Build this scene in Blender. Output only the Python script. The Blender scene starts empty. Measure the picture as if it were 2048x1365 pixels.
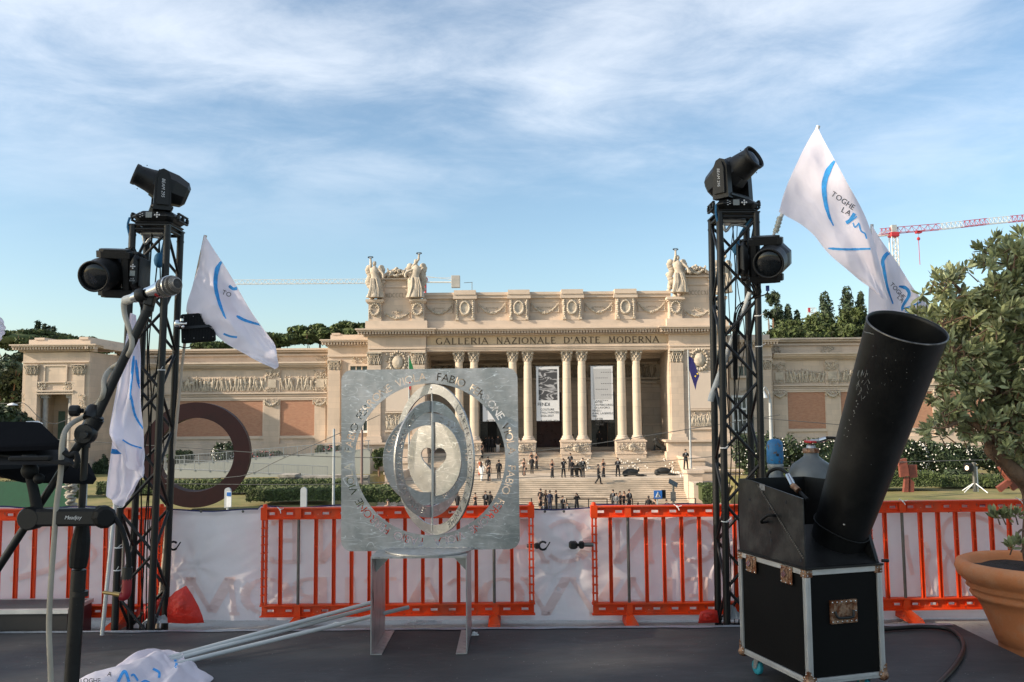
import bpy, math, random
from mathutils import Vector, Matrix, noise
from mathutils.bvhtree import BVHTree
R_ = math.radians
SC = bpy.context.scene
COL = SC.collection
V = Vector
# ------------------------------------------------------------------ camera
FPX = 1750.0
cam_d = bpy.data.cameras.new('camera')
cam = bpy.data.objects.new('camera', cam_d)
COL.objects.link(cam)
cam_d.sensor_width = 36.0
cam_d.lens = FPX / 2048 * 36.0
cam_d.clip_start = 0.05
cam_d.clip_end = 3000
CAMP = V((0, 0, 1.8))
CROT = Matrix.Rotation(math.pi / 2 + math.atan(0.08), 3, 'X') @ Matrix.Rotation(R_(-0.5), 3, 'Z')
cam.matrix_world = Matrix.Translation(CAMP) @ CROT.to_4x4()
SC.camera = cam
# ------------------------------------------------------------------ sky and sun
SUN_EL, SUN_AZ = R_(25), R_(-107)           # azimuth measured clockwise from +Y (the view direction)
sdir = V((math.sin(SUN_AZ) * math.cos(SUN_EL), math.cos(SUN_AZ) * math.cos(SUN_EL), math.sin(SUN_EL)))
W = bpy.data.worlds.new("World")
SC.world = W
W.use_nodes = True
nt = W.node_tree
nt.nodes.clear()
def wn(t, **k):
    n = nt.nodes.new(t)
    for a, b in k.items():
        setattr(n, a, b)
    return n
sky = wn('ShaderNodeTexSky', sky_type='NISHITA', sun_disc=False, sun_elevation=SUN_EL, sun_rotation=SUN_AZ)
sky.air_density = 1.0
sky.dust_density = 1.3
sky.ozone_density = 1.6
geo = wn('ShaderNodeTexCoord')
sep = wn('ShaderNodeSeparateXYZ')
nt.links.new(geo.outputs['Generated'], sep.inputs[0])
def wm(op, a, b=None, c=None):
    n = wn('ShaderNodeMath', operation=op)
    for i, v in enumerate((a, b, c)):
        if v is None: continue
        if isinstance(v, (int, float)): n.inputs[i].default_value = v
        else: nt.links.new(v, n.inputs[i])
    return n.outputs[0]
zc = wm('MAXIMUM', wm('ADD', sep.outputs[2], 0.10), 0.03)
cx = wm('DIVIDE', sep.outputs[0], zc)
cy = wm('DIVIDE', sep.outputs[1], zc)
cmb = wn('ShaderNodeCombineXYZ')
nt.links.new(cx, cmb.inputs[0]); nt.links.new(cy, cmb.inputs[1])
def cloud(loc, rot, scl, nscale, detail, rough, dist):
    mp = wn('ShaderNodeMapping')
    mp.inputs['Location'].default_value = loc
    mp.inputs['Rotation'].default_value = rot
    mp.inputs['Scale'].default_value = scl
    nt.links.new(cmb.outputs[0], mp.inputs[0])
    no = wn('ShaderNodeTexNoise')
    no.inputs['Scale'].default_value = nscale
    no.inputs['Detail'].default_value = detail
    no.inputs['Roughness'].default_value = rough
    no.inputs['Distortion'].default_value = dist
    nt.links.new(mp.outputs[0], no.inputs['Vector'])
    return no.outputs['Fac']
n1 = cloud((3.1, 0.4, 0), (0, 0, R_(24)), (0.85, 0.9, 1), 1.15, 9, 0.55, 0.30)
n2 = cloud((7.7, 1.9, 0), (0, 0, R_(-14)), (0.9, 1.3, 1), 3.0, 9, 0.66, 0.5)
mixn = wm('ADD', wm('MULTIPLY', n1, 0.72), wm('MULTIPLY', n2, 0.28))
rampc = wn('ShaderNodeMapRange', interpolation_type='SMOOTHSTEP')
rampc.inputs[1].default_value = 0.38
rampc.inputs[2].default_value = 0.68
nt.links.new(mixn, rampc.inputs[0])
alt = wn('ShaderNodeMapRange', interpolation_type='SMOOTHSTEP')   # the clouds are a high sheet, thin towards the horizon
alt.inputs[1].default_value = 0.15
alt.inputs[2].default_value = 0.38
nt.links.new(sep.outputs[2], alt.inputs[0])
cfac = wm('MULTIPLY', wm('MULTIPLY', rampc.outputs[0], alt.outputs[0]), 0.60)
skyt = wn('ShaderNodeMixRGB', blend_type='MULTIPLY')
skyt.inputs[0].default_value = 1.0
skyt.inputs[2].default_value = (0.95, 1.0, 0.97, 1)
nt.links.new(sky.outputs[0], skyt.inputs[1])
mix = wn('ShaderNodeMixRGB')
nt.links.new(cfac, mix.inputs[0])
nt.links.new(skyt.outputs[0], mix.inputs[1])
mix.inputs[2].default_value = (6.1, 6.3, 6.6, 1)
bg = wn('ShaderNodeBackground')
bg.inputs[1].default_value = 0.15
nt.links.new(mix.outputs[0], bg.inputs[0])
wo = wn('ShaderNodeOutputWorld')
nt.links.new(bg.outputs[0], wo.inputs[0])
sl = bpy.data.lights.new('sun', 'SUN')
sl.energy = 4.6
sl.angle = R_(0.6)
sl.color = (1.0, 0.85, 0.67)
so = bpy.data.objects.new('sun', sl)
COL.objects.link(so)
so.rotation_euler = (-sdir).to_track_quat('-Z', 'Y').to_euler()
so.location = (-30, -30, 40)
SC.view_settings.view_transform = 'Standard'
SC.view_settings.look = 'None'
SC.view_settings.gamma = 1
SC.view_settings.exposure = 0.5
SC.render.film_transparent = False
try:
    SC.cycles.max_bounces = 8
    SC.cycles.transparent_max_bounces = 12
except Exception:
    pass
# ------------------------------------------------------------------ pixel rays (full-size photo pixels) to real points
def ray(px, py):
    return CROT @ V(((px - 1024) / FPX, (682.5 - py) / FPX, -1))
def P(px, py, Y):
    d = ray(px, py)
    return CAMP + d * (Y / d.y)
def G(px, py, z=0.0):
    d = ray(px, py)
    return CAMP + d * ((z - CAMP.z) / d.z)
def rnd(a, b): return random.uniform(a, b)
random.seed(7)
# ------------------------------------------------------------------ materials
MATS = {}
def mat(name, col, rough=0.7, metal=0.0, var=0.12, vs=3.0, bump=0.0, bs=20.0, spec=0.5, coat=0.0, col2=None,
        c2s=2.0, c2lo=0.55, c2hi=0.7, stretch=(1, 1, 1), island=0.0, trans=0.0, extra=None):
    if name in MATS: return MATS[name]
    m = bpy.data.materials.new(name)
    m.use_nodes = True
    t = m.node_tree
    b = t.nodes['Principled BSDF']
    b.inputs['Roughness'].default_value = rough
    b.inputs['Metallic'].default_value = metal
    b.inputs['Specular IOR Level'].default_value = spec
    b.inputs['Coat Weight'].default_value = coat
    L = t.links.new
    tc = t.nodes.new('ShaderNodeTexCoord')
    mp = t.nodes.new('ShaderNodeMapping')
    mp.inputs['Scale'].default_value = stretch
    L(tc.outputs['Object'], mp.inputs[0])
    def noi(s, d=5, r=0.6):
        n = t.nodes.new('ShaderNodeTexNoise')
        n.inputs['Scale'].default_value = s
        n.inputs['Detail'].default_value = d
        n.inputs['Roughness'].default_value = r
        L(mp.outputs[0], n.inputs['Vector'])
        return n.outputs['Fac']
    def mixc(f, a, c, mode='MIX'):
        x = t.nodes.new('ShaderNodeMixRGB'); x.blend_type = mode
        for i, v in ((0, f), (1, a), (2, c)):
            if isinstance(v, (int, float)): x.inputs[i].default_value = v
            elif isinstance(v, tuple): x.inputs[i].default_value = (v[0], v[1], v[2], 1)
            else: L(v, x.inputs[i])
        return x.outputs[0]
    n = noi(vs)
    rp = t.nodes.new('ShaderNodeMapRange')
    rp.inputs[1].default_value = 0.3; rp.inputs[2].default_value = 0.7
    rp.inputs[3].default_value = 1 - var; rp.inputs[4].default_value = 1 + var
    L(n, rp.inputs[0])
    cc = mixc(1.0, col, rp.outputs[0], 'MULTIPLY')
    if col2:
        n2 = noi(c2s, 8, 0.7)
        r2 = t.nodes.new('ShaderNodeMapRange')
        r2.inputs[1].default_value = c2lo; r2.inputs[2].default_value = c2hi
        L(n2, r2.inputs[0])
        cc = mixc(r2.outputs[0], cc, col2)
    if island:
        g = t.nodes.new('ShaderNodeNewGeometry')
        r3 = t.nodes.new('ShaderNodeMapRange')
        r3.inputs[3].default_value = 1 - island; r3.inputs[4].default_value = 1 + island
        L(g.outputs['Random Per Island'], r3.inputs[0])
        cc = mixc(1.0, cc, r3.outputs[0], 'MULTIPLY')
    if extra: cc = extra(t, L, tc, mp, cc, mixc, b)
    L(cc, b.inputs['Base Color'])
    rr = t.nodes.new('ShaderNodeMapRange')
    rr.inputs[3].default_value = max(0.02, rough - 0.1); rr.inputs[4].default_value = min(1, rough + 0.1)
    L(n, rr.inputs[0]); L(rr.outputs[0], b.inputs['Roughness'])
    if bump:
        bn = t.nodes.new('ShaderNodeBump')
        bn.inputs['Strength'].default_value = bump
        bn.inputs['Distance'].default_value = 0.02
        L(noi(bs, 6), bn.inputs['Height']); L(bn.outputs[0], b.inputs['Normal'])
    if trans:
        tr = t.nodes.new('ShaderNodeBsdfTranslucent')
        L(cc, tr.inputs[0])
        ms = t.nodes.new('ShaderNodeMixShader'); ms.inputs[0].default_value = trans
        L(b.outputs[0], ms.inputs[1]); L(tr.outputs[0], ms.inputs[2])
        L(ms.outputs[0], t.nodes['Material Output'].inputs[0])
    MATS[name] = m
    return m
def ashlar(bw, bh, mort, dark):
    def f(t, L, tc, mp, cc, mixc, b):
        sp = t.nodes.new('ShaderNodeSeparateXYZ'); L(tc.outputs['Object'], sp.inputs[0])
        ad = t.nodes.new('ShaderNodeMath'); ad.operation = 'ADD'
        L(sp.outputs[0], ad.inputs[0]); L(sp.outputs[1], ad.inputs[1])
        cb = t.nodes.new('ShaderNodeCombineXYZ'); L(ad.outputs[0], cb.inputs[0]); L(sp.outputs[2], cb.inputs[1])
        br = t.nodes.new('ShaderNodeTexBrick')
        br.inputs['Scale'].default_value = 1.0
        br.inputs['Brick Width'].default_value = bw
        br.inputs['Row Height'].default_value = bh
        br.inputs['Mortar Size'].default_value = mort
        br.inputs['Color1'].default_value = (0.92, 0.92, 0.92, 1)
        br.inputs['Color2'].default_value = (1.06, 1.04, 1.02, 1)
        br.inputs['Mortar'].default_value = (dark, dark, dark, 1)
        L(cb.outputs[0], br.inputs[0])
        return mixc(1.0, cc, br.outputs[0], 'MULTIPLY')
    return f
def brickx(t, L, tc, mp, cc, mixc, b):
    sp = t.nodes.new('ShaderNodeSeparateXYZ'); L(tc.outputs['Object'], sp.inputs[0])
    cb = t.nodes.new('ShaderNodeCombineXYZ'); L(sp.outputs[0], cb.inputs[0]); L(sp.outputs[2], cb.inputs[1])
    br = t.nodes.new('ShaderNodeTexBrick')
    br.inputs['Scale'].default_value = 1.0
    br.inputs['Brick Width'].default_value = 0.30
    br.inputs['Row Height'].default_value = 0.085
    br.inputs['Mortar Size'].default_value = 0.008
    br.inputs['Color1'].default_value = (0.36, 0.165, 0.095, 1)
    br.inputs['Color2'].default_value = (0.45, 0.24, 0.14, 1)
    br.inputs['Mortar'].default_value = (0.40, 0.28, 0.21, 1)
    L(cb.outputs[0], br.inputs[0])
    return mixc(0.75, cc, br.outputs[0])
def lines(t, L, tc, mp, cc, mixc, b):      # scratched galvanised steel: fine bright scratches over a mottled zinc skin
    out = cc
    for k, (rot, sc, st, w, loc) in enumerate(((0.55, 2.0, (1, 1, 6), .007, 1), (-0.5, 2.2, (1, 1, 5), .006, 4), (0.75, 2.6, (1, 1, 6), .007, 23),
                                              (1.0, 2.6, (1, 1, 5), .006, 9), (0.4, 3.4, (1, 1, 1.5), .006, 13), (-1.1, 3.0, (1, 1, 4), .006, 17))):
        m2 = t.nodes.new('ShaderNodeMapping')
        m2.inputs['Rotation'].default_value = (0, rot, 0)
        m2.inputs['Scale'].default_value = st
        m2.inputs['Location'].default_value = (loc, loc, loc)
        L(tc.outputs['Object'], m2.inputs[0])
        n = t.nodes.new('ShaderNodeTexNoise'); n.inputs['Scale'].default_value = sc; n.inputs['Detail'].default_value = 1.5
        L(m2.outputs[0], n.inputs['Vector'])
        a = t.nodes.new('ShaderNodeMath'); a.operation = 'SUBTRACT'; L(n.outputs['Fac'], a.inputs[0]); a.inputs[1].default_value = 0.5
        c = t.nodes.new('ShaderNodeMath'); c.operation = 'ABSOLUTE'; L(a.outputs[0], c.inputs[0])
        d = t.nodes.new('ShaderNodeMapRange'); d.inputs[1].default_value = 0; d.inputs[2].default_value = w
        d.inputs[3].default_value = 0.7; d.inputs[4].default_value = 0
        L(c.outputs[0], d.inputs[0])
        n3 = t.nodes.new('ShaderNodeTexNoise'); n3.inputs['Scale'].default_value = 5 + k; n3.inputs['Detail'].default_value = 5
        L(m2.outputs[0], n3.inputs['Vector'])
        e = t.nodes.new('ShaderNodeMapRange'); e.inputs[1].default_value = 0.48; e.inputs[2].default_value = 0.60
        L(n3.outputs['Fac'], e.inputs[0])
        f = t.nodes.new('ShaderNodeMath'); f.operation = 'MULTIPLY'; L(d.outputs[0], f.inputs[0]); L(e.outputs[0], f.inputs[1])
        out = mixc(f.outputs[0], out, (0.93, 0.94, 0.95))
    return out
def grime(t, L, tc, mp, cc, mixc, b):      # grey handling dirt and pale scratches on moulded plastic
    out = cc
    for sc, lo, hi, k, col in ((3.5, .55, .72, .55, (.30, .10, .06)), (26, .62, .70, .6, (.16, .06, .04)), (60, .70, .74, .7, (.75, .45, .35))):
        n = t.nodes.new('ShaderNodeTexNoise'); n.inputs['Scale'].default_value = sc; n.inputs['Detail'].default_value = 6; L(tc.outputs['Object'], n.inputs['Vector'])
        e = t.nodes.new('ShaderNodeMapRange'); e.inputs[1].default_value = lo; e.inputs[2].default_value = hi; e.inputs[4].default_value = k; L(n.outputs['Fac'], e.inputs[0])
        out = mixc(e.outputs[0], out, col)
    return out
def scuffs(t, L, tc, mp, cc, mixc, b):     # dust specks, drag marks and trodden patches on the rubber mat
    out = cc
    for rot, sc, st, w, lo, hi, col in ((.4, 1.6, (1, 6, 1), .004, .52, .60, .16), (-.5, 2.3, (1, 7, 1), .004, .52, .60, .14), (1.2, 1.3, (1, 5, 1), .004, .5, .6, .12)):
        m2 = t.nodes.new('ShaderNodeMapping'); m2.inputs['Rotation'].default_value = (0, 0, rot); m2.inputs['Scale'].default_value = st; L(tc.outputs['Object'], m2.inputs[0])
        n = t.nodes.new('ShaderNodeTexNoise'); n.inputs['Scale'].default_value = sc; n.inputs['Detail'].default_value = 2; L(m2.outputs[0], n.inputs['Vector'])
        a = t.nodes.new('ShaderNodeMath'); a.operation = 'SUBTRACT'; L(n.outputs['Fac'], a.inputs[0]); a.inputs[1].default_value = .5
        c = t.nodes.new('ShaderNodeMath'); c.operation = 'ABSOLUTE'; L(a.outputs[0], c.inputs[0])
        d = t.nodes.new('ShaderNodeMapRange'); d.inputs[1].default_value = 0; d.inputs[2].default_value = w; d.inputs[3].default_value = .5; d.inputs[4].default_value = 0; L(c.outputs[0], d.inputs[0])
        n3 = t.nodes.new('ShaderNodeTexNoise'); n3.inputs['Scale'].default_value = 3; L(tc.outputs['Object'], n3.inputs['Vector'])
        e = t.nodes.new('ShaderNodeMapRange'); e.inputs[1].default_value = lo; e.inputs[2].default_value = hi; L(n3.outputs['Fac'], e.inputs[0])
        f = t.nodes.new('ShaderNodeMath'); f.operation = 'MULTIPLY'; L(d.outputs[0], f.inputs[0]); L(e.outputs[0], f.inputs[1])
        out = mixc(f.outputs[0], out, (col, col, col))
    for sc, r0, r1, col in ((28, .10, .14, .33), (9, .035, .05, .45), (70, .12, .2, .13)):
        v = t.nodes.new('ShaderNodeTexVoronoi'); v.inputs['Scale'].default_value = sc; L(tc.outputs['Object'], v.inputs['Vector'])
        d = t.nodes.new('ShaderNodeMapRange'); d.inputs[1].default_value = r0; d.inputs[2].default_value = r1; d.inputs[3].default_value = .8; d.inputs[4].default_value = 0; L(v.outputs['Distance'], d.inputs[0])
        n4 = t.nodes.new('ShaderNodeTexNoise'); n4.inputs['Scale'].default_value = sc * .21; L(tc.outputs['Object'], n4.inputs['Vector'])
        e = t.nodes.new('ShaderNodeMapRange'); e.inputs[1].default_value = .60; e.inputs[2].default_value = .63; L(n4.outputs['Fac'], e.inputs[0])
        f = t.nodes.new('ShaderNodeMath'); f.operation = 'MULTIPLY'; L(d.outputs[0], f.inputs[0]); L(e.outputs[0], f.inputs[1])
        out = mixc(f.outputs[0], out, (col, col, col * .95))
    return out
STONE = mat('stone', (0.57, 0.46, 0.36), .85, var=.13, vs=.5, bump=.25, bs=6, col2=(.41, .34, .265), c2s=.35, c2lo=.52, c2hi=.78, stretch=(1, 1, .35), extra=ashlar(1.9, .62, .018, .86))
STONE_C = mat('carved_stone', (0.50, 0.43, 0.34), .9, var=.22, vs=1.6, bump=.5, bs=9, col2=(.27, .23, .18), c2s=2.2, c2lo=.5, c2hi=.8)
STONE_T = mat('trim_stone', (0.58, 0.47, 0.37), .85, var=.10, vs=.8, bump=.2, bs=8, col2=(.40, .34, .27), c2s=.6, c2lo=.55, c2hi=.8, stretch=(.5, 1, 1))
STONE_F = mat('frieze_stone', (0.56, 0.42, 0.27), .85, var=.15, vs=.5, bump=.2, col2=(.44, .34, .22), c2s=.5)
STONE_P = mat('plaster', (0.60, 0.50, 0.41), .9, var=.04, vs=.6)
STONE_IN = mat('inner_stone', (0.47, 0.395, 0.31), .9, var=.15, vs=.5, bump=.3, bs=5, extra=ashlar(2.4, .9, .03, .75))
STONE_COL = mat('column_stone', (0.60, 0.50, 0.385), .75, var=.10, vs=.7, bump=.15, stretch=(1, 1, .6), extra=ashlar(40, 1.55, .02, .78))
STEP = mat('step_stone', (0.55, 0.46, 0.36), .9, var=.22, vs=.35, bump=.3, bs=3, col2=(.37, .31, .24), c2s=.5, c2lo=.45, c2hi=.7, stretch=(1, 1, 2))
MOSS = mat('weathered_stone', (.36, .33, .28), .95, var=.25, vs=1.5, bump=.6, bs=6, col2=(.14, .13, .11), c2s=1.2, c2lo=.45, c2hi=.65)
BRICK = mat('brick', (0.44, 0.215, 0.14), .9, var=.25, vs=1.4, bump=.4, bs=14, col2=(.38, .15, .09), c2s=3, c2lo=.5, c2hi=.7, extra=brickx)
DARKIN = mat('dark_interior', (.02, .018, .016), .8)
GLASS = mat('window_glass', (.03, .045, .045), .12, spec=.8, var=.3)
GREENG = mat('green_shutter', (.10, .17, .13), .4, var=.2)
DOORM = mat('door_wood', (.045, .015, .010), .55, var=.3, vs=2)
BLACKM = mat('black_metal', (.009, .009, .009), .42, metal=.0, spec=.35, var=.25, vs=6, bump=.08, bs=60, col2=(.10, .10, .10), c2s=38, c2lo=.70, c2hi=.76)
BLACKP = mat('black_plastic', (.010, .010, .010), .45, spec=.35, var=.18, vs=8, bump=.08, bs=180)
BLACKD = mat('matt_black', (.006, .006, .006), .65, spec=.25, var=.2, vs=8)
BLACKT = mat('black_tube', (.007, .007, .007), .45, metal=.0, spec=.35, var=.5, vs=2.5, bump=.12, bs=8, col2=(.020, .020, .019), c2s=4, c2lo=.5, c2hi=.78)
SPECK = mat('scuffed_black', (.006, .006, .006), .42, spec=.4, var=.3, vs=3, bump=.08, bs=30, col2=(.35, .35, .33), c2s=45, c2lo=.745, c2hi=.775)
PLYB = mat('painted_ply', (.004, .004, .004), .6, spec=.12, var=.2, vs=3, bump=.05, bs=60, col2=(.2, .2, .2), c2s=30, c2lo=.76, c2hi=.79)
GALV = mat('galvanised_steel', (.46, .445, .43), .40, metal=.72, var=.28, vs=3.5, bump=.16, bs=9, col2=(.28, .295, .285), c2s=2.4, c2lo=.45, c2hi=.65, extra=lines)
GALV2 = mat('plain_steel', (.46, .46, .45), .40, metal=.75, var=.14, vs=4, bump=.05, bs=30, col2=(.24, .24, .25), c2s=6, c2lo=.5, c2hi=.7, stretch=(3, 3, .6))
ALU = mat('aluminium', (.55, .55, .54), .42, metal=.55, var=.12, vs=5, bump=.1, bs=70)
RUSTY = mat('rusty_steel', (.32, .20, .13), .5, metal=.6, var=.3, vs=30, bump=.3, bs=90, col2=(.14, .045, .015), c2s=22, c2lo=.45, c2hi=.58)
CHROME = mat('chrome', (.62, .62, .62), .16, metal=1.0, var=.06)
ORANGE = mat('orange_plastic', (.78, .062, .006), .5, spec=.3, extra=grime, var=.14, vs=2, bump=.10, bs=30, col2=(.55, .10, .035), c2s=4.0, c2lo=.5, c2hi=.72, stretch=(1, 1, .4))
STEELP = mat('steel_pole', (.16, .155, .14), .45, metal=.6, var=.25, vs=9)
CLOTH = mat('white_cloth', (.87, .81, .88), .85, var=.03, vs=5, bump=.35, bs=11, trans=.35)
BLUE = mat('blue_print', (.035, .29, .68), .8, var=.25, vs=22)
INK = mat('black_print', (.02, .02, .025), .8)
TERRA = mat('terracotta', (.70, .24, .085), .8, var=.13, vs=2.5, bump=.25, bs=50, col2=(.66, .33, .17), c2s=3.4, c2lo=.48, c2hi=.72)
SOIL = mat('soil', (.035, .025, .018), .95, var=.5, vs=30, bump=1, bs=40)
BARK = mat('bark', (.17, .105, .065), .9, var=.4, vs=10, bump=1, bs=40, col2=(.26, .12, .05), c2s=6, stretch=(1, 1, .4))
OLIVE = mat('olive_leaf', (.30, .325, .16), .38, var=.25, vs=6, island=.6, trans=.15)
LEAFD = mat('dark_leaf', (.035, .055, .022), .7, var=.4, vs=1.2, island=.6)
LEAFP = mat('pine_leaf', (.065, .088, .024), .8, var=.35, vs=.6, island=.5)
LEAFH = mat('hedge_leaf', (.060, .082, .022), .7, var=.3, vs=1.5, island=.6)
PETAL = mat('white_petal', (.75, .72, .66), .7)
PETALP = mat('pink_petal', (.55, .16, .16), .7)
CORTEN = mat('rust_red_steel', (.034, .0085, .0075), .7, metal=.2, var=.25, vs=.8, bump=.1, bs=4, col2=(.024, .007, .006), c2s=1)
REDSC = mat('red_weathered_steel', (.20, .055, .035), .7, var=.3, vs=2)
BRONZE = mat('dark_bronze', (.022, .023, .022), .6, metal=.3, var=.3, vs=3, bump=.8, bs=5)
def addgrass(t, L, tc, mp, cc, mixc, b): return cc
GRASS = mat('grass', (.16, .155, .045), .95, var=.3, vs=.6, bump=1.0, bs=8, col2=(.27, .21, .085), c2s=.35, c2lo=.42, c2hi=.66)
ASPH = mat('asphalt', (.05, .05, .052), .9, var=.2, vs=1, bump=.4, bs=30)
PAVE = mat('paving', (.36, .34, .32), .9, var=.15, vs=3, bump=.6, bs=60, col2=(.24, .22, .2), c2s=12, c2lo=.55, c2hi=.68)
MATF = mat('stage_mat', (.046, .047, .048), .58, spec=.3, extra=scuffs, var=.30, vs=1.4, bump=.18, bs=14, col2=(.085, .083, .083), c2s=1.3, c2lo=.48, c2hi=.70, stretch=(.5, 1, 1))
TAPE = mat('silver_tape', (.30, .34, .38), .4, metal=.3, var=.2, vs=12, bump=.6, bs=30)
GREYP = mat('grey_plastic_sheet', (.45, .48, .5), .4, var=.2, vs=12, trans=.3)
REDBAG = mat('red_plastic', (.72, .035, .02), .35, var=.15, vs=8, bump=1.0, bs=14, trans=.25)
POLEW = mat('grey_tube', (.50, .51, .50), .5, var=.06, vs=6)
CABW = mat('off_white_cable', (.34, .30, .24), .6, var=.12, vs=20)
RED = mat('red_enamel', (.42, .02, .02), .4)
BLUEC = mat('chipped_blue_paint', (.02, .16, .36), .5, var=.3, vs=8, col2=(.10, .075, .06), c2s=24, c2lo=.55, c2hi=.60, bump=.3, bs=40)
CYL = mat('grey_cylinder_paint', (.12, .13, .13), .4, metal=.2, var=.15, vs=6, col2=(.12, .06, .035), c2s=30, c2lo=.68, c2hi=.72)
BRASS = mat('brass', (.50, .33, .13), .35, metal=.9)
TEAL = mat('teal_rubber', (.02, .25, .33), .6)
CRANEW = mat('crane_paint', (.62, .62, .58), .6)
CRANER = mat('crane_red', (.45, .03, .04), .6)
CONC = mat('concrete', (.40, .38, .34), .9, var=.15, vs=.4)
RAMP = mat('ramp_panel', (.33, .34, .31), .8, var=.06, vs=.3)
RAILM = mat('rail_steel', (.28, .30, .31), .5, metal=.4)
POSTG = mat('grey_post', (.38, .40, .40), .6)
SIGNB = mat('sign_blue', (.02, .13, .42), .5)
WHITE = mat('white_paint', (.75, .75, .73), .6)
SKIN = mat('skin', (.42, .25, .17), .6, var=.05)
HAIR = mat('dark_hair', (.018, .012, .009), .6)
HAIRB = mat('brown_hair', (.10, .055, .03), .6)
SUIT = mat('black_suit', (.012, .012, .014), .8)
NAVY = mat('navy_suit', (.015, .022, .05), .8)
GREYS = mat('grey_suit', (.13, .13, .13), .8)
SHIRT = mat('white_shirt', (.7, .7, .7), .8)
ORD = mat('orange_dress', (.45, .10, .035), .8)
SHOE = mat('black_shoe', (.01, .01, .01), .35)
LENS = mat('lens_glass', (.010, .012, .014), .10, spec=.4, coat=.0, var=.4, vs=12)
# ------------------------------------------------------------------ object helpers
LOC = {}
def setp(o, label=None, cat=None, group=None, kind=None):
    for k, v in (('label', label), ('category', cat), ('group', group), ('kind', kind)):
        if v: o[k] = v
    return o
def thing(name, loc, label, cat, group=None):
    o = bpy.data.objects.new(name, None)
    o.empty_display_size = 0.1
    COL.objects.link(o)
    o.location = loc
    LOC[o] = V(loc)
    return setp(o, label, cat, group)
def copy_tree(o, parent=None):
    c = o.copy(); COL.objects.link(c)
    if parent: c.parent = parent
    for ch in list(o.children): copy_tree(ch, c)
    return c
class MB:
    def __init__(s): s.v = []; s.f = []; s.sm = []
    def add(s, vs, fs, smooth=False, M=None):
        n = len(s.v)
        s.v += [tuple((M @ V(p)) if M else p) for p in vs]
        s.f += [tuple(i + n for i in f) for f in fs]
        s.sm += [smooth] * len(fs)
        return s
    def box(s, x0, x1, y0, y1, z0, z1, M=None):
        return s.add([(x0, y0, z0), (x1, y0, z0), (x1, y1, z0), (x0, y1, z0), (x0, y0, z1), (x1, y0, z1), (x1, y1, z1), (x0, y1, z1)],
                     [(0, 3, 2, 1), (4, 5, 6, 7), (0, 1, 5, 4), (1, 2, 6, 5), (2, 3, 7, 6), (3, 0, 4, 7)], False, M)
    def cbox(s, x0, x1, y0, y1, z0, z1, c, M=None):   # box chamfered round its vertical and top/bottom edges
        def ring(z, i):
            return [(x0 + c + i, y0 + i, z), (x1 - c - i, y0 + i, z), (x1 - i, y0 + c + i, z), (x1 - i, y1 - c - i, z),
                    (x1 - c - i, y1 - i, z), (x0 + c + i, y1 - i, z), (x0 + i, y1 - c - i, z), (x0 + i, y0 + c + i, z)]
        h = min(c, abs(z1 - z0) * .45)
        rs = [ring(z0, h), ring(z0 + h, 0), ring(z1 - h, 0), ring(z1, h)]
        return s.loft(rs, True, True, False, M)
    def loft(s, rings, closed=True, caps=True, smooth=True, M=None):
        n = len(rings[0]); vs = [p for r in rings for p in r]; fs = []
        for i in range(len(rings) - 1):
            for j in range(n if closed else n - 1):
                k = (j + 1) % n
                fs.append((i * n + j, i * n + k, (i + 1) * n + k, (i + 1) * n + j))
        s.add(vs, fs, smooth, M)
        if caps and closed:
            s.add(list(rings[0]), [tuple(reversed(range(n)))], False, M)
            s.add(list(rings[-1]), [tuple(range(n))], False, M)
        return s
    def lathe(s, prof, M=None, n=24, smooth=True, caps=True, a0=0):
        rings = [[(r * math.cos(a0 + 2 * math.pi * j / n), r * math.sin(a0 + 2 * math.pi * j / n), z) for j in range(n)] for r, z in prof]
        return s.loft(rings, True, caps, smooth, M)
    def tube(s, a, b, r, r2=None, n=10, caps=True):
        a = V(a); b = V(b); d = b - a
        if d.length < 1e-6: return s
        q = d.to_track_quat('Z', 'Y').to_matrix().to_4x4()
        return s.lathe([(r, 0), (r if r2 is None else r2, d.length)], Matrix.Translation(a) @ q, n, True, caps)
    def path(s, pts, r, n=8, sub=0, caps=True):
        pts = [V(p) for p in pts]
        if sub: pts = [cr(pts, i / sub / (len(pts) - 1) * 1.0) for i in range(sub * (len(pts) - 1) + 1)]
        rings = []; up = None
        for i, p in enumerate(pts):
            t = (pts[min(i + 1, len(pts) - 1)] - pts[max(i - 1, 0)]).normalized()
            if up is None: up = t.orthogonal().normalized()
            up = (up - t * up.dot(t)).normalized()
            sd = t.cross(up)
            rr = r(i / (len(pts) - 1)) if callable(r) else r
            rings.append([tuple(p + (up * math.cos(2 * math.pi * j / n) + sd * math.sin(2 * math.pi * j / n)) * rr) for j in range(n)])
        return s.loft(rings, True, caps, True)
    def blob(s, c, rx, ry, rz, n=8, m=5, M=None):
        rings = []
        for i in range(m + 1):
            a = -math.pi / 2 + math.pi * (i + .02) / (m + .04)
            rings.append([(c[0] + rx * math.cos(a) * math.cos(2 * math.pi * j / n), c[1] + ry * math.cos(a) * math.sin(2 * math.pi * j / n), c[2] + rz * math.sin(a)) for j in range(n)])
        return s.loft(rings, True, True, True, M)
    def prism(s, poly, d, M=None, smooth=False):       # polygon (3D points) pushed along d
        n = len(poly); d = V(d)
        a = [V(p) for p in poly]; b = [p + d for p in a]
        return s.add([tuple(p) for p in a + b], [tuple(reversed(range(n))), tuple(range(n, 2 * n))] + [(j, (j + 1) % n, n + (j + 1) % n, n + j) for j in range(n)], smooth, M)
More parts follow.
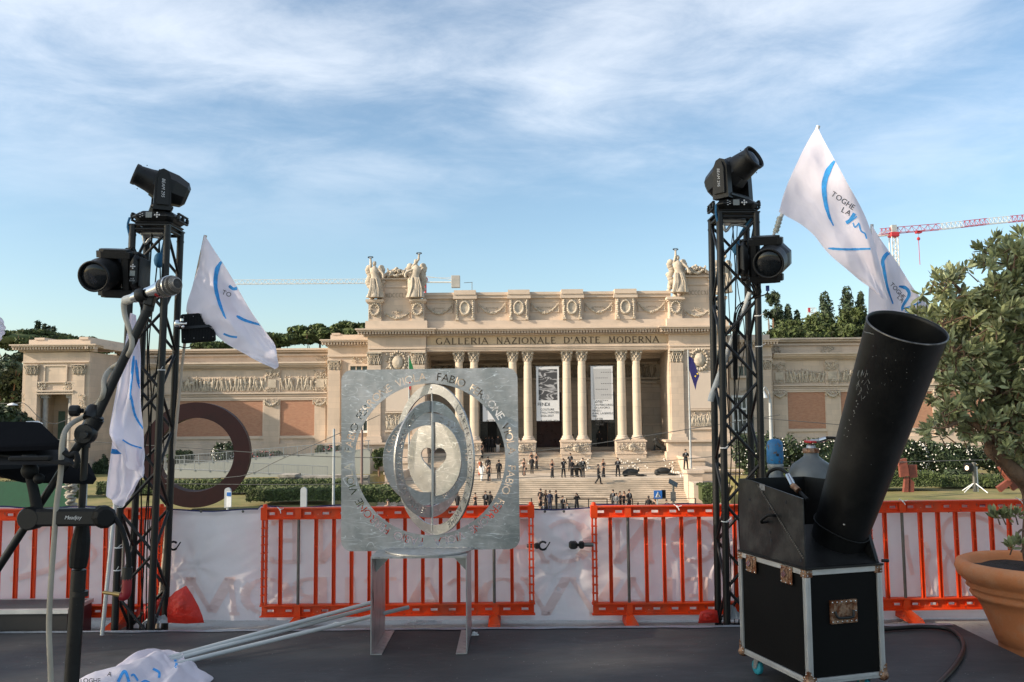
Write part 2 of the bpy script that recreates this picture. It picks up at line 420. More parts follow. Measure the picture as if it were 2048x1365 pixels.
    def build(s, name, m, parent=None, label=None, cat=None, group=None, kind=None):
        if not s.v: s.v = [(0, 0, 0)]
        xs = [p[0] for p in s.v]; ys = [p[1] for p in s.v]; zs = [p[2] for p in s.v]
        o0 = V(((min(xs) + max(xs)) / 2, (min(ys) + max(ys)) / 2, min(zs)))
        me = bpy.data.meshes.new(name)
        me.from_pydata([(p[0] - o0.x, p[1] - o0.y, p[2] - o0.z) for p in s.v], [], s.f)
        me.polygons.foreach_set('use_smooth', s.sm)
        me.materials.append(m)
        me.update()
        o = bpy.data.objects.new(name, me)
        COL.objects.link(o)
        LOC[o] = o0
        if parent:
            o.parent = parent; o.location = o0 - LOC[parent]
        else: o.location = o0
        return setp(o, label, cat, group, kind)
def cr(pts, t):
    n = len(pts) - 1
    t = max(0, min(1, t)) * n
    i = min(int(t), n - 1); u = t - i
    p0 = pts[max(i - 1, 0)]; p1 = pts[i]; p2 = pts[i + 1]; p3 = pts[min(i + 2, n)]
    return 0.5 * ((2 * p1) + (p2 - p0) * u + (2 * p0 - 5 * p1 + 4 * p2 - p3) * u * u + (3 * p1 - p0 - 3 * p2 + p3) * u ** 3)
def frame(o, x, y, z):     # matrix from three axis vectors
    M = Matrix.Identity(4)
    for i, a in enumerate((V(x), V(y), V(z))):
        for j in range(3): M[j][i] = a[j]
    for j in range(3): M[j][3] = o[j]
    return M
def axisM(o, z, xh=(1, 0, 0)):
    z = V(z).normalized(); x = V(xh); x = (x - z * x.dot(z)).normalized()
    return frame(o, x, z.cross(x), z)
# lettering
TXT = {}
def text_splines(ch, font_bold=False):
    if ch in TXT: return TXT[ch]
    cu = bpy.data.curves.new('t', 'FONT'); cu.body = ch; cu.size = 1.0
    cu.resolution_u = 4
    o = bpy.data.objects.new('t', cu); COL.objects.link(o)
    bpy.context.view_layer.update()
    dg = bpy.context.evaluated_depsgraph_get()
    me = bpy.data.meshes.new_from_object(o.evaluated_get(dg))
    vs = [(v.co.x, v.co.y) for v in me.vertices]; fs = [tuple(p.vertices) for p in me.polygons]
    c2 = o.to_curve(dg)
    sp = []
    for s_ in c2.splines:
        sp.append([(tuple(b.co), tuple(b.handle_left), tuple(b.handle_right)) for b in s_.bezier_points])
    o.to_curve_clear()
    w = (max(v[0] for v in vs) - min(v[0] for v in vs)) if vs else 0.3
    x0 = min(v[0] for v in vs) if vs else 0
    bpy.data.meshes.remove(me); bpy.data.objects.remove(o); bpy.data.curves.remove(cu)
    TXT[ch] = (vs, fs, sp, w, x0)
    return TXT[ch]
def text_layout(s, gap=0.09, space=0.32):
    out = []; x = 0
    for ch in s:
        if ch == ' ': x += space; continue
        vs, fs, sp, w, x0 = text_splines(ch)
        out.append((ch, x - x0)); x += w + gap
    return out, x - gap
def flat_text(s, size, gap=.09, sx=1.0, slant=0.0, centre=True):   # -> verts2d, faces
    lay, w = text_layout(s, gap)
    V2 = []; F2 = []
    for ch, x in lay:
        vs, fs, *_ = text_splines(ch); n = len(V2)
        V2 += [((a + x - (w / 2 if centre else 0) + b_ * slant) * size * sx, b_ * size) for a, b_ in vs]
        F2 += [tuple(i + n for i in f) for f in fs]
    return V2, F2
# ================================================================== GROUND
def X(px, D): return P(px, 760, D).x
def Z(py, D, px=1100): return P(px, py, D).z
g = MB()
prof = [(-60, -.12), (9.4, -.12), (9.6, -.35), (16, -3.2), (26, -8.0), (30, -8.85), (72, -8.85), (130, -8.85), (900, -6)]
for i in range(len(prof) - 1):
    (a, za), (b, zb) = prof[i], prof[i + 1]
    g.add([(-900, a, za), (900, a, za), (900, b, zb), (-900, b, zb)], [(0, 1, 2, 3)])
g.build('ground', CONC, kind='structure')
MB().add([(-14, -6, -.116), (14, -6, -.116), (14, 9.38, -.116), (-14, 9.38, -.116)], [(0, 1, 2, 3)]).build('terrace_paving', PAVE, kind='structure')
MB().add([(-300, 34, -8.84), (300, 34, -8.84), (300, 62, -8.84), (-300, 62, -8.84)], [(0, 1, 2, 3)]).build('road', ASPH, kind='structure')
def lawn(x0, x1, nm):
    m = MB(); nx, ny = 40, 24
    vs = []
    for j in range(ny + 1):
        y = 50 + (98 - 50) * j / ny
        for i in range(nx + 1):
            x = x0 + (x1 - x0) * i / nx
            z = -4.45 + .12 * noise.noise(V((x * .15, y * .15, 0)))
            if j == 0 or (i == nx and x1 < 0) or (i == 0 and x0 > 0): z = -8.9
            vs.append((x, y, z))
    m.add(vs, [(j * (nx + 1) + i, j * (nx + 1) + i + 1, (j + 1) * (nx + 1) + i + 1, (j + 1) * (nx + 1) + i) for j in range(ny) for i in range(nx)], True)
    m.build(nm, GRASS, kind='structure')
lawn(-110, -10.6, 'lawn'); lawn(17.6, 110, 'lawn')
# ================================================================== MUSEUM
BLD = thing('museum_building', (3.9, 96, -4.5), 'long pale stone neoclassical gallery with a columned portico between twin pylons, brick-panelled wings', 'building')
D0 = 96.0
def bx(m, p0, p1, D, Dd, y0, y1, px=1100, pr=0.0):      # box given in photo pixels: x p0..p1, y y0 (top)..y1, front at depth D-pr
    m.box(X(p0, D), X(p1, D), D - pr, D + Dd, Z(y1, D, px), Z(y0, D, px))
    return m
def modillions(m, p0, p1, D, y0, y1, px, step=5.6, out=1.0, w=.17):
    a, b = X(p0, D), X(p1, D); n = max(1, int((b - a) / (step * D / FPX)))
    for i in range(n + 1):
        x = a + (b - a) * i / n
        m.box(x - w / 2, x + w / 2, D - out, D, Z(y1, D, px), Z(y0, D, px))
def cornice(m, p0, p1, D, y0, y1, px, out=1.1, side=True):
    h = y1 - y0
    e = out * FPX / D if side else 0
    bx(m, p0 - e, p1 + e, D, 1, y0, y0 + h * .22, px, out)
    bx(m, p0 - e * .85, p1 + e * .85, D, 1, y0 + h * .22, y0 + h * .50, px, out * .85)
    bx(m, p0 - e * .3, p1 + e * .3, D, 1, y0 + h * .50, y0 + h * 1.25, px, out * .30)
    modillions(m, p0 - e * .7, p1 + e * .7, D, y0 + h * .50, y0 + h * .92, px, out=out * .75)
    modillions(m, p0 - e * .2, p1 + e * .2, D, y0 + h * 1.0, y0 + h * 1.18, px, step=2.6, out=out * .42, w=.07)
def leafcap(m, xc, y, zb, w, h, cols=5, three=True):    # corinthian-like capital, blobs of acanthus
    a0 = 0 if not three else 0
    for row, (zz, rr, sz) in enumerate(((.14, .40, .30), (.38, .43, .30), (.62, .48, .26))):
        k = 8
        for i in range(k):
            a = 2 * math.pi * (i + (row % 2) * .5) / k
            if three and math.sin(a) > .4: continue
            m.blob((xc + math.cos(a) * w * rr, y + math.sin(a) * w * rr, zb + zz * h + rnd(-.02, .02) * h), w * .13, w * .13, h * sz * .55, 6, 4)
            m.blob((xc + math.cos(a) * w * (rr + .09), y + math.sin(a) * w * (rr + .09), zb + (zz + .11) * h), w * .10, w * .10, h * .06, 6, 3)
    for sx in (-1, 1):
        for sy in (-1, 1):
            m.blob((xc + sx * w * .50, y + sy * w * .50, zb + .80 * h), w * .15, w * .15, h * .12, 6, 4)
    m.blob((xc, y - w * .52, zb + .86 * h), w * .12, w * .08, h * .10, 6, 4)
    m.box(xc - w * .62, xc + w * .62, y - w * .62, y + w * .62, zb + .90 * h, zb + h)
def relief(m, x0, x1, z0, z1, y, n, dep=.16):            # procession of figures in low relief
    H = z1 - z0
    for i in range(n):
        x = x0 + (x1 - x0) * (i + .5 + rnd(-.3, .3)) / n
        hh = H * rnd(.78, .98); w = H * rnd(.07, .12); ln = rnd(-.12, .12) * H
        for s_ in (-1, 1):
            m.path([(x + s_ * w * rnd(.3, 1.5), y, z0 + .02), (x + s_ * w * .4, y - dep * .5, z0 + hh * .28), (x + ln * .4, y - dep * .5, z0 + hh * .5)], w * .48, 5, 0)
        m.path([(x + ln * .4, y - dep * .4, z0 + hh * .45), (x + ln * .7, y - dep * .7, z0 + hh * .65), (x + ln, y - dep * .5, z0 + hh * .80)], w * .85, 6, 0)
        m.blob((x + ln * 1.1, y - dep * .6, z0 + hh * .92), H * .055, H * .055, H * .065, 6, 4)
        for s_ in (-1, 1):
            e = V((x + ln + s_ * w * rnd(1.2, 2.4), y - dep * .4, z0 + hh * rnd(.45, .95)))
            m.path([(x + ln + s_ * w * .7, y - dep * .5, z0 + hh * .77), ((x + ln + e.x) / 2 + s_ * w * .4, y - dep * .5, z0 + hh * rnd(.55, .75)), e], w * .3, 5, 0)
        if random.random() < .3:   # a horse or a crouching form
            m.blob((x + w * 2.5, y, z0 + H * .5), H * .24, dep, H * .12, 8, 4)
            m.path([(x + w * 4.2, y - dep * .4, z0 + H * .5), (x + w * 5.0, y - dep * .6, z0 + H * .82)], H * .06, 5)
            for q in (1.0, 1.7, 3.6, 4.2): m.path([(x + w * q, y - dep * .4, z0 + H * .45), (x + w * (q + rnd(-.5, .5)), y - dep * .3, z0)], H * .03, 5)
        else:                      # drapery
            m.path([(x, y, z0 + hh * .1), (x + w * rnd(-2, 2), y - dep * .2, z0 + hh * .45), (x + ln, y - dep * .2, z0 + hh * .7)], w * .5, 5)
def wreath(m, xc, y, zc, rx, rz, n=22, s=.13, fill=None, fm=None):
    for i in range(n):
        a = 2 * math.pi * i / n
        k = s * (1 + .5 * max(0, -math.sin(a)))
        m.blob((xc + rx * math.cos(a), y - .1, zc + rz * math.sin(a)), k * rnd(.8, 1.2), k, k * rnd(.8, 1.2), 6, 4)
        m.blob((xc + (rx + s * rnd(-1.2, 1.2)) * math.cos(a), y - .05, zc + (rz + s * rnd(-1.2, 1.2)) * math.sin(a)), k * .6, k, k * .6, 5, 3)
def swag(m, xa, xb, y, zt, sag, s=.12, n=18):
    for i in range(n + 1):
        t = i / n; x = xa + (xb - xa) * t; z = zt - sag * (1 - (2 * t - 1) ** 2)
        k = s * (.75 + .7 * (1 - abs(2 * t - 1)))
        m.blob((x, y - .06, z), k, k, k * rnd(.8, 1.1), 6, 4)
        m.blob((x + rnd(-.5, .5) * s, y - .1, z + rnd(-.8, .8) * k), k * .55, k, k * .55, 5, 3)
    for x in (xa, xb):
        for q in range(6): m.blob((x + rnd(-.3, .3) * s, y - .05, zt - q * sag * .17), s * rnd(.4, .9), s, s * rnd(.6, 1), 6, 4)
def ornament(m, xc, y, zc, w, h, n=26, s=.10):           # loose carved foliage within a w x h field
    for i in range(n):
        a, b = rnd(-.5, .5), rnd(-.5, .5)
        x, z = xc + a * w, zc + b * h
        if random.random() < .5:
            r = rnd(.6, 1.6) * s; t0 = rnd(0, 6)
            m.path([(x + r * math.cos(t0 + q * .9), y - .05, z + r * math.sin(t0 + q * .9)) for q in range(5)], s * .38, 5)
        else: m.blob((x, y - .04, z), s * rnd(.5, 1.1), s * .8, s * rnd(.5, 1.1), 6, 4)
# ---- portico floor, back wall, ceiling
walls, trim, carve, plaster = MB(), MB(), MB(), MB()
xL, xR = X(852, D0), X(1339, D0)
inn = MB()
Db = 103.5
inn.box(xL - 6, xR + 6, Db, Db + .6, -2.76, Z(668, D0))
inn.box(xL - 6, xL - .3, 97.5, Db, -2.76, Z(668, D0)); inn.box(xR + .3, xR + 6, 97.5, Db, -2.76, Z(668, D0))
for zz in (Z(726, Db), Z(757, Db), Z(765, Db)):
    inn.box(xL - .3, xR + .3, Db - .45, Db - .002, zz - .22, zz)
    inn.box(xL - .298, xL + .15, 97.6, Db - .45, zz - .22, zz); inn.box(xR - .15, xR + .298, 97.6, Db - .45, zz - .22, zz)
zs = Z(705, D0)
inn.box(xL - 6, xR + 6, 96.9, Db, zs - .02, zs + .4)
for pc in (986, 1095, 1204):                            # beams of the coffered ceiling
    inn.box(X(pc - 54, D0) - .5, X(pc - 54, D0) + .5, 97, Db, zs - .55, zs - .021)
inn.box(X(1258 + 0, D0) - .5, X(1258, D0) + .5, 97, Db, zs - .55, zs - .021)
inn.box(xL, xR, 100.2, 100.9, zs - .50, zs - .021)
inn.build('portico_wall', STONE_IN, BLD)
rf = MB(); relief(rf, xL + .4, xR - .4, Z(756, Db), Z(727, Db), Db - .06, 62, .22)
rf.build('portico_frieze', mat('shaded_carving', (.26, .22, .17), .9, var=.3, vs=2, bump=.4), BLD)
MB().box(xL - 6, xR + 6, 95.9, Db, -3.4, -2.752).build('portico_floor', STEP, BLD)
def frm(m, xa, xb, y, z0, z1, t, d):
    m.box(xa - t, xa, y - d, y, z0, z1 + t); m.box(xb, xb + t, y - d, y, z0, z1 + t); m.box(xa, xb, y - d, y, z1, z1 + t)
zd = -2.45
for k, (a, b, top) in enumerate(((960, 1008, 788), (1072, 1122, 785), (1181, 1228, 785))):
    xa, xb = X(a, Db), X(b, Db); zt = Z(top, Db)
    dm = MB(); frm(dm, xa, xb, Db - .002, zd, zt, .35, .35)
    dm.box(xa - 1, xb + 1, Db - 1.7, Db - .352, -2.75, -2.60); dm.box(xa - .8, xb + .8, Db - 1.3, Db - .352, -2.6, zd)
    fr = dm.build('door_frame', STONE_IN, BLD)
    d = MB()
    if k == 1:
        d.box(xa, xb, Db - .12, Db - .003, zd, zt)
        for i in range(2):
            for j in range(5):
                u0 = xa + (xb - xa) * (i * .5 + .06); u1 = xa + (xb - xa) * (i * .5 + .44)
                v0 = zd + (zt - zd) * (j * .2 + .02); v1 = zd + (zt - zd) * (j * .2 + .18)
                d.box(u0, u1, Db - .17, Db - .121, v0, v1)
                for q in range(5): d.blob((rnd(u0, u1), Db - .17, rnd(v0, v1)), .12, .05, .12, 5, 3)
        d.build('door', DOORM, BLD)
    else:
        d.box(xa, xb, Db - .10, Db - .003, zd, zt)
        d.build('doorway', DARKIN, BLD)
        e = MB(); e.box(xa, xa + .9, Db - .3, Db - .2, zd, zt - .9); e.box(xb - .9, xb, Db - .3, Db - .2, zd, zt - .9)
        e.build('door_leaf', mat('glass_door_leaf', (.035, .032, .028), .25, var=.3), BLD)
        if k == 2:
            w_ = MB(); c0 = (xa + xb) / 2 - .1
            w_.box(c0 - .95, c0 - .82, Db - .16, Db - .11, zd, zd + 3.6); w_.box(c0 + .55, c0 + .68, Db - .16, Db - .11, zd, zd + 3.6); w_.box(c0 - .82, c0 + .55, Db - .16, Db - .11, zd + 3.47, zd + 3.6)
            w_.build('inner_door_frame', mat('warm_wood', (.25, .13, .07), .5), BLD)
# ---- right end wall of portico: panel
pm = MB(); pm.box(X(1283, Db), X(1327, Db), Db - .10, Db - .004, Z(848, Db), Z(790, Db))
frm(pm, X(1283, Db), X(1327, Db), Db - .003, Z(848, Db), Z(790, Db), .2, .2)
pm.build('wall_panel', STONE_IN, BLD)
# ---- entablature
walls.box(xL, xR, 95.2, 97.2, Z(703, D0), Z(690, D0))
for yy, o in ((693.5, .16), (696.5, .10), (699.5, .05)): walls.box(xL, xR, 95.2 - o, 95.199, Z(yy + 2, D0), Z(yy, D0))
walls.box(xL, xR, 95.35, 97.2, Z(690, D0) + .001, Z(666, D0))
fz = MB(); fz.box(xL + .2, xR - .2, 95.28, 95.348, Z(690, D0) + .05, Z(671, D0)); fz.build('inscription_band', STONE_F, BLD)
cornice(trim, 860, 1331, 95.3, 657, 668, 1100, 1.15, side=False)
# inscription in serif capitals
GL = {  # stroke glyphs: (x0,y0,x1,y1,thick)
 'A': [(0, 0, .42, 1, 0), (.42, 1, .86, 0, 1), (.16, .36, .70, .36, 0)], 'D': [(.1, 0, .1, 1, 1), 'D'], 'E': [(.1, 0, .1, 1, 1), (.1, 1, .62, 1, 0), (.1, .52, .54, .52, 0), (.1, 0, .66, 0, 0)],
 'G': ['G', (.82, 0.02, .82, .42, 1)], 'I': [(.1, 0, .1, 1, 1)], 'L': [(.1, 0, .1, 1, 1), (.1, 0, .62, 0, 0)], 'M': [(.08, 0, .16, 1, 0), (.16, 1, .5, .05, 1), (.5, .05, .86, 1, 0), (.86, 1, .96, 0, 1)],
 'N': [(.1, 0, .1, 1, 0), (.1, 1, .8, 0, 1), (.8, 0, .8, 1, 0)], 'O': ['O'], 'R': [(.1, 0, .1, 1, 1), 'P', (.38, .48, .78, 0, 1)], 'T': [(.38, 0, .38, 1, 1), (0, 1, .76, 1, 0)],
 'Z': [(.06, 1, .7, 1, 0), (.7, 1, .04, 0, 1), (.04, 0, .74, 0, 0)], "'": [(.06, 1, .02, .72, 1)], 'C': ['G'], 'X': [(.05, 1, .75, 0, 1), (.75, 1, .05, 0, 0)], 'V': [(0, 1, .4, 0, 1), (.4, 0, .82, 1, 0)]}
GW = {'A': .88, 'D': .86, 'E': .68, 'G': .9, 'I': .2, 'L': .64, 'M': 1.0, 'N': .9, 'O': 1.0, 'R': .8, 'T': .78, 'Z': .78, "'": .1, 'C': .84, 'X': .8, 'V': .84}
def serif_text(m, s, x0, x1, y, z0, h, tk=.13, flip=1, dep=.03, spc=.30):
    tot = sum((GW.get(c, 0) + spc) if c != ' ' else .75 for c in s) - spc
    sc = (x1 - x0) / (tot * h)
    x = 0
    def seg(a, b, c, d, th):
        w = (tk if th else tk * .5) * h
        p = V((a * h, 0, b * h)); q = V((c * h, 0, d * h)); dv = (q - p).normalized(); nn = V((-dv.z, 0, dv.x)) * w / 2
        pts = [p + nn, q + nn, q - nn, p - nn]
        m.prism([(x0 + (x * h + k.x) * sc, y, z0 + k.z) for k in pts], (0, -dep, 0))
    def serif(a, b):
        seg(a - .09, b, a + .09, b, 0)
    for c in s:
        if c == ' ': x += .75; continue
        for st in GL[c]:
            if isinstance(st, str):
                if st == 'O': arc = [(.5 + .46 * math.cos(a), .5 + .5 * math.sin(a)) for a in [2 * math.pi * i / 16 for i in range(17)]]
                elif st == 'G': arc = [(.5 + .44 * math.cos(a), .5 + .5 * math.sin(a)) for a in [R_(42 + (318 - 42) * i / 13) for i in range(14)]]
                elif st == 'D': arc = [(.1, 1)] + [(.34 + .48 * math.cos(a), .5 + .5 * math.sin(a)) for a in [R_(90 - 180 * i / 9) for i in range(10)]] + [(.1, 0)]
                else: arc = [(.1, 1)] + [(.4 + .28 * math.cos(a), .75 + .25 * math.sin(a)) for a in [R_(90 - 180 * i / 7) for i in range(8)]] + [(.1, .5)]
                for i in range(len(arc) - 1):
                    th = abs(arc[i + 1][1] - arc[i][1]) > abs(arc[i + 1][0] - arc[i][0])
                    seg(arc[i][0], arc[i][1], arc[i + 1][0], arc[i + 1][1], th)
            else:
                seg(*st)
                if abs(st[0] - st[2]) < .5 and st[4] is not None and c not in "'":
                    for (a, b) in ((st[0], st[1]), (st[2], st[3])):
                        if b in (0, 1): serif(a, b)
                elif c in 'ET L Z'.replace(' ', ''):
                    if st[1] in (0, 1) and st[1] == st[3]: seg(st[2], st[3], st[2], st[3] + (.12 if st[1] == 0 else -.12), 0)
        x += GW[c] + spc
for wd_, wa, wb in (('GALLERIA', 872, 976), ('NAZIONALE', 994, 1112), ("D'ARTE", 1129, 1201), ('MODERNA', 1219, 1319)):
    lt = MB(); serif_text(lt, wd_, X(wa, 95.2), X(wb, 95.2), 95.275, Z(687, 95.2), .66, .17)
    lt.build('inscription', mat('bronze_letters', (.10, .065, .035), .6), BLD)
# ---- columns
for pc in (933, 1040.5, 1148.5, 1257.5):
    for s_ in (-15, 15):
        xc = X(pc + s_, D0); m = MB()
        z0, z1 = Z(882, D0), Z(724, D0)
        R0 = .49
        Mx = Matrix.Translation((xc, D0, 0))
        m.lathe([(R0 * (1 + .0) * (1 - .14 * (t ** 2.2)), z0 + .55 + (z1 - z0 - .55) * t) for t in [i / 10 for i in range(11)]], Mx, 20)
        c_ = m.build('column', STONE_COL, BLD)
        b = MB(); b.lathe([(.70, z0 + .12), (.74, z0 + .2), (.70, z0 + .30), (.58, z0 + .34), (.62, z0 + .44), (.56, z0 + .52), (.50, z0 + .56)], Mx, 20)
        b.box(xc - .74, xc + .74, D0 - .74, D0 + .74, z0, z0 + .12)
        b.build('column_base', STONE_T, c_)
        k = MB(); k.lathe([(.43, z1), (.47, z1 + .05), (.43, z1 + .1), (.42, z1 + .7), (.55, z1 + 1.15)], Mx, 14)
        leafcap(k, xc, D0, z1 + .05, 1.05, Z(703, D0) - z1 - .05, three=False)
        k.build('capital', STONE_C, c_)
    p = MB(); xa, xb = X(pc - 29, D0), X(pc + 29, D0); zt = Z(882, D0)
    p.box(xa, xb, D0 - 1.1, D0 + 1, -4.4, zt - .14); p.box(xa - .1, xb + .1, D0 - 1.2, D0 + 1, zt - .14, zt)
    p.box(xa - .08, xb + .08, D0 - 1.18, D0 + 1, zt - 1.45, zt - 1.25)
    pp = p.build('pedestal', STONE, BLD)
    p = MB(); ornament(p, (xa + xb) / 2, D0 - 1.12, zt - .62, (xb - xa) * .9, .7, 70, .10)
    p.blob(((xa + xb) / 2, D0 - 1.2, zt - .75), .33, .25, .42, 10, 6); ornament(p, (xa + xb) / 2, D0 - 1.4, zt - .8, .6, .8, 16, .07)
    p.build('carving', STONE_C, pp)
# ---- attic
xa, xb = X(846, 95.6), X(1345, 95.6)
walls.box(xa, xb, 95.8, 99, Z(657, 95.6), Z(590, 95.6))
trim.box(xa, xb, 95.3, 95.799, Z(657, 95.6) + .02, Z(641, 95.6))
trim.box(xa, xb, 95.35, 99.2, Z(590, 95.6) + .001, Z(584.5, 95.6)); trim.box(xa, xb, 95.5, 95.798, Z(596, 95.6), Z(590, 95.6))
for pc in (931, 1039, 1146, 1253):
    x0, x1 = X(pc - 20, 95.6), X(pc + 20, 95.6)
    walls.box(x0, x1, 95.25, 95.795, Z(641, 95.6) + .002, Z(598, 95.6))
    trim.box(x0 - .2, x1 + .2, 95.0, 99, Z(597.9, 95.6), Z(590, 95.6) + .002); trim.box(x0 - .1, x1 + .1, 94.9, 99, Z(590, 95.6) + .003, Z(581, 95.6))
    xc = (x0 + x1) / 2; zc = Z(616, 95.6)
    wreath(carve, xc, 95.22, zc, .50, .68, 22, .13)
    carve.lathe([(.46, 0), (.40, .08)], Matrix.Translation((xc, 95.24, zc)) @ Matrix.Rotation(math.pi / 2, 4, 'X') @ Matrix.Scale(1.3, 4, (0, 1, 0)), 18)
    for s_ in (-1, 1):
        for q in range(9):
            carve.blob((xc + s_ * (.86 + rnd(-.05, .05)), 95.2, Z(602 + q * 4, 95.6)), rnd(.10, .2), .2, .14, 6, 4)
        carve.box(xc + s_ * .86 - .16, xc + s_ * .86 + .16, 95.0, 95.249, Z(640, 95.6), Z(636, 95.6))
nm = [('LEONARDO', 878), ('RAFFAELLO', 985), ('MICHELANGELO', 1092), ('BERNINI', 1200), ('CANOVA', 1306)]
for s, pc in nm:
    x0, x1 = X(pc - 29, 95.6), X(pc + 29, 95.6); zt = Z(607, 95.6)
    swag(carve, x0 + .1, x1 - .1, 95.76, zt, 1.02, .11, 26)
    trim.box(x0, x1, 95.70, 95.797, zt - .95, zt - .88); trim.box(x0, x1, 95.70, 95.797, zt + .18, zt + .25)
    ornament(carve, pc and (x0 + x1) / 2 - .7, 95.78, zt - .62, .5, .35, 8, .06); ornament(carve, (x0 + x1) / 2 + .7, 95.78, zt - .62, .5, .35, 8, .06)
    v, f = flat_text(s, .26, .08); nmm = MB(); nmm.add([((x0 + x1) / 2 + a, 95.785, zt - .52 + b) for a, b in v], f)
    nmm.build('artist_name', mat('name_letters', (.30, .23, .16), .9), BLD)
# ---- pylons
def pylon(pL, pR, text, k):
    D = 95.0; px = (pL + pR) / 2
    w = pR - pL
    walls.box(X(pL, D), X(pR, D), D, 101, Z(882, D), Z(668, D))
    cornice(trim, pL - 1, pR + 1, D, 656, 668, 1100, 1.15)
    trim.box(X(pL - 4, D), X(pR + 3, D), D - .35, 101, Z(656, D) + .004, Z(640, D))
    walls.box(X(pL + 2, D), X(pR - 2, D), D + .1, 100, Z(640, D), Z(598, D))
    cL, cR = pL + 27, pR - 27
    walls.box(X(cL, D), X(cR, D), D + .2, 99.6, Z(598, D), Z(557, D))
    for a, b in ((pL - 3, pL + 33), (pR - 33, pR + 1)):
        trim.box(X(a, D), X(b, D), D - .55, 100, Z(602, D), Z(597, D)); trim.box(X(a + 2, D), X(b - 2, D), D - .4, 100, Z(604.5, D), Z(602, D))
        walls.box(X(a + 5, D), X(b - 5, D), D - .25, D + .099, Z(640, D), Z(604.5, D))
        xc = (X(a, D) + X(b, D)) / 2
        wreath(carve, xc, D - .25, Z(617, D), .48, .6, 16, .11); ornament(carve, xc, D - .28, Z(609, D), 1.3, .4, 18, .08)
        for q in range(6):
            for s_ in (-1, 1): carve.blob((xc + s_ * .62, D - .28, Z(618 + q * 3, D)), .07, .1, .1, 5, 3)
    swag(carve, X(pL + 34, D), X(pR - 34, D), D + .08, Z(623, D), .62, .12, 20)
    ornament(carve, X(px, D), D + .05, Z(622, D), 1.0, .3, 12, .09)
    trim.box(X(cL - 1, D), X(cR + 1, D), D - .15, 99.7, Z(557, D), Z(554.5, D))
    # segmental pediment with garland
    arc = [(-1 + 2 * i / 16) for i in range(17)]
    hw = (X(cR + 1, D) - X(cL - 1, D)) / 2; xm = (X(cR, D) + X(cL, D)) / 2; zb = Z(554.5, D)
    poly = [(xm + t * hw, D - .1, zb + .12 + .95 * (1 - t * t)) for t in arc]
    poly2 = [(xm + t * hw * .86, D - .1, zb + .0 + .70 * (1 - t * t)) for t in arc]
    for i in range(16):
        trim.prism([poly[i], poly[i + 1], poly2[i + 1], poly2[i]], (0, 4, 0))
    walls.prism([(xm - hw * .86, D + .2, zb)] + [(a, D + .2, c) for a, b, c in poly2[1:-1]] + [(xm + hw * .86, D + .2, zb)], (0, 3, 0))
    for i in range(34):
        t = rnd(-.5, .5); carve.blob((xm + t * hw, D - .2 - rnd(0, .2), zb + 1.15 - abs(t) * 1.1 - rnd(0, .45)), rnd(.1, .2), .2, rnd(.1, .18), 6, 4)
    swag(carve, xm - hw * .55, xm + hw * .55, D - .25, zb + 1.0, .75, .13, 14)
    for s_ in (-1, 1):
        for q in range(14):
            carve.blob((xm + s_ * (hw + .5 + rnd(-.35, .75)), D + .4 + rnd(-.2, .4), Z(rnd(545, 596), D)), rnd(.15, .34), .4, rnd(.2, .4), 7, 4)
        bx(trim, cL if s_ < 0 else cR - 9, cL + 9 if s_ < 0 else cR, D + .2, .05, 560, 564, 1100, .25)
        bx(trim, cL + 2 if s_ < 0 else cR - 7, cL + 7 if s_ < 0 else cR - 2, D + .2, .05, 564, 598, 1100, .12)
    bx(trim, cL + 9, cR - 9, D + .2, .05, 570, 573, 1100, .1)
    q = MB(); v, f = flat_text(text, .62, .12, 0.80)
    serif_text(q, text, X(px - 23.5, D), X(px + 23.5, D), D + .19, Z(592, D), .46, .15, dep=.02)
    q.build('date_inscription', mat('name_letters', (.30, .23, .16), .9), BLD)
    # body: pilasters, capitals, shield, blank panel
    for a in (pL + 2, pR - 31 + 4):
        bx(walls, a, a + 25, D, .01, 728, 882, 1100, .28)
        bx(trim, a - 2, a + 27, D, .01, 870, 882, 1100, .55); bx(trim, a - 4, a + 29, D, .01, 876, 882, 1100, .75)
        kk = MB(); xc = X(a + 12.5, D)
        for q2 in range(3): leafcap(kk, X(a + 4.2 + 8.4 * q2, D), D - .05, Z(727, D), .62, Z(703, D) - Z(727, D))
        kk.box(X(a - 2, D), X(a + 27, D), D - .55, D, Z(705, D), Z(702, D))
        kk.build('pilaster_capital', STONE_C, BLD)
    bx(trim, pL + 1, pR - 1, D, .01, 693, 696, 1100, .22); bx(trim, pL + 1, pR - 1, D, .01, 698, 702, 1100, .15)
    xm2 = X(px + 2, D)
    ornament(carve, xm2, D - .05, Z(724, D), 2.5, 2.2, 70, .14)
    carve.lathe([(.55, 0), (.62, .12), (.50, .3), (.2, .36)], Matrix.Translation((xm2, D, Z(723, D))) @ Matrix.Rotation(math.pi / 2, 4, 'X') @ Matrix.Scale(1.25, 4, (0, 1, 0)), 18)
    wreath(carve, xm2, D - .05, Z(722, D), .85, 1.1, 20, .14)
    MB().box(X(pL + 37, D), X(pR - 32, D), D - .12, D - .002, Z(820, D), Z(745, D)).build('plaster_panel', STONE_P, BLD)
    bx(trim, pL + 36, pR - 31, D, .01, 821, 824, 1100, .25)
    for q3 in range(2): relief(carve, X(pL + 38, D), X(pR - 33, D), Z(856, D), Z(832, D), D - .05, 12, .14)
    ornament(carve, X(px + 2, D), D - .06, Z(840, D), 2.6, 1.3, 50, .12)
    bx(trim, pL + 36, pR - 31, D, .01, 858, 862, 1100, .2)
    # stepped plinth
    for y0, y1, o in ((882, 886, .75), (886, 905, .45), (905, 930, .65), (930, 960, .9), (960, 1010, 1.2)):
        walls.box(X(pL, D) - o, X(pR, D) + o * .4, D - o - .3, 101, Z(y1, D), Z(y0, D) - .001)
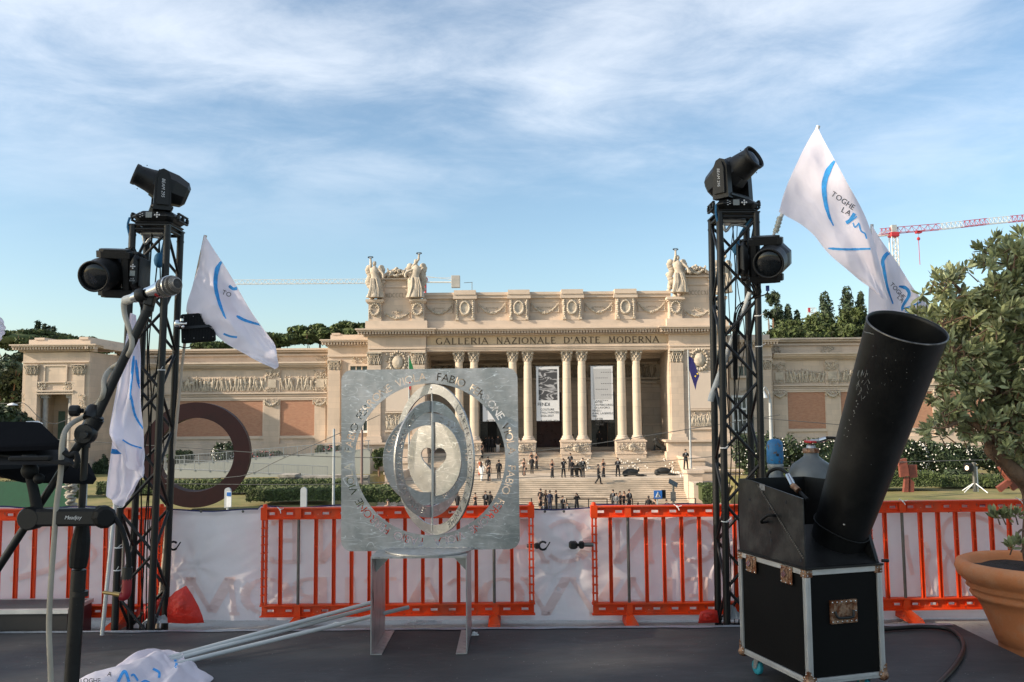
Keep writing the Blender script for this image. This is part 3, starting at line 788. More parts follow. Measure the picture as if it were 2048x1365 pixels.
pylon(735, 852, 'MDCCCLXI', 0)
pylon(1339, 1456, 'MDCCCCXI', 1)
# ---- link bays beside the pylons
wins = MB(); wfr = MB()
def link(p0, p1, side):
    D = 98.0; px = (p0 + p1) / 2
    lo, hi = (p0, p1)
    walls.box(X(lo, D), X(hi, D), D, 101, Z(960, D, px), Z(682, D, px))
    cornice(trim, lo + (3 if side < 0 else 0), hi - (0 if side < 0 else 3), D, 680, 691, px, .9)
    trim.box(X(lo + 3, D), X(hi, D), D + .6, 101, Z(681, D, px), Z(669, D, px))
    if side < 0: trim.box(X(lo + 6, D), X(lo + 22, D), D + .5, 101, Z(669, D, px), Z(665.5, D, px))
    bx(trim, lo, hi, D, .01, 710, 714, px, .2)
    a = lo + 3 if side < 0 else hi - 27
    bx(walls, a, a + 23, D, .01, 740, 882, px, .3)
    for q in range(3): leafcap(carve, X(a + 4 + 7.7 * q, D), D - .1, Z(740, D, px), .6, Z(721, D, px) - Z(740, D, px))
    bx(trim, a - 2, a + 25, D, .01, 720, 722, px, .5); bx(trim, a - 2, a + 25, D, .01, 872, 884, px, .5)
    for y0, y1, o in ((884, 900, .5), (900, 930, .7), (930, 1000, 1.0)):
        walls.box(X(lo, D) - o * .3, X(hi, D) + o * .3, D - o, 101, Z(y1, D, px), Z(y0, D, px) - .001)
    w0 = lo + 46 if side < 0 else lo + 6
    for y0, y1, n in ((733, 752, 1), (795, 862, 2)):
        x0, x1 = X(w0, D), X(w0 + 34, D); z0, z1 = Z(y1, D, px), Z(y0, D, px)
        wm_ = MB(); wm_.box(x0, x1, D - .03, D - .002, z0, z1)
        wd = wm_.build('window', GLASS, BLD)
        f_ = MB()
        frm(f_, x0, x1, D - .001, z0, z1, .22, .22); f_.box(x0 - .22, x1 + .22, D - .3, D - .001, z0 - .25, z0)
        nn = 3 if n == 2 else 2
        for i in range(1, nn + 1): f_.box(x0 + (x1 - x0) * i / (nn + 1) - .05, x0 + (x1 - x0) * i / (nn + 1) + .05, D - .1, D - .031, z0, z1)
        if n == 2:
            f_.box(x0, x1, D - .13, D - .031, z0 + (z1 - z0) * .62, z0 + (z1 - z0) * .68)
            f_.box(x0, x1, D - .11, D - .031, z0 + (z1 - z0) * .30, z0 + (z1 - z0) * .33)
        f_.build('window_frame', WHITE if n == 2 else STONE_T, wd)
        ornament(carve, (x0 + x1) / 2, D - .1, z1 + .75, 1.8, .5, 14, .10)
link(655, 735, -1); link(1459, 1545, 1)
# ---- wings
def wing(p0, p1, px, pil, bricks, y, base):
    D = 99.5
    t_, c_, r0, r1, b0, b1, g0, g1 = y
    walls.box(X(p0, D), X(p1, D), D, 104, Z(base, D, px), Z(c_ - 2, D, px))
    trim.box(X(p0, D), X(p1, D), D - .7, 104, Z(c_ + 4, D, px), Z(c_, D, px)); trim.box(X(p0, D), X(p1, D), D - .45, 104, Z(c_ + 7, D, px), Z(c_ + 4, D, px) - .001)
    trim.box(X(p0, D), X(p1, D), D - .9, 104, Z(c_, D, px) + .001, Z(c_ - 3, D, px))
    modillions(trim, p0, p1, D, c_ + 7, c_ + 10, px, step=2.8, out=.3, w=.09)
    walls.box(X(p0, D), X(p1, D), D + .9, 104, Z(c_ - 3, D, px), Z(t_ + 6, D, px))
    for yy, o in ((t_, .0), (t_ + 4, .3), (t_ + 11, .6)):
        trim.box(X(p0, D), X(p1, D), D + o, 104.2, Z(yy + 3.4, D, px), Z(yy, D, px))
    bx(trim, p0, p1, D, .01, b0, b0 + 3, px, .28); bx(trim, p0, p1, D, .01, b0 + 5, b0 + 7, px, .16); bx(trim, p0, p1, D, .01, b1 - 3, b1, px, .22)
    cu = p0
    spans = []
    for a, b in pil:
        bx(walls, a, b, D, .01, b1 + 1, g1 + 16, px, .18)
        bx(walls, a, b, D, .01, c_ + 10, b0 - .5, px, .14)
        xc = (X(a, D) + X(b, D)) / 2
        ornament(carve, xc, D - .18, Z((c_ + 12 + r0 + 8) / 2, D, px), 1.5, .9, 40, .10)
        ornament(carve, xc, D - .18, Z(r1 - 2, D, px), 1.5, .45, 20, .09)
        carve.box(xc - .45, xc + .45, D - .25, D - .141, Z(r1 - 6, D, px), Z(r0 + 9, D, px))
        swag(carve, xc - .75, xc + .75, D - .22, Z(b1 + 3, D, px), .55, .12, 14); ornament(carve, xc, D - .25, Z(b1 + 4, D, px), 1.3, .4, 22, .09)
        ornament(carve, xc, D + .85, Z(c_ - 10, D, px), 1.4, .8, 26, .10)
        if cu < a: spans.append((cu, a))
        cu = b
    if cu < p1: spans.append((cu, p1))
    for a, b in spans:
        r = MB(); x0, x1 = X(a + 1, D), X(b - 1, D)
        relief(r, x0, x1, Z(r1, D, px), Z(r0, D, px), D - .03, max(3, int((x1 - x0) / .42)), .2)
        r.build('relief_frieze', STONE_C, BLD)
    for a, b in bricks:
        q = MB(); q.box(X(a, D), X(b, D), D - .05, D - .003, Z(g1, D, px), Z(g0, D, px)); bo = q.build('brick_panel', BRICK, BLD)
        q = MB(); x0, x1, z0, z1 = X(a, D), X(b, D), Z(g1, D, px), Z(g0, D, px)
        frm(q, x0, x1, D - .002, z0, z1, .32, .16); q.box(x0 - .32, x1 + .32, D - .16, D - .002, z0 - .32, z0)
        q.build('panel_frame', STONE_T, bo)
    for i, yy in enumerate((g1 + 16, g1 + 26, g1 + 38, g1 + 52)):
        walls.box(X(p0, D), X(p1, D), D - .35 - .12 * i, D - .001, Z(yy + (16 if i == 3 else 10.2), D, px) - (2.2 if i == 3 else 0), Z(yy, D, px))
wing(225, 655, 450, [(285, 345), (529, 561), (631, 652)], [(235, 282), (348, 527), (562, 630)], (698, 729, 751, 783, 786, 799, 802, 873), 960)
wing(1545, 2200, 1600, [(1545, 1570), (1650, 1676), (1864, 1892), (1966, 1992)], [(1573, 1648), (1679, 1862), (1895, 1963), (1996, 2180)], (676, 710, 736, 766, 770, 781, 785, 858), 960)
# ---- far left pavilion
D = 92.0; px = 110
walls.box(X(45, D), X(78, D), D, 104, Z(985, D, px), Z(705, D, px)); walls.box(X(146, D), X(179, D), D, 104, Z(985, D, px), Z(705, D, px))
walls.box(X(78, D), X(146, D), D, 104, Z(789, D, px), Z(705, D, px)); walls.box(X(78, D), X(146, D), D + 3.2, 104, Z(985, D, px), Z(789, D, px) - .01)
cornice(trim, 45, 179, D, 690, 701, px, 1.0)
trim.box(X(50, D), X(174, D), D + .5, 103, Z(690.5, D, px), Z(679, D, px)); trim.box(X(62, D), X(82, D), D + .4, 103, Z(679, D, px), Z(675, D, px)); trim.box(X(152, D), X(170, D), D + .4, 103, Z(679, D, px), Z(674, D, px))
trim.box(X(179, D), X(179, D) + .9, D + 1, 102.5, Z(697, D, px), Z(690, D, px)); modillions(trim, 179, 181, D, 695, 700, px)
bx(trim, 45, 179, D, .01, 723, 726, px, .2)
for a in (53, 147):
    bx(walls, a, a + 24, D, .01, 750, 985, px, .22)
    for q in range(3): leafcap(carve, X(a + 4 + 8 * q, D), D - .1, Z(749, D, px), .55, Z(731, D, px) - Z(749, D, px))
    bx(trim, a - 2, a + 26, D, .01, 730, 731.5, px, .5)
bx(walls, 92, 133, D, .01, 733, 764, px, .12); frm(trim, X(92, D), X(133, D), D - .121, Z(764, D, px), Z(733, D, px), .15, .1)
ornament(carve, X(82, D), D - .12, Z(774, D, px), 1.2, .9, 34, .11); ornament(carve, X(141, D), D - .12, Z(774, D, px), 1.2, .9, 34, .11)
bx(trim, 74, 150, D, .01, 781, 784, px, .35); bx(trim, 74, 150, D, .01, 786, 789, px, .25); bx(trim, 74, 150, D, .01, 764, 766, px, .2)
for pc in (87, 138):
    xc = X(pc, D); mm = MB(); z1 = Z(797, D, px)
    mm.lathe([(.30, -6.6), (.30, -4), (.26, z1)], Matrix.Translation((xc, D + .6, 0)), 16)
    mm.box(xc - .4, xc + .4, D + .2, D + 1, z1 + .25, Z(789, D, px)); mm.blob((xc - .34, D + .5, z1 + .16), .15, .3, .15); mm.blob((xc + .34, D + .5, z1 + .16), .15, .3, .15); mm.box(xc - .36, xc + .36, D + .3, D + .9, z1, z1 + .25)
    mm.build('porch_column', mat('grey_marble', (.33, .32, .30), .5, var=.2), BLD)
q = MB(); q.box(X(118, 95), X(131, 95), 95.1, 95.19, Z(905, 95, px), Z(823, 95, px)); q.build('porch_window', GREENG, BLD)
for yy, o in ((905, .15), (925, .35), (950, .6)):
    walls.box(X(45, D) - o, X(179, D) + o, D - o, 96, Z(yy + 26, D, px), Z(yy, D, px))
ornament(carve, X(51, D), D - .1, Z(800, D, px), .4, 1.6, 16, .08); ornament(carve, X(168, D), D - .3, Z(805, D, px), .8, 1.6, 24, .1)
walls.build('wall', STONE, BLD); trim.build('cornice', STONE_T, BLD); carve.build('carved_ornament', STONE_C, BLD); pass
# roof slabs so nothing is hollow from the side
rr = MB(); rr.box(X(660, 98), X(1540, 98), 104.2, 112, -5, Z(690, 98)); rr.box(X(846, 96), X(1345, 96), 99.05, 110, Z(660, 98) + .01, Z(600, 96)); rr.box(X(846, 96), X(1345, 96), 97.25, 104.15, Z(690, 98), Z(662, 98)); rr.box(X(50, 98), X(660, 98) - .01, 104.3, 112, -5, Z(700, 98, 400)); rr.box(X(1540, 98) + .01, X(2180, 98), 104.3, 112, -5, Z(682, 98, 1600))
rr.build('rear_block', STONE, BLD)
# ================================================================== STAIRS
def stairZ(y):
    if y >= 96: return -2.75
    if y >= 92: return -4.66 + 1.91 * math.floor((y - 92) / 4 * 12 + 1e-6) / 12 if y < 96 else -2.75
    if y >= 84: return -4.66
    if y >= 75: return -8.71 + 4.05 * math.floor((y - 75) / 9 * 26 + 1e-6) / 26
    return -8.71
SX0, SX1 = X(852, 96) - 1.0, X(1339, 96) + .35
st = MB()
for i in range(12):
    y0 = 92 + 4 * i / 12; z = -4.66 + 1.91 * i / 12
    st.box(SX0, SX1, y0, 96.4, z - .2, z)
    st.box(SX0, SX1, y0 - .04, y0, z - .045, z) if i else None
st.box(SX0, SX1, 84, 92.3, -5, -4.66 - .001)
for i in range(26):
    y0 = 75 + 9 * i / 26; z = -8.71 + 4.05 * i / 26
    st.box(SX0, SX1, y0, 84.6, z - .25, z - .002); st.box(SX0, SX1, y0 - .04, y0 - .001, z - .05, z - .002)
st.box(SX0, SX1, 95.99, 96.3, -3, -2.7515)
st.build('stone_staircase', STEP, label='broad flight of pale stone steps with a landing, below the columned portico', cat='staircase')
MB().add([(-60, 62.01, -8.72), (80, 62.01, -8.72), (80, 75.2, -8.72), (-60, 75.2, -8.72)], [(0, 1, 2, 3)]).build('pavement', PAVE, kind='structure')
# stepped flank walls on either side
def flank(x0, x1, label):
    m = MB()
    for (ya, yb, zt) in ((88, 95.3, -3.3), (83, 88, -4.05), (78.6, 83, -5.1), (74.6, 78.6, -6.6)):
        m.box(x0, x1, ya, yb, -9, zt); m.box(x0 - .12, x1 + .12, ya - .12, yb - .13, zt + .001, zt + .22)
    m.build('flank_wall', STONE, label=label, cat='wall')
flank(SX1 + .01, SX1 + 1.6, 'stepped pale stone wall along the right edge of the grand staircase')
flank(SX0 - 1.6, SX0 - .01, 'stepped pale stone wall along the left edge of the grand staircase, behind the steel sculpture')
# ================================================================== VEGETATION
def leaves(m, c, r, n, size, aspect=1.0, shell=.55, flat=1.0):
    """n leaf-sized faces through an ellipsoid, denser towards its skin, each tilted its own way"""
    vs = []; fs = []
    for _ in range(n):
        d = V((random.gauss(0, 1), random.gauss(0, 1), random.gauss(0, 1))).normalized()
        q = shell + (1 - shell) * random.random() ** .6
        p = V((c[0] + d.x * r[0] * q, c[1] + d.y * r[1] * q, c[2] + d.z * r[2] * q))
        a = (d + V((rnd(-1, 1), rnd(-1, 1), rnd(-1, 1))) * .9).normalized()
        u = a.orthogonal().normalized(); u.rotate(Matrix.Rotation(rnd(0, 6.3), 3, a))
        w = a.cross(u); s_ = size * rnd(.6, 1.3)
        u = u * s_ * aspect; w = w * s_ * .5
        k = len(vs)
        vs += [tuple(p - u), tuple(p + w * 1.0 + a * s_ * .2), tuple(p + u), tuple(p - w * 1.0 + a * s_ * .2)]
        fs.append((k, k + 1, k + 2, k + 3))
    m.add(vs, fs)
def crown(m, c, r, clumps, per, size, cl=.34, shell=.5, up=0.0):
    for i in range(clumps):
        d = V((random.gauss(0, 1), random.gauss(0, 1), random.gauss(0, 1) + up)).normalized() * rnd(.35, .92)
        k = cl * rnd(.7, 1.25)
        leaves(m, (c[0] + d.x * r[0], c[1] + d.y * r[1], c[2] + d.z * r[2]), (r[0] * k, r[1] * k, r[2] * k * .8), per, size, 1.0, shell)
def core(m, c, r):
    n = 14; rings = []
    for i in range(9):
        a = -math.pi / 2 + math.pi * (i + .05) / 8.1
        rings.append([(c[0] + r[0] * math.cos(a) * math.cos(2 * math.pi * j / n) * rnd(.85, 1.1), c[1] + r[1] * math.cos(a) * math.sin(2 * math.pi * j / n) * rnd(.85, 1.1), c[2] + r[2] * math.sin(a)) for j in range(n)])
    m.loft(rings, True, True, True)
def tree(name, base, h, cr_, label, cat='tree', group=None, kind='round', m_=None, trunk=.3, lsize=.35, clumps=22, per=90):
    b = V(base)
    t = thing(name, b, label, cat, group)
    tr = MB(); cz = h - cr_[2]
    tr.path([b, b + V((rnd(-.3, .3), 0, h * .3)), b + V((rnd(-.3, .3), rnd(-.3, .3), h * .62)), b + V((0, 0, cz))], lambda q: trunk * (1 - .55 * q), 8)
    for i in range(5):
        a = rnd(0, 6.28); s0 = b + V((0, 0, h * rnd(.35, .6)))
        tr.path([s0, s0 + V((math.cos(a) * cr_[0] * .4, math.sin(a) * cr_[1] * .4, h * .16)), V((b.x + math.cos(a) * cr_[0] * .75, b.y + math.sin(a) * cr_[1] * .75, b.z + cz + rnd(-.2, .3) * cr_[2]))], lambda q: trunk * .45 * (1 - .7 * q), 6)
    tr.build('trunk', BARK, t)
    c = MB(); cc = (b.x, b.y, b.z + cz)
    if kind == 'cypress':
        n = 16; cr_ = (cr_[0] * 1.35,) * 2 + (cr_[2],)
        for i in range(n):
            f = (i + .5) / n; zz = b.z + h * (.06 + .92 * f)
            rr = cr_[0] * max(.25, 1 - f ** 7) ** .5 * min(1, .75 + f)
            leaves(c, (b.x + rnd(-.1, .1), b.y, zz), (rr, rr, h / n * 1.1), per, lsize, 1.3, .7)
        core(c, (b.x, b.y, b.z + h * .48), (cr_[0] * .80, cr_[0] * .80, h * .46))
    elif kind == 'pine':
        crown(c, cc, cr_, clumps, per, lsize, .30, .45, .3)
        core(c, (cc[0], cc[1], cc[2]), (cr_[0] * .72, cr_[1] * .72, cr_[2] * .6))
    elif kind == 'cedar':
        for i in range(7):
            f = i / 6; zz = b.z + h * (.35 + .62 * f); rr = cr_[0] * (1 - .75 * f)
            for q in range(6):
                a = rnd(0, 6.28); d = rr * rnd(.3, .95)
                leaves(c, (b.x + math.cos(a) * d, b.y + math.sin(a) * d, zz + rnd(-.4, .4)), (rr * .42, rr * .42, h * .035), per, lsize, 1.2, .3)
    else:
        crown(c, cc, cr_, clumps, per, lsize, .36, .55)
        if kind != 'airy': core(c, cc, (cr_[0] * .60, cr_[1] * .60, cr_[2] * .55))
    c.build('crown', m_ or LEAFD, t)
    return t
# hill far behind
hm = MB(); nx = 60
vs = []
for j, (y, hh) in enumerate(((135, 0), (150, .7), (175, 1.0), (260, .8))):
    for i in range(nx + 1):
        x = -200 + 400 * i / nx
        zz = -8.9 + (14 + 2.5 * noise.noise(V((x * .02, 0, 3))) + (4 if x > 30 else 0)) * hh
        vs.append((x, y, zz))
hm.add(vs, [(j * (nx + 1) + i, j * (nx + 1) + i + 1, (j + 1) * (nx + 1) + i + 1, (j + 1) * (nx + 1) + i) for j in range(3) for i in range(nx)], True)
hm.build('hill', mat('hill_ground', (.07, .08, .035), .95, var=.3, vs=.1, bump=.5, bs=2), kind='structure')
def T(kind, name, px, ytop, D, base_z, wpx, hpx, label, m_=None, group=None, **k):
    """tree whose top stands at photo pixel (px, ytop) at depth D, crown wpx wide and hpx high"""
    top = P(px, ytop, D); s_ = D / FPX
    r = (wpx / 2 * s_, wpx / 2 * s_, hpx / 2 * s_)
    return tree(name, (top.x, D, base_z), top.z - base_z, r, label, 'tree', group, kind, m_, **k)
g1 = 'umbrella pines on the hill behind the gallery'
T('pine', 'stone_pine', 40, 658, 128, -8, 150, 44, 'spreading umbrella pine above the far left pavilion, dark crown partly cut by the photo edge', LEAFP, g1, lsize=.42, clumps=34, per=120)
T('pine', 'stone_pine', 118, 668, 134, -8, 150, 34, 'umbrella pine just behind the roof of the far left pavilion, right of the small cypresses', LEAFP, g1, lsize=.42, clumps=30, per=110)
for a, b, w_, lb in ((76, 644, 13, 'tallest small cypress over the left pavilion roof, leftmost of its row'), (88, 650, 10, 'slim dark cypress second from left over the pavilion roof'), (97, 655, 11, 'short dark cypress third from left over the pavilion roof'), (107, 656, 10, 'short dark cypress at the right end of the row over the pavilion roof')):
    T('cypress', 'cypress', a, b, 140, 4, w_, 60, lb, LEAFD, 'small cypresses over the left pavilion', lsize=.35, per=40)
for a, b, w_, h_, lb in ((20, 700, 110, 90, 'large dark evergreen filling the gap left of the pavilion'), (-10, 740, 120, 120, 'dense dark tree at the left photo edge, behind the tablet'), (22, 800, 90, 100, 'low dark green tree at the foot of the far left pavilion'), (5, 860, 100, 90, 'dark bushy tree low at the left photo edge below the others')):
    T('round', 'evergreen_tree', a, b, 101 if b < 760 else 88, -5, w_, h_, lb, LEAFD, 'dark trees left of the pavilion', lsize=.32, clumps=26, per=120)
for a, b, D_, w_, h_, lb in ((425, 683, 125, 70, 20, 'low pine crown just peeping over the left wing roof beside the white flag'), (560, 664, 128, 120, 34, 'umbrella pine left of three behind the left wing, beside the white flag'), (640, 652, 130, 120, 40, 'umbrella pine in the middle of three behind the left wing'), (705, 645, 127, 90, 46, 'tallest umbrella pine behind the left wing, touching the left pylon'), (205, 692, 128, 40, 16, 'tiny shrub-like crown above the left wing roof near the microphone')):
    T('pine', 'stone_pine', a, b, D_, -8, w_, h_, lb, LEAFP, g1, lsize=.42, clumps=34, per=110)
T('cedar', 'cedar', 1545, 588, 128, -6, 85, 100, 'airy flat-topped conifer just right of the right truss, above the roof', LEAFD, lsize=.32, per=60)
for a, b, w_, lb in ((1557, 610, 24, 'broad dark cypress right beside the truss, below the flat-topped conifer'), (1576, 612, 16, 'narrow dark cypress second from the truss'), (1593, 624, 14, 'small pointed cypress third from the truss'), (1650, 588, 28, 'round-topped cypress standing alone on the hill, left of the flag'), (1692, 577, 28, 'tallest round-topped cypress on the right hill'), (1720, 588, 19, 'small round-topped cypress next to the hanging white flag')):
    T('cypress', 'cypress', a, b, 132, 2, w_, 80, lb, LEAFD, 'cypresses on the right hill', lsize=.24, per=150)
T('cedar', 'cedar', 1705, 622, 122, -6, 200, 90, 'wide layered cedar under the tall cypresses on the right hill', LEAFP, lsize=.40, per=130)
for a, b, w_, h_, lb in ((1602, 636, 100, 90, 'round green tree over the right wing roof, leftmost of the rounded ones'), (1652, 630, 120, 100, 'olive-green round tree in front of the cedar on the right hill'), (1722, 628, 120, 100, 'dark rounded tree at the foot of the flag on the right hill'), (1566, 650, 80, 70, 'dark rounded tree over the roof at the right truss')):
    T('round', 'broadleaf_tree', a, b, 124, -6, w_, h_, lb, LEAFP if a < 1700 else LEAFD, 'rounded trees on the right hill', lsize=.32, clumps=44, per=130)
for a, b, w_ in ((1800, 650, 130), (1900, 640, 150), (2010, 650, 150)):
    T('round', 'broadleaf_tree', a, b, 127, -6, w_, 60, {1800: 'dark tree over the right wing roof behind the cannon mouth', 1900: 'dark tree over the right wing roof behind the olive crown', 2010: 'dark tree over the right wing roof at the photo edge'}[a], LEAFP, 'rounded trees on the right hill', lsize=.4, clumps=20, per=90)
# clipped hedges
def hedge(p0, p1, D, y0, y1, depth, label, px=None, m_=None, rag=.05, n=5000, flowers=0, cat='hedge', name='hedge', zb=None):
    px = px or (p0 + p1) / 2
    x0, x1 = X(p0, D), X(p1, D); z1 = Z(y0, D, px); z0 = Z(y1, D, px) if zb is None else zb
    t = thing(name, ((x0 + x1) / 2, D + depth / 2, z0), label, cat, 'hedges and bushes in the museum garden')
    c = MB(); nx_, nz = max(4, int((x1 - x0) / .4)), 4
    c.cbox(x0 + .1, x1 - .1, D + .12, D + depth - .1, z0, z1 - .1, .12)
    vs = []; fs = []
    for _ in range(n):
        if random.random() < .68: p = V((rnd(x0, x1), D + rnd(0, .15), rnd(z0, z1)))
        else: p = V((rnd(x0, x1), D + rnd(0, depth), z1 + rnd(-.12, .02)))
        nz_ = noise.noise(p * .9) * rag
        p.z += nz_ * 2; p.y += nz_
        a = V((rnd(-1, 1), -1 + rnd(-.7, .7), rnd(-.3, 1.3))).normalized(); u = a.orthogonal(); u.rotate(Matrix.Rotation(rnd(0, 6), 3, a)); w = a.cross(u)
        s_ = rnd(.06, .13); k = len(vs)
        vs += [tuple(p - u * s_), tuple(p + w * s_ * .6), tuple(p + u * s_), tuple(p - w * s_ * .6)]; fs.append((k, k + 1, k + 2, k + 3))
    c.add(vs, fs); c.build('foliage', m_ or LEAFH, t)
    return t
def bush(p0, p1, D, y0, y1, label, n=1500, flowers=0, fm=None, clumps=9):
    px = (p0 + p1) / 2
    x0, x1 = X(p0, D), X(p1, D); z1 = Z(y0, D, px); z0 = Z(y1, D, px)
    t = thing('flowering_bush' if flowers else 'bush', ((x0 + x1) / 2, D, z0), label, 'bush', 'hedges and bushes in the museum garden')
    c = MB(); f = MB(); r = ((x1 - x0) / 2, min(1.4, (x1 - x0) / 2), (z1 - z0) / 2); cc = V(((x0 + x1) / 2, D, (z0 + z1) / 2))
    core(c, cc, (r[0] * .82, r[1] * .8, r[2] * .85))
    for i in range(clumps):
        q = V(((x0 + (x1 - x0) * (i + .5) / clumps), D + rnd(-.5, .3), z0 + (z1 - z0) * rnd(.45, .72)))
        leaves(c, q, (r[0] / clumps * 2.2, r[1] * .7, (z1 - z0) * rnd(.28, .42)), n // clumps, .16, 1.3, .6)
    for i in range(n // 3):
        d = V((rnd(-1, 1), -abs(rnd(.2, 1)), rnd(-1, 1))).normalized(); leaves(c, cc + V((d.x * r[0], d.y * r[1], d.z * r[2])) * .95, (.15, .15, .15), 2, .14, 1.3, .2)
    for i in range(flowers):
        d = V((rnd(-1, 1), -abs(rnd(.2, 1)), rnd(-.9, 1))).normalized(); p = cc + V((d.x * r[0], d.y * r[1], d.z * r[2])) * 1.08
        f.blob(p, .07, .07, .06, 5, 3)
    c.build('foliage', LEAFD, t)
    if flowers: f.build('blossom', fm or PETAL, t, kind='stuff')
    return t
hedge(200, 560, 68, 964, 986, 2.2, 'long low clipped hedge behind the dark steel ring', n=7000)
hedge(-60, 150, 66, 968, 1006, 2.5, 'dark clipped hedge at the left photo edge below the tablet', n=4500)
hedge(497, 690, 60, 980, 1000, 3.0, 'clipped box hedge in front of the stone balustrade, right of the ring', n=6000)
hedge(560, 700, 72, 962, 978, 1.5, 'narrow green hedge strip between the ring and the stone block', n=2500)
hedge(685, 800, 63, 978, 1004, 3.0, 'clipped hedge seen through the steel sculpture opening, above the lawn', n=4000)
hedge(1400, 1436, 74, 972, 1006, 2.5, 'small boxy hedge beside the foot of the right truss', n=2500)
hedge(1708, 1872, 66, 948, 973, 2.2, 'long clipped hedge on the right lawn behind the red steel slabs', n=6500)
hedge(1872, 2100, 68, 954, 973, 2.0, 'lower clipped hedge on the right lawn behind the floodlight', n=5000)
hedge(1540, 1620, 70, 945, 960, 2.0, 'short clipped hedge behind the gas cylinders', n=2000)
for i, (a, b, y0, y1, fl, lb) in enumerate(((1465, 1580, 870, 960, 40, 'dark oleander bush behind the right truss and the blue gas cylinder'), (1575, 1700, 874, 958, 90, 'white flowering oleander between the two gas cylinders and the cannon'), (1745, 1850, 878, 955, 80, 'white flowering oleander right of the cannon barrel'), (1835, 1945, 884, 955, 60, 'white flowering oleander left of the tripod floodlight'), (1940, 2100, 890, 955, 50, 'oleander bush behind the potted olive trunk'))):
    bush(a, b, 80, y0, y1, lb, 2600, fl)
for a, b, y0, y1, fl, fm, lb in ((196, 226, 915, 990, 0, None, 'dark bush between the hanging flag and the left wing'), (345, 385, 900, 950, 0, None, 'small bush inside the ring at the ramp railing'), (430, 474, 885, 930, 60, PETAL, 'pale flowering bush inside the ring above the ramp'), (500, 560, 903, 925, 60, PETALP, 'pink flowering bush right of the ring behind the ramp railing'), (640, 700, 890, 918, 60, PETALP, 'pink flowering bush at the upper end of the ramp'), (1880, 1935, 940, 965, 0, None, 'light green low bush next to the floodlight stand')):
    bush(a, b, 93 if b < 1000 else 72, y0, y1, lb, 1400, fl, fm, 5)
tt = T('round', 'small_tree', 759, 890, 84, Z(950, 84), 30, 46, 'small round clipped tree on a short trunk, seen through the sculpture opening', LEAFH, None, lsize=.14, clumps=24, per=110, trunk=.12)
# ================================================================== RAMPS, BALUSTRADE
def rampseg(pa, pb, Da, Db, ya, yb, ybot, rail, label):
    t = thing('access_ramp', (X((pa + pb) / 2, Da), Da, Z(ybot, Da, 500)), label, 'ramp', 'access ramps before the left wing')
    m = MB(); a = P(pa, ya, Da); b = P(pb, yb, Db); zb = Z(ybot, Da, 500)
    m.prism([(a.x, a.y, zb), (b.x, b.y, zb), (b.x, b.y, b.z), (a.x, a.y, a.z)], (0, 1.6, 0)); m.build('ramp_wall', RAMP, t)
    h = rail; n = max(4, int(abs(b.x - a.x) / .16)); r = MB(); r2 = MB()
    for i in range(n + 1):
        q = a.lerp(b, i / n); r.box(q.x - .012, q.x + .012, q.y - .03, q.y - .01, q.z, q.z + h)
        if i % 9 == 0: r2.box(q.x - .04, q.x + .04, q.y - .05, q.y, q.z - .1, q.z + h + .02)
    r2.tube(a + V((0, -.02, h)), b + V((0, -.02, h)), .035, n=6); r2.tube(a + V((0, -.02, .06)), b + V((0, -.02, .06)), .02, n=6)
    for i in range(int(n / 9)):
        pass
    r.build('railing_bars', RAILM, t, kind='stuff'); r2.build('handrail', RAILM, t)
rampseg(340, 740, 90, 90, 931, 899, 952, .9, 'upper grey ramp with metal railing rising right towards the portico, behind the ring')
rampseg(330, 655, 86, 86, 938, 953, 966, .95, 'lower grey ramp with metal railing sloping down to the right, seen inside the ring')
bal = thing('stone_balustrade', (X(620, 74), 74, -4.5), 'weathered grey stone balustrade with a square end block, between ring and sculpture', 'balustrade')
m = MB(); m.box(X(560, 74), X(590, 74), 74, 76, -4.6, Z(952, 74, 600)); m.box(X(558, 74), X(592, 74), 73.9, 76.1, Z(955, 74, 600), Z(950, 74, 600) + .002); m.build('end_block', MOSS, bal)
m = MB(); m.box(X(590, 74), X(735, 74), 74.5, 75.5, -4.6, Z(958, 74, 600)); m.box(X(590, 74), X(735, 74), 74.35, 75.6, Z(958, 74, 600), Z(954, 74, 600)); m.box(X(666, 74), X(682, 74), 74.2, 75.7, -4.6, Z(952, 74, 600))
for i in range(24): m.blob((X(rnd(555, 730), 74), 73.9, -4.5), rnd(.2, .6), .3, rnd(.1, .4), 6, 4)
m.build('parapet', MOSS, bal)
bal = thing('stone_plinth', (X(1388, 80), 80, -5), 'pale square stone plinth at the right of the steps, under a guard', 'plinth')
m = MB(); m.box(X(1371, 80), X(1400, 80), 80, 82, -8, Z(945, 80, 1388)); m.box(X(1369, 80), X(1403, 80), 79.8, 82.2, Z(947, 80, 1388), Z(941, 80, 1388)); m.build('block', STONE, bal)
m = MB(); m.box(X(1380, 78), X(1404, 78), 77.5, 79.7, -8.7, Z(966, 78, 1388)); m.build('lower_block', STONE, bal)
rw = MB(); rw.box(X(1405, 84), X(1480, 84), 84, 85, -5.5, Z(944, 84, 1440)); rw.box(X(1403, 84), X(1482, 84), 83.8, 85.2, Z(944, 84, 1440), Z(940, 84, 1440)); rw.build('garden_wall', STONE, label='low pale garden wall right of the guard plinth, running behind the right truss', cat='wall')
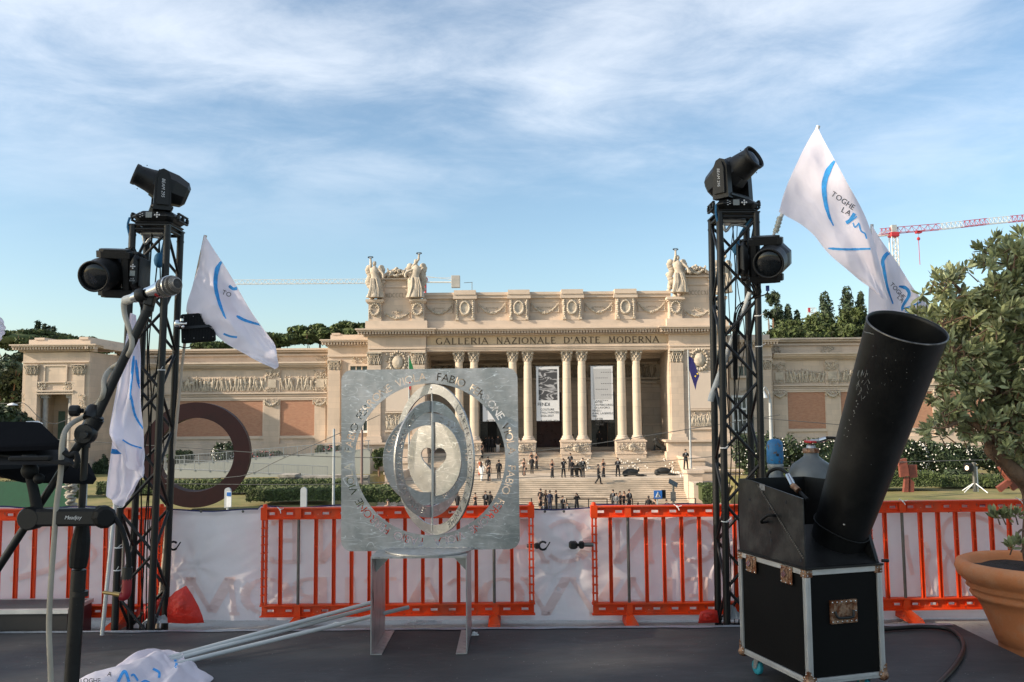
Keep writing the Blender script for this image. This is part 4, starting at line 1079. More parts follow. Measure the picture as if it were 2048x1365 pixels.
# ================================================================== RING AND GARDEN SCULPTURES
def ringobj(c, R, r, th, yaw, m_):
    m = MB(); n = 72
    def rg(rad, y): return [(rad * math.cos(2 * math.pi * i / n), y, rad * math.sin(2 * math.pi * i / n)) for i in range(n)]
    rs = [rg(R, 0), rg(R, th), rg(r, th), rg(r, 0), rg(R, 0)]
    m.loft(rs, True, False, False, Matrix.Translation(c) @ Matrix.Rotation(yaw, 4, 'Z'))
    m.sm = [False] * len(m.f)
    return m
rc = P(391, 910, 57)
ringobj(rc, 104 * 57 / FPX, 73 * 57 / FPX, 1.5, R_(12), CORTEN).build('ring_sculpture', CORTEN, label='huge dark rust-red steel ring standing upright on the lawn left of the sculpture', cat='sculpture')
t = thing('slab_sculpture', P(1818, 985, 62), 'red weathered steel slabs balanced on posts on the right lawn, beside the cannon', 'sculpture')
def quad3(pts, D, th): return [tuple(P(a, b, D)) for a, b in pts], (0, th, 0)
for nm_, pts, D in (('slab', [(1798, 920), (1813, 917), (1819, 952), (1802, 955)], 62), ('slab', [(1818, 930), (1834, 930), (1835, 955), (1820, 957)], 62.2), ('post', [(1811, 955), (1818, 955), (1817, 985), (1808, 985)], 62.1), ('post', [(1820, 957), (1829, 965), (1828, 985), (1819, 985)], 62.15)):
    a, b = quad3(pts, D, .3); MB().prism(a, b).build(nm_, REDSC, t)
MB().tube(P(1781, 926, 61.9), P(1800, 920, 61.9), .04).build('rod', RAILM, t)
t = thing('tangled_sculpture', P(2020, 985, 63), 'rust-red steel sculpture of curved and crossed plates behind the olive trunk', 'sculpture')
m = MB()
for pts, D in (([(1995, 975), (2030, 950), (2036, 958), (2003, 985)], 63), ([(1998, 935), (2010, 932), (2038, 975), (2028, 982)], 63.35), ([(2012, 950), (2040, 940), (2044, 950), (2020, 962)], 62.6)):
    a, b = quad3(pts, D, .3); m.prism(a, b)
m.build('plate', REDSC, t)
ringobj(P(2022, 938, 63.1), 17 * 63 / FPX, 12 * 63 / FPX, .4, .5, REDSC).build('loop', REDSC, t)
# stone sculpture behind the tablet (twisted trunk of stone)
m = MB(); b = P(139, 1012, 52)
for i in range(26): m.blob((b.x + rnd(-.3, .3), 52 + rnd(-.2, .2), b.z + i * .055 + rnd(0, .1)), rnd(.12, .28), .25, rnd(.07, .14), 8, 5)
m.build('stone_sculpture', MOSS, label='lumpy twisted stone carving standing on the lawn behind the microphone stand', cat='sculpture')
m = MB(); a = P(0, 1000, 60); m.box(a.x - 3, a.x + 5, 60, 60.1, -4.4, a.z + 1.2); m.build('green_fence', mat('green_netting', (.02, .09, .05), .8), label='dark green netting fence low at the left edge under the tablet', cat='fence')
# ================================================================== STATUES, LIONS
def statue(px, yhead, ybase, D, arm, mirror, label):
    top = P(px, yhead, D); base = P(px, ybase, D); h = top.z - base.z
    t = thing('statue', (top.x, D, base.z), label, 'statue', 'winged statues on the pylons')
    m = MB(); b = V((top.x, D, base.z)); k = mirror
    n = 14; rings = []
    for f, rx, ry, dx in ((0, .24, .20, .02), (.12, .21, .17, .03), (.3, .17, .14, .05), (.48, .145, .12, .05), (.60, .105, .09, .02), (.70, .12, .10, 0), (.80, .125, .09, -.01), (.85, .06, .055, 0), (.88, .04, .04, 0)):
        rings.append([(b.x + (dx * k + rx * math.cos(2 * math.pi * j / n) * (1 + (.16 * math.sin(j * 5 + f * 9) if f < .55 else 0))) * h, b.y + ry * math.sin(2 * math.pi * j / n) * (1 + (.2 * math.sin(j * 4 + f * 7) if f < .55 else 0)) * h, b.z + f * h) for j in range(n)])
    m.loft(rings)
    for q in range(9): a = rnd(-.9, .9); m.path([b + V((a * .2 * h, -.17 * h, .02)), b + V((a * .16 * h + .03 * h, -.16 * h, .25 * h)), b + V((a * .1 * h, -.12 * h, .52 * h))], .022 * h, 5)
    m.blob((b.x, b.y - .01 * h, b.z + .945 * h), .055 * h, .06 * h, .07 * h, 10, 7)
    m.blob((b.x, b.y + .02 * h, b.z + .985 * h), .05 * h, .05 * h, .035 * h, 8, 5)
    at = P(arm[0], arm[1], D)
    m.path([b + V((-k * .10 * h * (1 if arm[2] else -1), 0, .80 * h)), V((at.x * .6 + b.x * .4 - k * .03 * h, D - .05 * h, b.z + h * 1.0)), at], lambda q: h * (.038 - .014 * q), 7, 0)
    m.path([b + V((k * .11 * h * (1 if arm[2] else -1), -.02 * h, .80 * h)), b + V((k * .24 * h, -.08 * h, .66 * h)), b + V((k * .26 * h, -.12 * h, .52 * h))], lambda q: h * (.038 - .012 * q), 7, 3)
    for s_ in (-1, 1):
        for q in range(9): m.blob((b.x + s_ * h * (.17 + .03 * math.sin(q * 1.3)), b.y + .13 * h, b.z + h * (.86 - q * .065)), .085 * h, .04 * h, .075 * h, 8, 5)
    m.build('figure', STONE_C, t)
    w = MB()
    for i in range(12):
        a = 2 * math.pi * i / 12; w.blob((at.x + .26 * math.cos(a), D + .1 * math.sin(a), at.z + .05 + .10 * math.sin(a)), .07, .06, .06, 5, 3)
    w.build('laurel_wreath', BRONZE, t)
statue(749, 524, 596, 94.6, (741, 516, 1), 1, 'draped stone statue raising a wreath, at the left end of the left pylon top')
statue(832, 520, 596, 94.6, (838, 508, 0), -1, 'draped stone statue raising a wreath, at the right end of the left pylon top')
statue(1355, 512, 586, 94.6, (1351, 500, 1), 1, 'draped stone statue raising a wreath, at the left end of the right pylon top')
statue(1446, 514, 586, 94.6, (1450, 503, 0), -1, 'draped stone statue at the right end of the right pylon top, hidden behind the truss')
def lion(px, py, L, kind, flip, label, D=None, rot=0):
    D = D or solveD(px, py); b = P(px, py, D); s_ = L * D / FPX
    cr0, sr0 = math.cos(rot), math.sin(rot)
    def q(x, y, z): return (b.x + (x * cr0 - y * sr0) * s_ * flip, D + (x * sr0 + y * cr0) * s_, b.z + z * s_)
    m = MB()
    if kind == 'stand':
        m.path([q(-.35, 0, .50), q(-.1, 0, .52), q(.15, 0, .55), q(.32, 0, .66)], lambda t: s_ * (.14 + .06 * t), 10, 3); m.blob(q(.40, 0, .72), s_ * .16, s_ * .16, s_ * .18, 10, 7); m.blob(q(.52, 0, .66), s_ * .08, s_ * .08, s_ * .07, 8, 5)
        for x in (-.33, .24):
            for y in (-.09, .09): m.path([q(x, y, .45), q(x - .03 + (.08 if y > 0 else 0), y, .22), q(x + (.08 if y > 0 else 0), y, .02)], lambda t: s_ * (.075 - .03 * t), 7, 2); m.blob(q(x + .04 + (.08 if y > 0 else 0), y, .03), s_ * .06, s_ * .045, s_ * .035, 6, 4)
        m.path([q(-.45, 0, .52), q(-.55, 0, .35), q(-.52, 0, .15)], s_ * .02, 6, 2)
    elif kind == 'lie':
        m.path([q(-.42, 0, .10), q(-.25, 0, .19), q(0, 0, .20), q(.2, 0, .16)], lambda t: s_ * (.12 + .05 * math.sin(t * 3.1)), 10, 3)
        m.blob(q(-.40, -.05, .14), s_ * .14, s_ * .14, s_ * .15, 9, 6); m.path([q(.1, -.1, .1), q(.3, -.12, .06), q(.48, -.1, .04)], lambda t: s_ * (.07 - .03 * t), 7, 2); m.path([q(.15, .1, .2), q(.27, .1, .25), q(.25, .1, .36)], lambda t: s_ * (.05 - .02 * t), 7, 2)
        m.path([q(.2, 0, .1), q(.4, .05, .05), q(.62, 0, .04)], s_ * .022, 6, 2)
    else:
        m.path([q(.35, 0, .12), q(.1, 0, .28), q(-.1, 0, .45), q(-.18, 0, .62)], lambda t: s_ * (.19 - .02 * t), 10, 3); m.blob(q(-.2, 0, .68), s_ * .17, s_ * .16, s_ * .18, 10, 7); m.blob(q(-.33, 0, .64), s_ * .08, s_ * .08, s_ * .07, 8, 5)
        for y in (-.08, .08): m.path([q(-.2, y, .5), q(-.25, y, .25), q(-.3, y, .03)], s_ * .06, 7, 2); m.blob(q(-.34, y, .03), s_ * .07, s_ * .05, s_ * .035, 6, 4)
        m.blob(q(.25, -.1, .12), s_ * .2, s_ * .1, s_ * .13, 8, 5); m.box(*sorted((q(-.5, 0, 0)[0], q(.55, 0, 0)[0])), D - .25 * s_, D + .25 * s_, b.z - .02, b.z + .05)
        m.path([q(.4, 0, .1), q(.6, -.1, .05), q(.72, -.1, .04)], s_ * .03, 6, 2)
    m.build('lion_statue', BRONZE, label=label, cat='sculpture', group='black lion sculptures on the steps')
def solveD(px, py):
    d = ray(px, py); best = 84
    y = 76.0
    while y < 103:
        z = 1.8 + d.z / d.y * y
        if z <= stairZ(y) + .01: return y
        y += .03
    return 96.5
lion(1154, 901, 22, 'sit', 1, 'black lion sculpture sitting on the top step in the right open doorway', 95.3)
lion(1318, 901, 30, 'sit', 1, 'black lion sculpture sitting on the top step at the right end of the portico', 95.6)
lion(1154, 954, 34, 'stand', 1, 'black standing lion sculpture on the landing among four guests', None, R_(-62))
lion(1267, 953, 42, 'lie', 1, 'black lion sculpture lying on its side with one leg raised, on the landing')
lion(1331, 951, 42, 'lie', 1, 'black lion sculpture lying flat, nearest the right edge of the landing')
# ================================================================== BANNERS ON THE PORTICO
GREYB = mat('banner_paper', (.62, .62, .62), .8, var=.02)
def wavy(t, L, tc, mp, cc, mixc, b):
    m2 = t.nodes.new('ShaderNodeMapping'); m2.inputs['Scale'].default_value = (.42, 1, 1.15); L(tc.outputs['Object'], m2.inputs[0])
    n = t.nodes.new('ShaderNodeTexNoise'); n.inputs['Scale'].default_value = 1.6; n.inputs['Detail'].default_value = 2; n.inputs['Distortion'].default_value = .8; L(m2.outputs[0], n.inputs['Vector'])
    a = t.nodes.new('ShaderNodeMath'); a.operation = 'SUBTRACT'; L(n.outputs['Fac'], a.inputs[0]); a.inputs[1].default_value = .5
    c = t.nodes.new('ShaderNodeMath'); c.operation = 'ABSOLUTE'; L(a.outputs[0], c.inputs[0])
    r = t.nodes.new('ShaderNodeMapRange'); r.inputs[1].default_value = .0; r.inputs[2].default_value = .055; r.inputs[3].default_value = 1; r.inputs[4].default_value = 0; L(c.outputs[0], r.inputs[0])
    return mixc(r.outputs[0], (.05, .051, .055), (.42, .42, .43))
def dots(t, L, tc, mp, cc, mixc, b):
    w = t.nodes.new('ShaderNodeTexWave'); w.inputs['Scale'].default_value = 5.5; w.bands_direction = 'DIAGONAL'; w.inputs['Distortion'].default_value = 1.2; w.inputs['Detail'].default_value = 0; L(tc.outputs['Object'], w.inputs[0])
    return mixc(w.outputs['Fac'], (.30, .30, .30), (.52, .52, .52))
WAVEM = mat('wave_photograph', (.5, .5, .5), .8, extra=wavy)
DOTM = mat('dotted_print', (.4, .4, .4), .8, extra=dots)
def hang(px0, px1, y0, y1, label, art, lines_, side=0):
    D = 95.95; t = thing('exhibition_banner', P((px0 + px1) / 2, y1, D), label, 'banner', 'tall banners hanging between the columns')
    a, b = P(px0, y0, D), P(px1, y1, D); x0, x1, z1, z0 = a.x, b.x, a.z, b.z
    MB().box(x0, x1, D, D + .04, z0, z1).build('cloth', GREYB, t)
    zm = z1 - (z1 - z0) * .62
    if art: MB().box(x0 + .25, x1 - .2, D - .012, D - .003, zm, z1 - .28).build('picture', art, t)
    if art is DOTM:
        q = MB()
        for i in range(6):
            for k in range(7): q.box(x0 + (x1 - x0) * (.22 + .25 * ((i + 1) % 2)) + k * .2, x0 + (x1 - x0) * (.22 + .25 * ((i + 1) % 2)) + k * .2 + .11, D - .02, D - .0125, z1 - .7 - i * .62, z1 - .64 - i * .62)
        q.build('dotted_rule', INK, t)
    for s, dx, dz, sz in lines_:
        v, f = flat_text(s, sz, .06, 1.05, centre=False)
        MB().add([(x0 + dx + p, D - .015, zm - dz + r) for p, r in v], f).build('lettering', mat('banner_ink', (.05, .05, .05), .8), t)
    MB().tube((x0 - .1, D + .02, z1 + .02), (x1 + .1, D + .02, z1 + .02), .035).build('rod', RAILM, t)
    w = MB()
    for zz in (z1, z0):
        for s_ in (-1, 1): w.tube(((x0 if s_ < 0 else x1), D, zz), ((x0 if s_ < 0 else x1) + s_ * .75, D - .05, zz + .05), .012, n=4)
    w.build('tie_cord', STEELP, t)
hang(1072, 1119, 734, 842, 'hanging banner with a wavy black and white picture above the word FENDI', WAVEM, [('FENDI', .15, .62, .52), ('COUTURE', .45, 1.12, .32), ('FALL/WINTER', .45, 1.45, .32), ('2026-2027', .45, 1.80, .32), ('9 LUGLIO 2026', .45, 2.35, .30)])
hang(1181, 1227, 733, 840, 'hanging banner with a grey dotted pattern above small text, over the right open doorway', DOTM, [('AFTER', .4, .40, .30), ('UN PERCORSO', .4, .70, .30), ('DI LAVORO', .4, 1.0, .30), ('FENDI /', .15, 1.32, .30), ('KARL LAGERFELD', .15, 1.62, .29), ('1985', .15, 1.92, .30), ('AFTER', .4, 2.22, .30), ('STEPS THROUGH', .4, 2.52, .28), ('WORK', .4, 2.82, .30)])
hang(965, 1010, 737, 843, 'hanging banner mostly hidden behind the steel sculpture, over the left open doorway', DOTM, [('AFTER', .4, .40, .30), ('UN PERCORSO', .4, .70, .30), ('DI LAVORO', .4, 1.0, .30), ('AFTER', .4, 2.22, .30)])
# ================================================================== FLAGPOLES, LAMPS, SIGNS, WIRES
t = thing('flagpole', P(1382, 935, 86), 'tall grey flagpole with a drooping dark blue flag before the right pylon', 'flagpole')
a, b = P(1376, 700, 86), P(1382.5, 938, 86); b.x = a.x
MB().tube(b, a, .11, .06, 8).build('pole', POSTG, t)
m = MB(); pts = [(1376, 712), (1385, 716), (1399, 752), (1394, 765), (1391, 780), (1383, 755), (1379, 742)]
m.prism([tuple(P(x, y, 86) + V((0, .05 * math.sin(i), 0))) for i, (x, y) in enumerate(pts)], (0, .05, 0))
fl = m.build('flag', mat('eu_blue', (.03, .025, .14), .8, var=.2, vs=2), t)
m = MB()
for x, y in ((1391, 753), (1395, 748)): m.blob(P(x, y, 85.9), .10, .03, .10, 5, 3)
m.build('star', mat('star_yellow', (.7, .5, .05), .7), fl)
t = thing('flagpole', P(821, 935, 86), 'grey flagpole with a green, white and red flag behind the top of the steel sculpture', 'flagpole')
a, b = P(818, 712, 86), P(818, 938, 86); MB().tube(b, a, .10, .05, 8).build('pole', POSTG, t)
for nm_, c_, pts in (('green_stripe', (.01, .16, .05), [(818, 714), (824, 728), (828, 742), (821, 744), (818, 740)]), ('white_stripe', (.7, .7, .66), [(818, 740), (823, 744), (824, 766), (818, 764)]), ('red_stripe', (.45, .02, .03), [(818, 764), (823, 765), (821, 781), (818, 778)])):
    m = MB(); m.prism([tuple(P(x, y, 85.9)) for x, y in pts], (0, .05, 0)); m.build(nm_, mat('flag_' + nm_, c_, .8), t)
def lamp(px, ytop, ybot, D, label, w=.09):
    a = P(px, ytop, D); t = thing('street_lamp', (a.x, D, Z(ybot, D, px)), label, 'street lamp', 'lamp posts around the museum')
    MB().tube((a.x, D, Z(ybot, D, px)), (a.x, D, a.z), w, w * .6, 8).build('post', POSTG, t)
    m = MB(); m.path([(a.x, D, a.z), (a.x - .1, D, a.z + .5), (a.x - .35, D - .1, a.z + .8), (a.x - .5, D - .2, a.z + .55)], .035, 6, 3); m.build('bracket', POSTG, t)
    m = MB(); m.lathe([(.06, .5), (.12, .35), (.25, .12), (.27, 0)], Matrix.Translation((a.x - .5, D - .2, a.z + .05)), 12); m.build('lamp_head', WHITE, t)
lamp(1540, 798, 955, 60, 'grey street lamp with a small white head, just right of the right truss', .16)
m = MB(); a = P(668, 858, 55); m.tube((a.x, 55, Z(1012, 55, 668)), (a.x, 55, a.z), .085, .07); m.build('white_post', POSTG, label='slim white post with peeling paint just left of the steel sculpture', cat='post')
m = MB(); a = P(724, 860, 70); m.tube((a.x, 70, -4.5), (a.x, 70, a.z), .11, .09); m.build('brown_post', mat('brown_paint', (.20, .13, .11), .6), label='brown metal post seen through the left of the sculpture opening', cat='post')
m = MB(); a = P(174, 905, 40); m.tube((a.x, 40, Z(1012, 40, 174)), (a.x, 40, a.z), .07, .06); m.build('grey_post', POSTG, label='slim pale grey post behind the microphone stand and the tablet', cat='post')
m = MB(); a = P(43, 898 - 40, 40)
t = thing('suspended_lamp', P(25, 811, 45), 'small flat white lamp hung on a wire at the far left, over the dark trees', 'lamp')
MB().lathe([(.05, .12), (.22, .05), (.25, 0)], Matrix.Translation(P(25, 811, 45)), 12).build('shade', WHITE, t)
MB().path([P(-30, 806, 45), P(25, 808, 45), P(50, 808, 45), P(85, 840, 45.2), P(130, 842, 45.4), P(240, 770, 46)], .018, 5, 4).build('wire', STEELP, t)
def wire(pts, D, r, label):
    MB().path([P(a, b, D) for a, b in pts], r, 5, 5).build('overhead_wire', STEELP, label=label, cat='wire', group='overhead tram wires')
for pts, D, lb in (([(-60, 868), (330, 893), (700, 915), (1050, 905), (1420, 840 + 12), (1560, 830)], 40, 'thin overhead wire crossing the ramps and running up towards the right pylon'),
                   ([(330, 957), (480, 953), (560, 920), (690, 862), (760, 830)], 42, 'thin wire rising from inside the ring to the sculpture frame'),
                   ([(330, 968), (700, 968), (1020, 945), (1300, 925), (1480, 908)], 44, 'overhead wire crossing the steps above the landing'),
                   ([(900, 962), (1200, 950), (1480, 948)], 47, 'overhead wire crossing the steps right at the landing'),
                   ([(1540, 938), (1760, 926), (2060, 918)], 38, 'overhead wire crossing the oleanders at the right'),
                   ([(1500, 835), (1680, 850), (1870, 868)], 43, 'overhead wire across the right wing brick panels')):
    wire(pts, D, .018, lb)
def stopsign(px, ytop, D, label):
    a = P(px, ytop, D); t = thing('bus_stop_sign', (a.x, D, Z(1030, D, px)), label, 'sign', 'grey bus stop posts behind the fabric')
    w = 6 * D / FPX
    m = MB(); z1 = a.z; z0 = P(px, ytop + 40, D).z
    pl = [(a.x - w, D, z0), (a.x + w, D, z0)] + [(a.x + w * math.cos(R_(k)), D, z1 - w + w * math.sin(R_(k))) for k in range(0, 181, 20)]
    m.prism(pl, (0, .12, 0)); m.build('panel', POSTG, t)
    MB().tube((a.x, D + .06, Z(1040, D, px) - .8), (a.x, D + .06, z0), .05).build('post', POSTG, t)
    return t, a, w
t, a, w = stopsign(455, 976, 33, 'rounded grey bus stop post with a white timetable, at the foot of the ring')
MB().box(a.x - .01, a.x + .16, 32.94, 32.99, a.z - .70, a.z - .14).build('timetable', WHITE, t); MB().box(a.x, a.x + .15, 32.92, 32.938, a.z - .30, a.z - .16).build('blue_mark', SIGNB, t)
stopsign(607, 975, 33, 'plain rounded grey post between the ring and the steel sculpture')
t = thing('crossing_sign', P(1315, 1015, 50), 'blue pedestrian crossing sign on a thin post before the steps', 'sign')
a = P(1315, 990, 50); MB().box(a.x - .20, a.x + .26, 50, 50.06, a.z - .22, a.z + .24).build('panel', SIGNB, t); MB().box(a.x + .262, a.x + .48, 50.05, 50.3, a.z - .2, a.z + .25).build('signal_box', BLACKD, t)
MB().tube((a.x, 50.1, a.z - 1.6), (a.x, 50.1, a.z - .2), .035).build('post', POSTG, t)
m = MB(); m.prism([(a.x - .13, 49.99, a.z - .14), (a.x + .17, 49.99, a.z - .14), (a.x + .02, 49.99, a.z + .18)], (0, -.01, 0)); m.build('white_triangle', WHITE, t)
m = MB(); m.blob((a.x + .03, 49.97, a.z + .09), .025, .01, .025, 6, 4); m.path([(a.x + .03, 49.97, a.z + .06), (a.x + .02, 49.97, a.z - .01), (a.x + .07, 49.97, a.z - .11)], .014, 5); m.path([(a.x + .02, 49.97, a.z - .01), (a.x - .04, 49.97, a.z - .11)], .014, 5); m.build('walking_mark', INK, t)
t = thing('solar_panel_post', P(1346, 1015, 48), 'dark post topped by a small tilted solar panel before the right side of the steps', 'post')
a = P(1346, 967, 48); MB().tube((a.x, 48, a.z - 1.8), (a.x, 48, a.z), .07).build('post', STEELP, t)
MB().box(-.26, .26, -.18, .18, 0, .03, Matrix.Translation(a) @ Matrix.Rotation(.5, 4, 'Y') @ Matrix.Rotation(.7, 4, 'X')).build('solar_panel', GLASS, t)
MB().box(a.x - .16, a.x + .12, 47.9, 47.93, a.z - .95, a.z - .45).build('notice', STEELP, t)
for i, px in enumerate((1063, 1133, 1177, 1214, 1265, 1391)):
    D = 77.2; a = P(px, 997, D); t = thing('barrier_post', (a.x, D, -7.8), ['slim black barrier post under the left of the gap between orange barriers', 'slim black barrier post below the lying photographers group', 'tall slim black barrier post second of the pair in the middle of the steps', 'slim black barrier post right of the camera operator', 'slim black barrier post behind the group with the grey suit', 'slim black barrier post at the right foot of the steps'][i], 'post', 'black posts with a rail at the foot of the steps')
    MB().tube((a.x, D, -7.8), (a.x, D, a.z), .045).build('post', BLACKM, t)
    if i in (0, 1, 3, 4): b2 = P((993, 1214, 0, 1133, 1391)[i], 998, D); MB().tube((a.x, D, a.z - .05), (b2.x, D, a.z - .05), .025, n=6).build('rail', BLACKM, t)
t = thing('floodlight_stand', P(1950, 985, 58), 'lit work floodlight on a white tripod on the right lawn', 'floodlight')
a = P(1950, 984, 58); m = MB(); top = P(1948, 925, 58)
m.tube((a.x, 58, a.z), (a.x, 58, top.z), .12, .12); m.build('column', STEELP, t)
for k in range(4):
    an = k * 1.57 + .4; m = MB(); m.tube((a.x, 58, a.z + .6), (a.x + .95 * math.cos(an), 58 + .95 * math.sin(an), a.z), .035, n=6); m.build('leg', WHITE, t)
m = MB(); m.tube((a.x + .25, 58.1, a.z), (a.x + .25, 58.1, top.z - .3), .04); m.build('tube', WHITE, t)
hd = P(1935, 936, 57.6); q = axisM(hd, (-.75, -.65, -.05)); m = MB(); m.cbox(-.25, .25, -.28, .28, -.35, .1, .08, q); h_ = m.build('lamp_housing', BLACKD, t)
EM = bpy.data.materials.new('lit_lamp'); EM.use_nodes = True; EM.node_tree.nodes['Principled BSDF'].inputs['Emission Color'].default_value = (1, .62, .32, 1); EM.node_tree.nodes['Principled BSDF'].inputs['Emission Strength'].default_value = 2.5
m = MB(); m.lathe([(.11, .101), (.11, .12)], q @ Matrix.Scale(1.3, 4, (0, 1, 0)), 16); m.build('lit_lens', EM, h_)
# ================================================================== CRANES
def lattice(m, a, b, h, n, r=.10, up=V((0, 0, 1)), sides=True):
    a, b = V(a), V(b); d = (b - a); w = d.normalized().cross(up).normalized() * h * .5
    for s_ in (-1, 1):
        m.tube(a + w * s_, b + w * s_, r, n=5)
    m.tube(a + up * h, b + up * h, r, n=5)
    for i in range(n):
        p = a + d * (i / n); q = a + d * ((i + 1) / n); mid = (p + q) / 2 + up * h
        for s_ in (-1, 1): m.tube(p + w * s_, mid, r * .6, n=4); m.tube(mid, q + w * s_, r * .6, n=4)
        m.tube(p - w, p + w, r * .5, n=4)
t = thing('tower_crane', P(1787, 520, 330), 'red and white tower crane with a long jib, upper right behind the flags', 'crane')
D = 330
a = P(1787, 640, D); b = P(1787, 474, D); m = MB()
for dx in (-1.2, 1.2):
    for dy in (-1.2, 1.2): m.tube((b.x + dx, D + dy, a.z - 25), (b.x + dx, D + dy, b.z), .22, n=5)
nz = 22
for i in range(nz):
    z0 = a.z - 25 + (b.z - a.z + 25) * i / nz; z1 = a.z - 25 + (b.z - a.z + 25) * (i + 1) / nz
    m.tube((b.x - 1.2, D - 1.2, z0), (b.x + 1.2, D - 1.2, z1), .13, n=4); m.tube((b.x + 1.2, D - 1.2, z0), (b.x - 1.2, D - 1.2, z1), .13, n=4); m.tube((b.x - 1.2, D - 1.2, z0), (b.x + 1.2, D - 1.2, z0), .13, n=4)
m.build('mast', CRANEW, t)
m = MB(); m.cbox(b.x - 1.7, b.x + 1.7, D - 1.7, D + 1.7, b.z - .2, b.z + 1.6, .3); m.build('slewing_ring', CRANER, t)
m = MB(); m.box(b.x - .9, b.x + .9, D - 1.2, D + .6, b.z + 1.7, b.z + 4.4); m.build('winch_house', POSTG, t)
jp = [P(x, y, D) for x, y in ((1760, 470), (1800, 466), (1880, 459.5), (1925, 454.5), (1975, 449), (2020, 444.5), (2070, 440), (2130, 434))]
for i in range(len(jp) - 1):
    m = MB(); lattice(m, jp[i], jp[i + 1], 2.3, 5, .13); m.build('jib_section', CRANEW if i in (2, 4) else CRANER, t)
m = MB(); m.tube(P(1755, 473, D), P(1787, 470, D), .3); m.tube(P(1755, 470, D), P(1790, 456, D), .14); m.build('counter_jib', CRANEW, t)
m = MB(); m.tube(P(1837, 478, D), P(1840, 530, D), .12, n=5); m.blob(P(1837, 478, D), .7, .5, .7); m.tube(P(1837, 466, D), P(1837, 478, D), .06, n=4); m.box(P(1832, 464, D).x, P(1842, 464, D).x, D - 1, D + 1, P(1837, 467, D).z, P(1837, 463.5, D).z); m.build('hook_block', CRANER, t)
t = thing('tower_crane', P(850, 570, 400), 'pale tower crane whose long horizontal jib passes behind the left pylon', 'crane')
D = 400; m = MB(); lattice(m, P(455, 569, D), P(735, 567, D), 2.0, 24, .13); lattice(m, P(735, 567, D), P(852, 565.5, D), 2.0, 10, .13); m.build('jib', CRANEW, t)
m = MB(); m.tube(P(850, 565, D), P(905, 565, D), .35); m.tube(P(851, 553, D), P(905, 560, D), .14); m.tube(P(855, 556, D), P(903, 556, D), .1)
m.build('counter_jib', CRANEW, t); m = MB(); a, b = P(903, 576, D), P(920, 552, D); m.cbox(a.x, b.x, D - 1.5, D + 1.5, a.z, b.z, .1); m.build('counterweight', CONC, t)
m = MB(); a = P(851, 640, D); m.tube((a.x, D, a.z), (a.x, D, P(851, 560, D).z), .5, n=6); m.blob(P(849, 560, D), 1.6, 1, 1.6); m.build('mast', CRANER, t)
m = MB(); m.tube(P(944, 590, 110), P(944, 565, 110), .04, n=5); m.tube(P(928, 566, 110), P(945, 565, 110), .035, n=5); m.build('roof_antenna', STEELP, label='thin bent antenna rising from the attic roof right of the left pylon', cat='antenna')
t = thing('scaffold_tower', P(1624, 660, 200), 'pale scaffolded mast with a red mark between the cypresses on the right hill', 'scaffold'); D = 200; m = MB(); a, b = P(1620, 690, D), P(1632, 616, D)
for i in range(9):
    z = a.z + (b.z - a.z) * i / 8; m.tube((a.x, D, z), (b.x, D, z), .05, n=4); m.tube((a.x, D + 1, z), (b.x, D + 1, z), .05, n=4)
    if i < 8: m.tube((a.x, D, z), (b.x, D, z + (b.z - a.z) / 8), .04, n=4)
for x in (a.x, (a.x + b.x) / 2, b.x): m.tube((x, D, a.z - 5), (x, D, b.z), .06, n=4); m.tube((x, D + 1, a.z - 5), (x, D + 1, b.z), .06, n=4)
m.build('scaffold', CRANEW, t); MB().box(a.x - .2, a.x + .3, D - .2, D - .1, b.z - 1, b.z).build('red_mark', CRANER, t)
# ================================================================== CANDLES
cands = []
def candle(x, y, z, lb, gr):
    m = MB(); m.lathe([(.035, 0), (.065, .03), (.065, .13), (.04, .15)], Matrix.Translation((x, y, z)), 8)
    if not cands:
        cands.append(m.build('glass_lantern', mat('milky_glass', (.72, .70, .64), .5), label=lb, cat='lantern', group=gr))
    else:
        o = cands[0].copy(); COL.objects.link(o); o.location = (x, y, z); o['label'] = lb; o['group'] = gr
random.seed(21)
for pc, w_ in ((950, 'first'), (1045, 'second'), (1151, 'third'), (1261, 'fourth')):
    for i in range(24):
        x = X(pc + rnd(-32, 30), 94); y = rnd(92.6, 94.6); candle(x, y, stairZ(y), 'tiny white lantern in the cluster before the %s column pedestal from the left' % w_, 'white lanterns before the %s pedestal' % w_)
for i in range(80):
    f = i / 79; y = 96 - f * 18; x = X(1341, 96) - .35 + rnd(-.9, .3) - f * .15
    candle(x, y, stairZ(y), 'tiny white lantern in the line down the right edge of the steps', 'white lanterns along the right edge of the steps')
# ================================================================== PEOPLE
random.seed(31)
def skinbody(joints, edges, radii):
    me = bpy.data.meshes.new('s'); me.from_pydata([tuple(j) for j in joints], edges, [])
    o = bpy.data.objects.new('s', me); COL.objects.link(o)
    md = o.modifiers.new('k', 'SKIN'); md.use_smooth_shade = True
    for i, r in enumerate(radii):
        sv = me.skin_vertices[0].data[i]; sv.radius = (r[0], r[1]) if isinstance(r, tuple) else (r, r); sv.use_root = (i == 0)
    sb = o.modifiers.new('b', 'SUBSURF'); sb.levels = 1
    bpy.context.view_layer.update()
    dg = bpy.context.evaluated_depsgraph_get(); m2 = bpy.data.meshes.new_from_object(o.evaluated_get(dg))
    vs = [tuple(v.co) for v in m2.vertices]; fs = [tuple(p.vertices) for p in m2.polygons]
    bpy.data.objects.remove(o); bpy.data.meshes.remove(me); bpy.data.meshes.remove(m2)
    return vs, fs
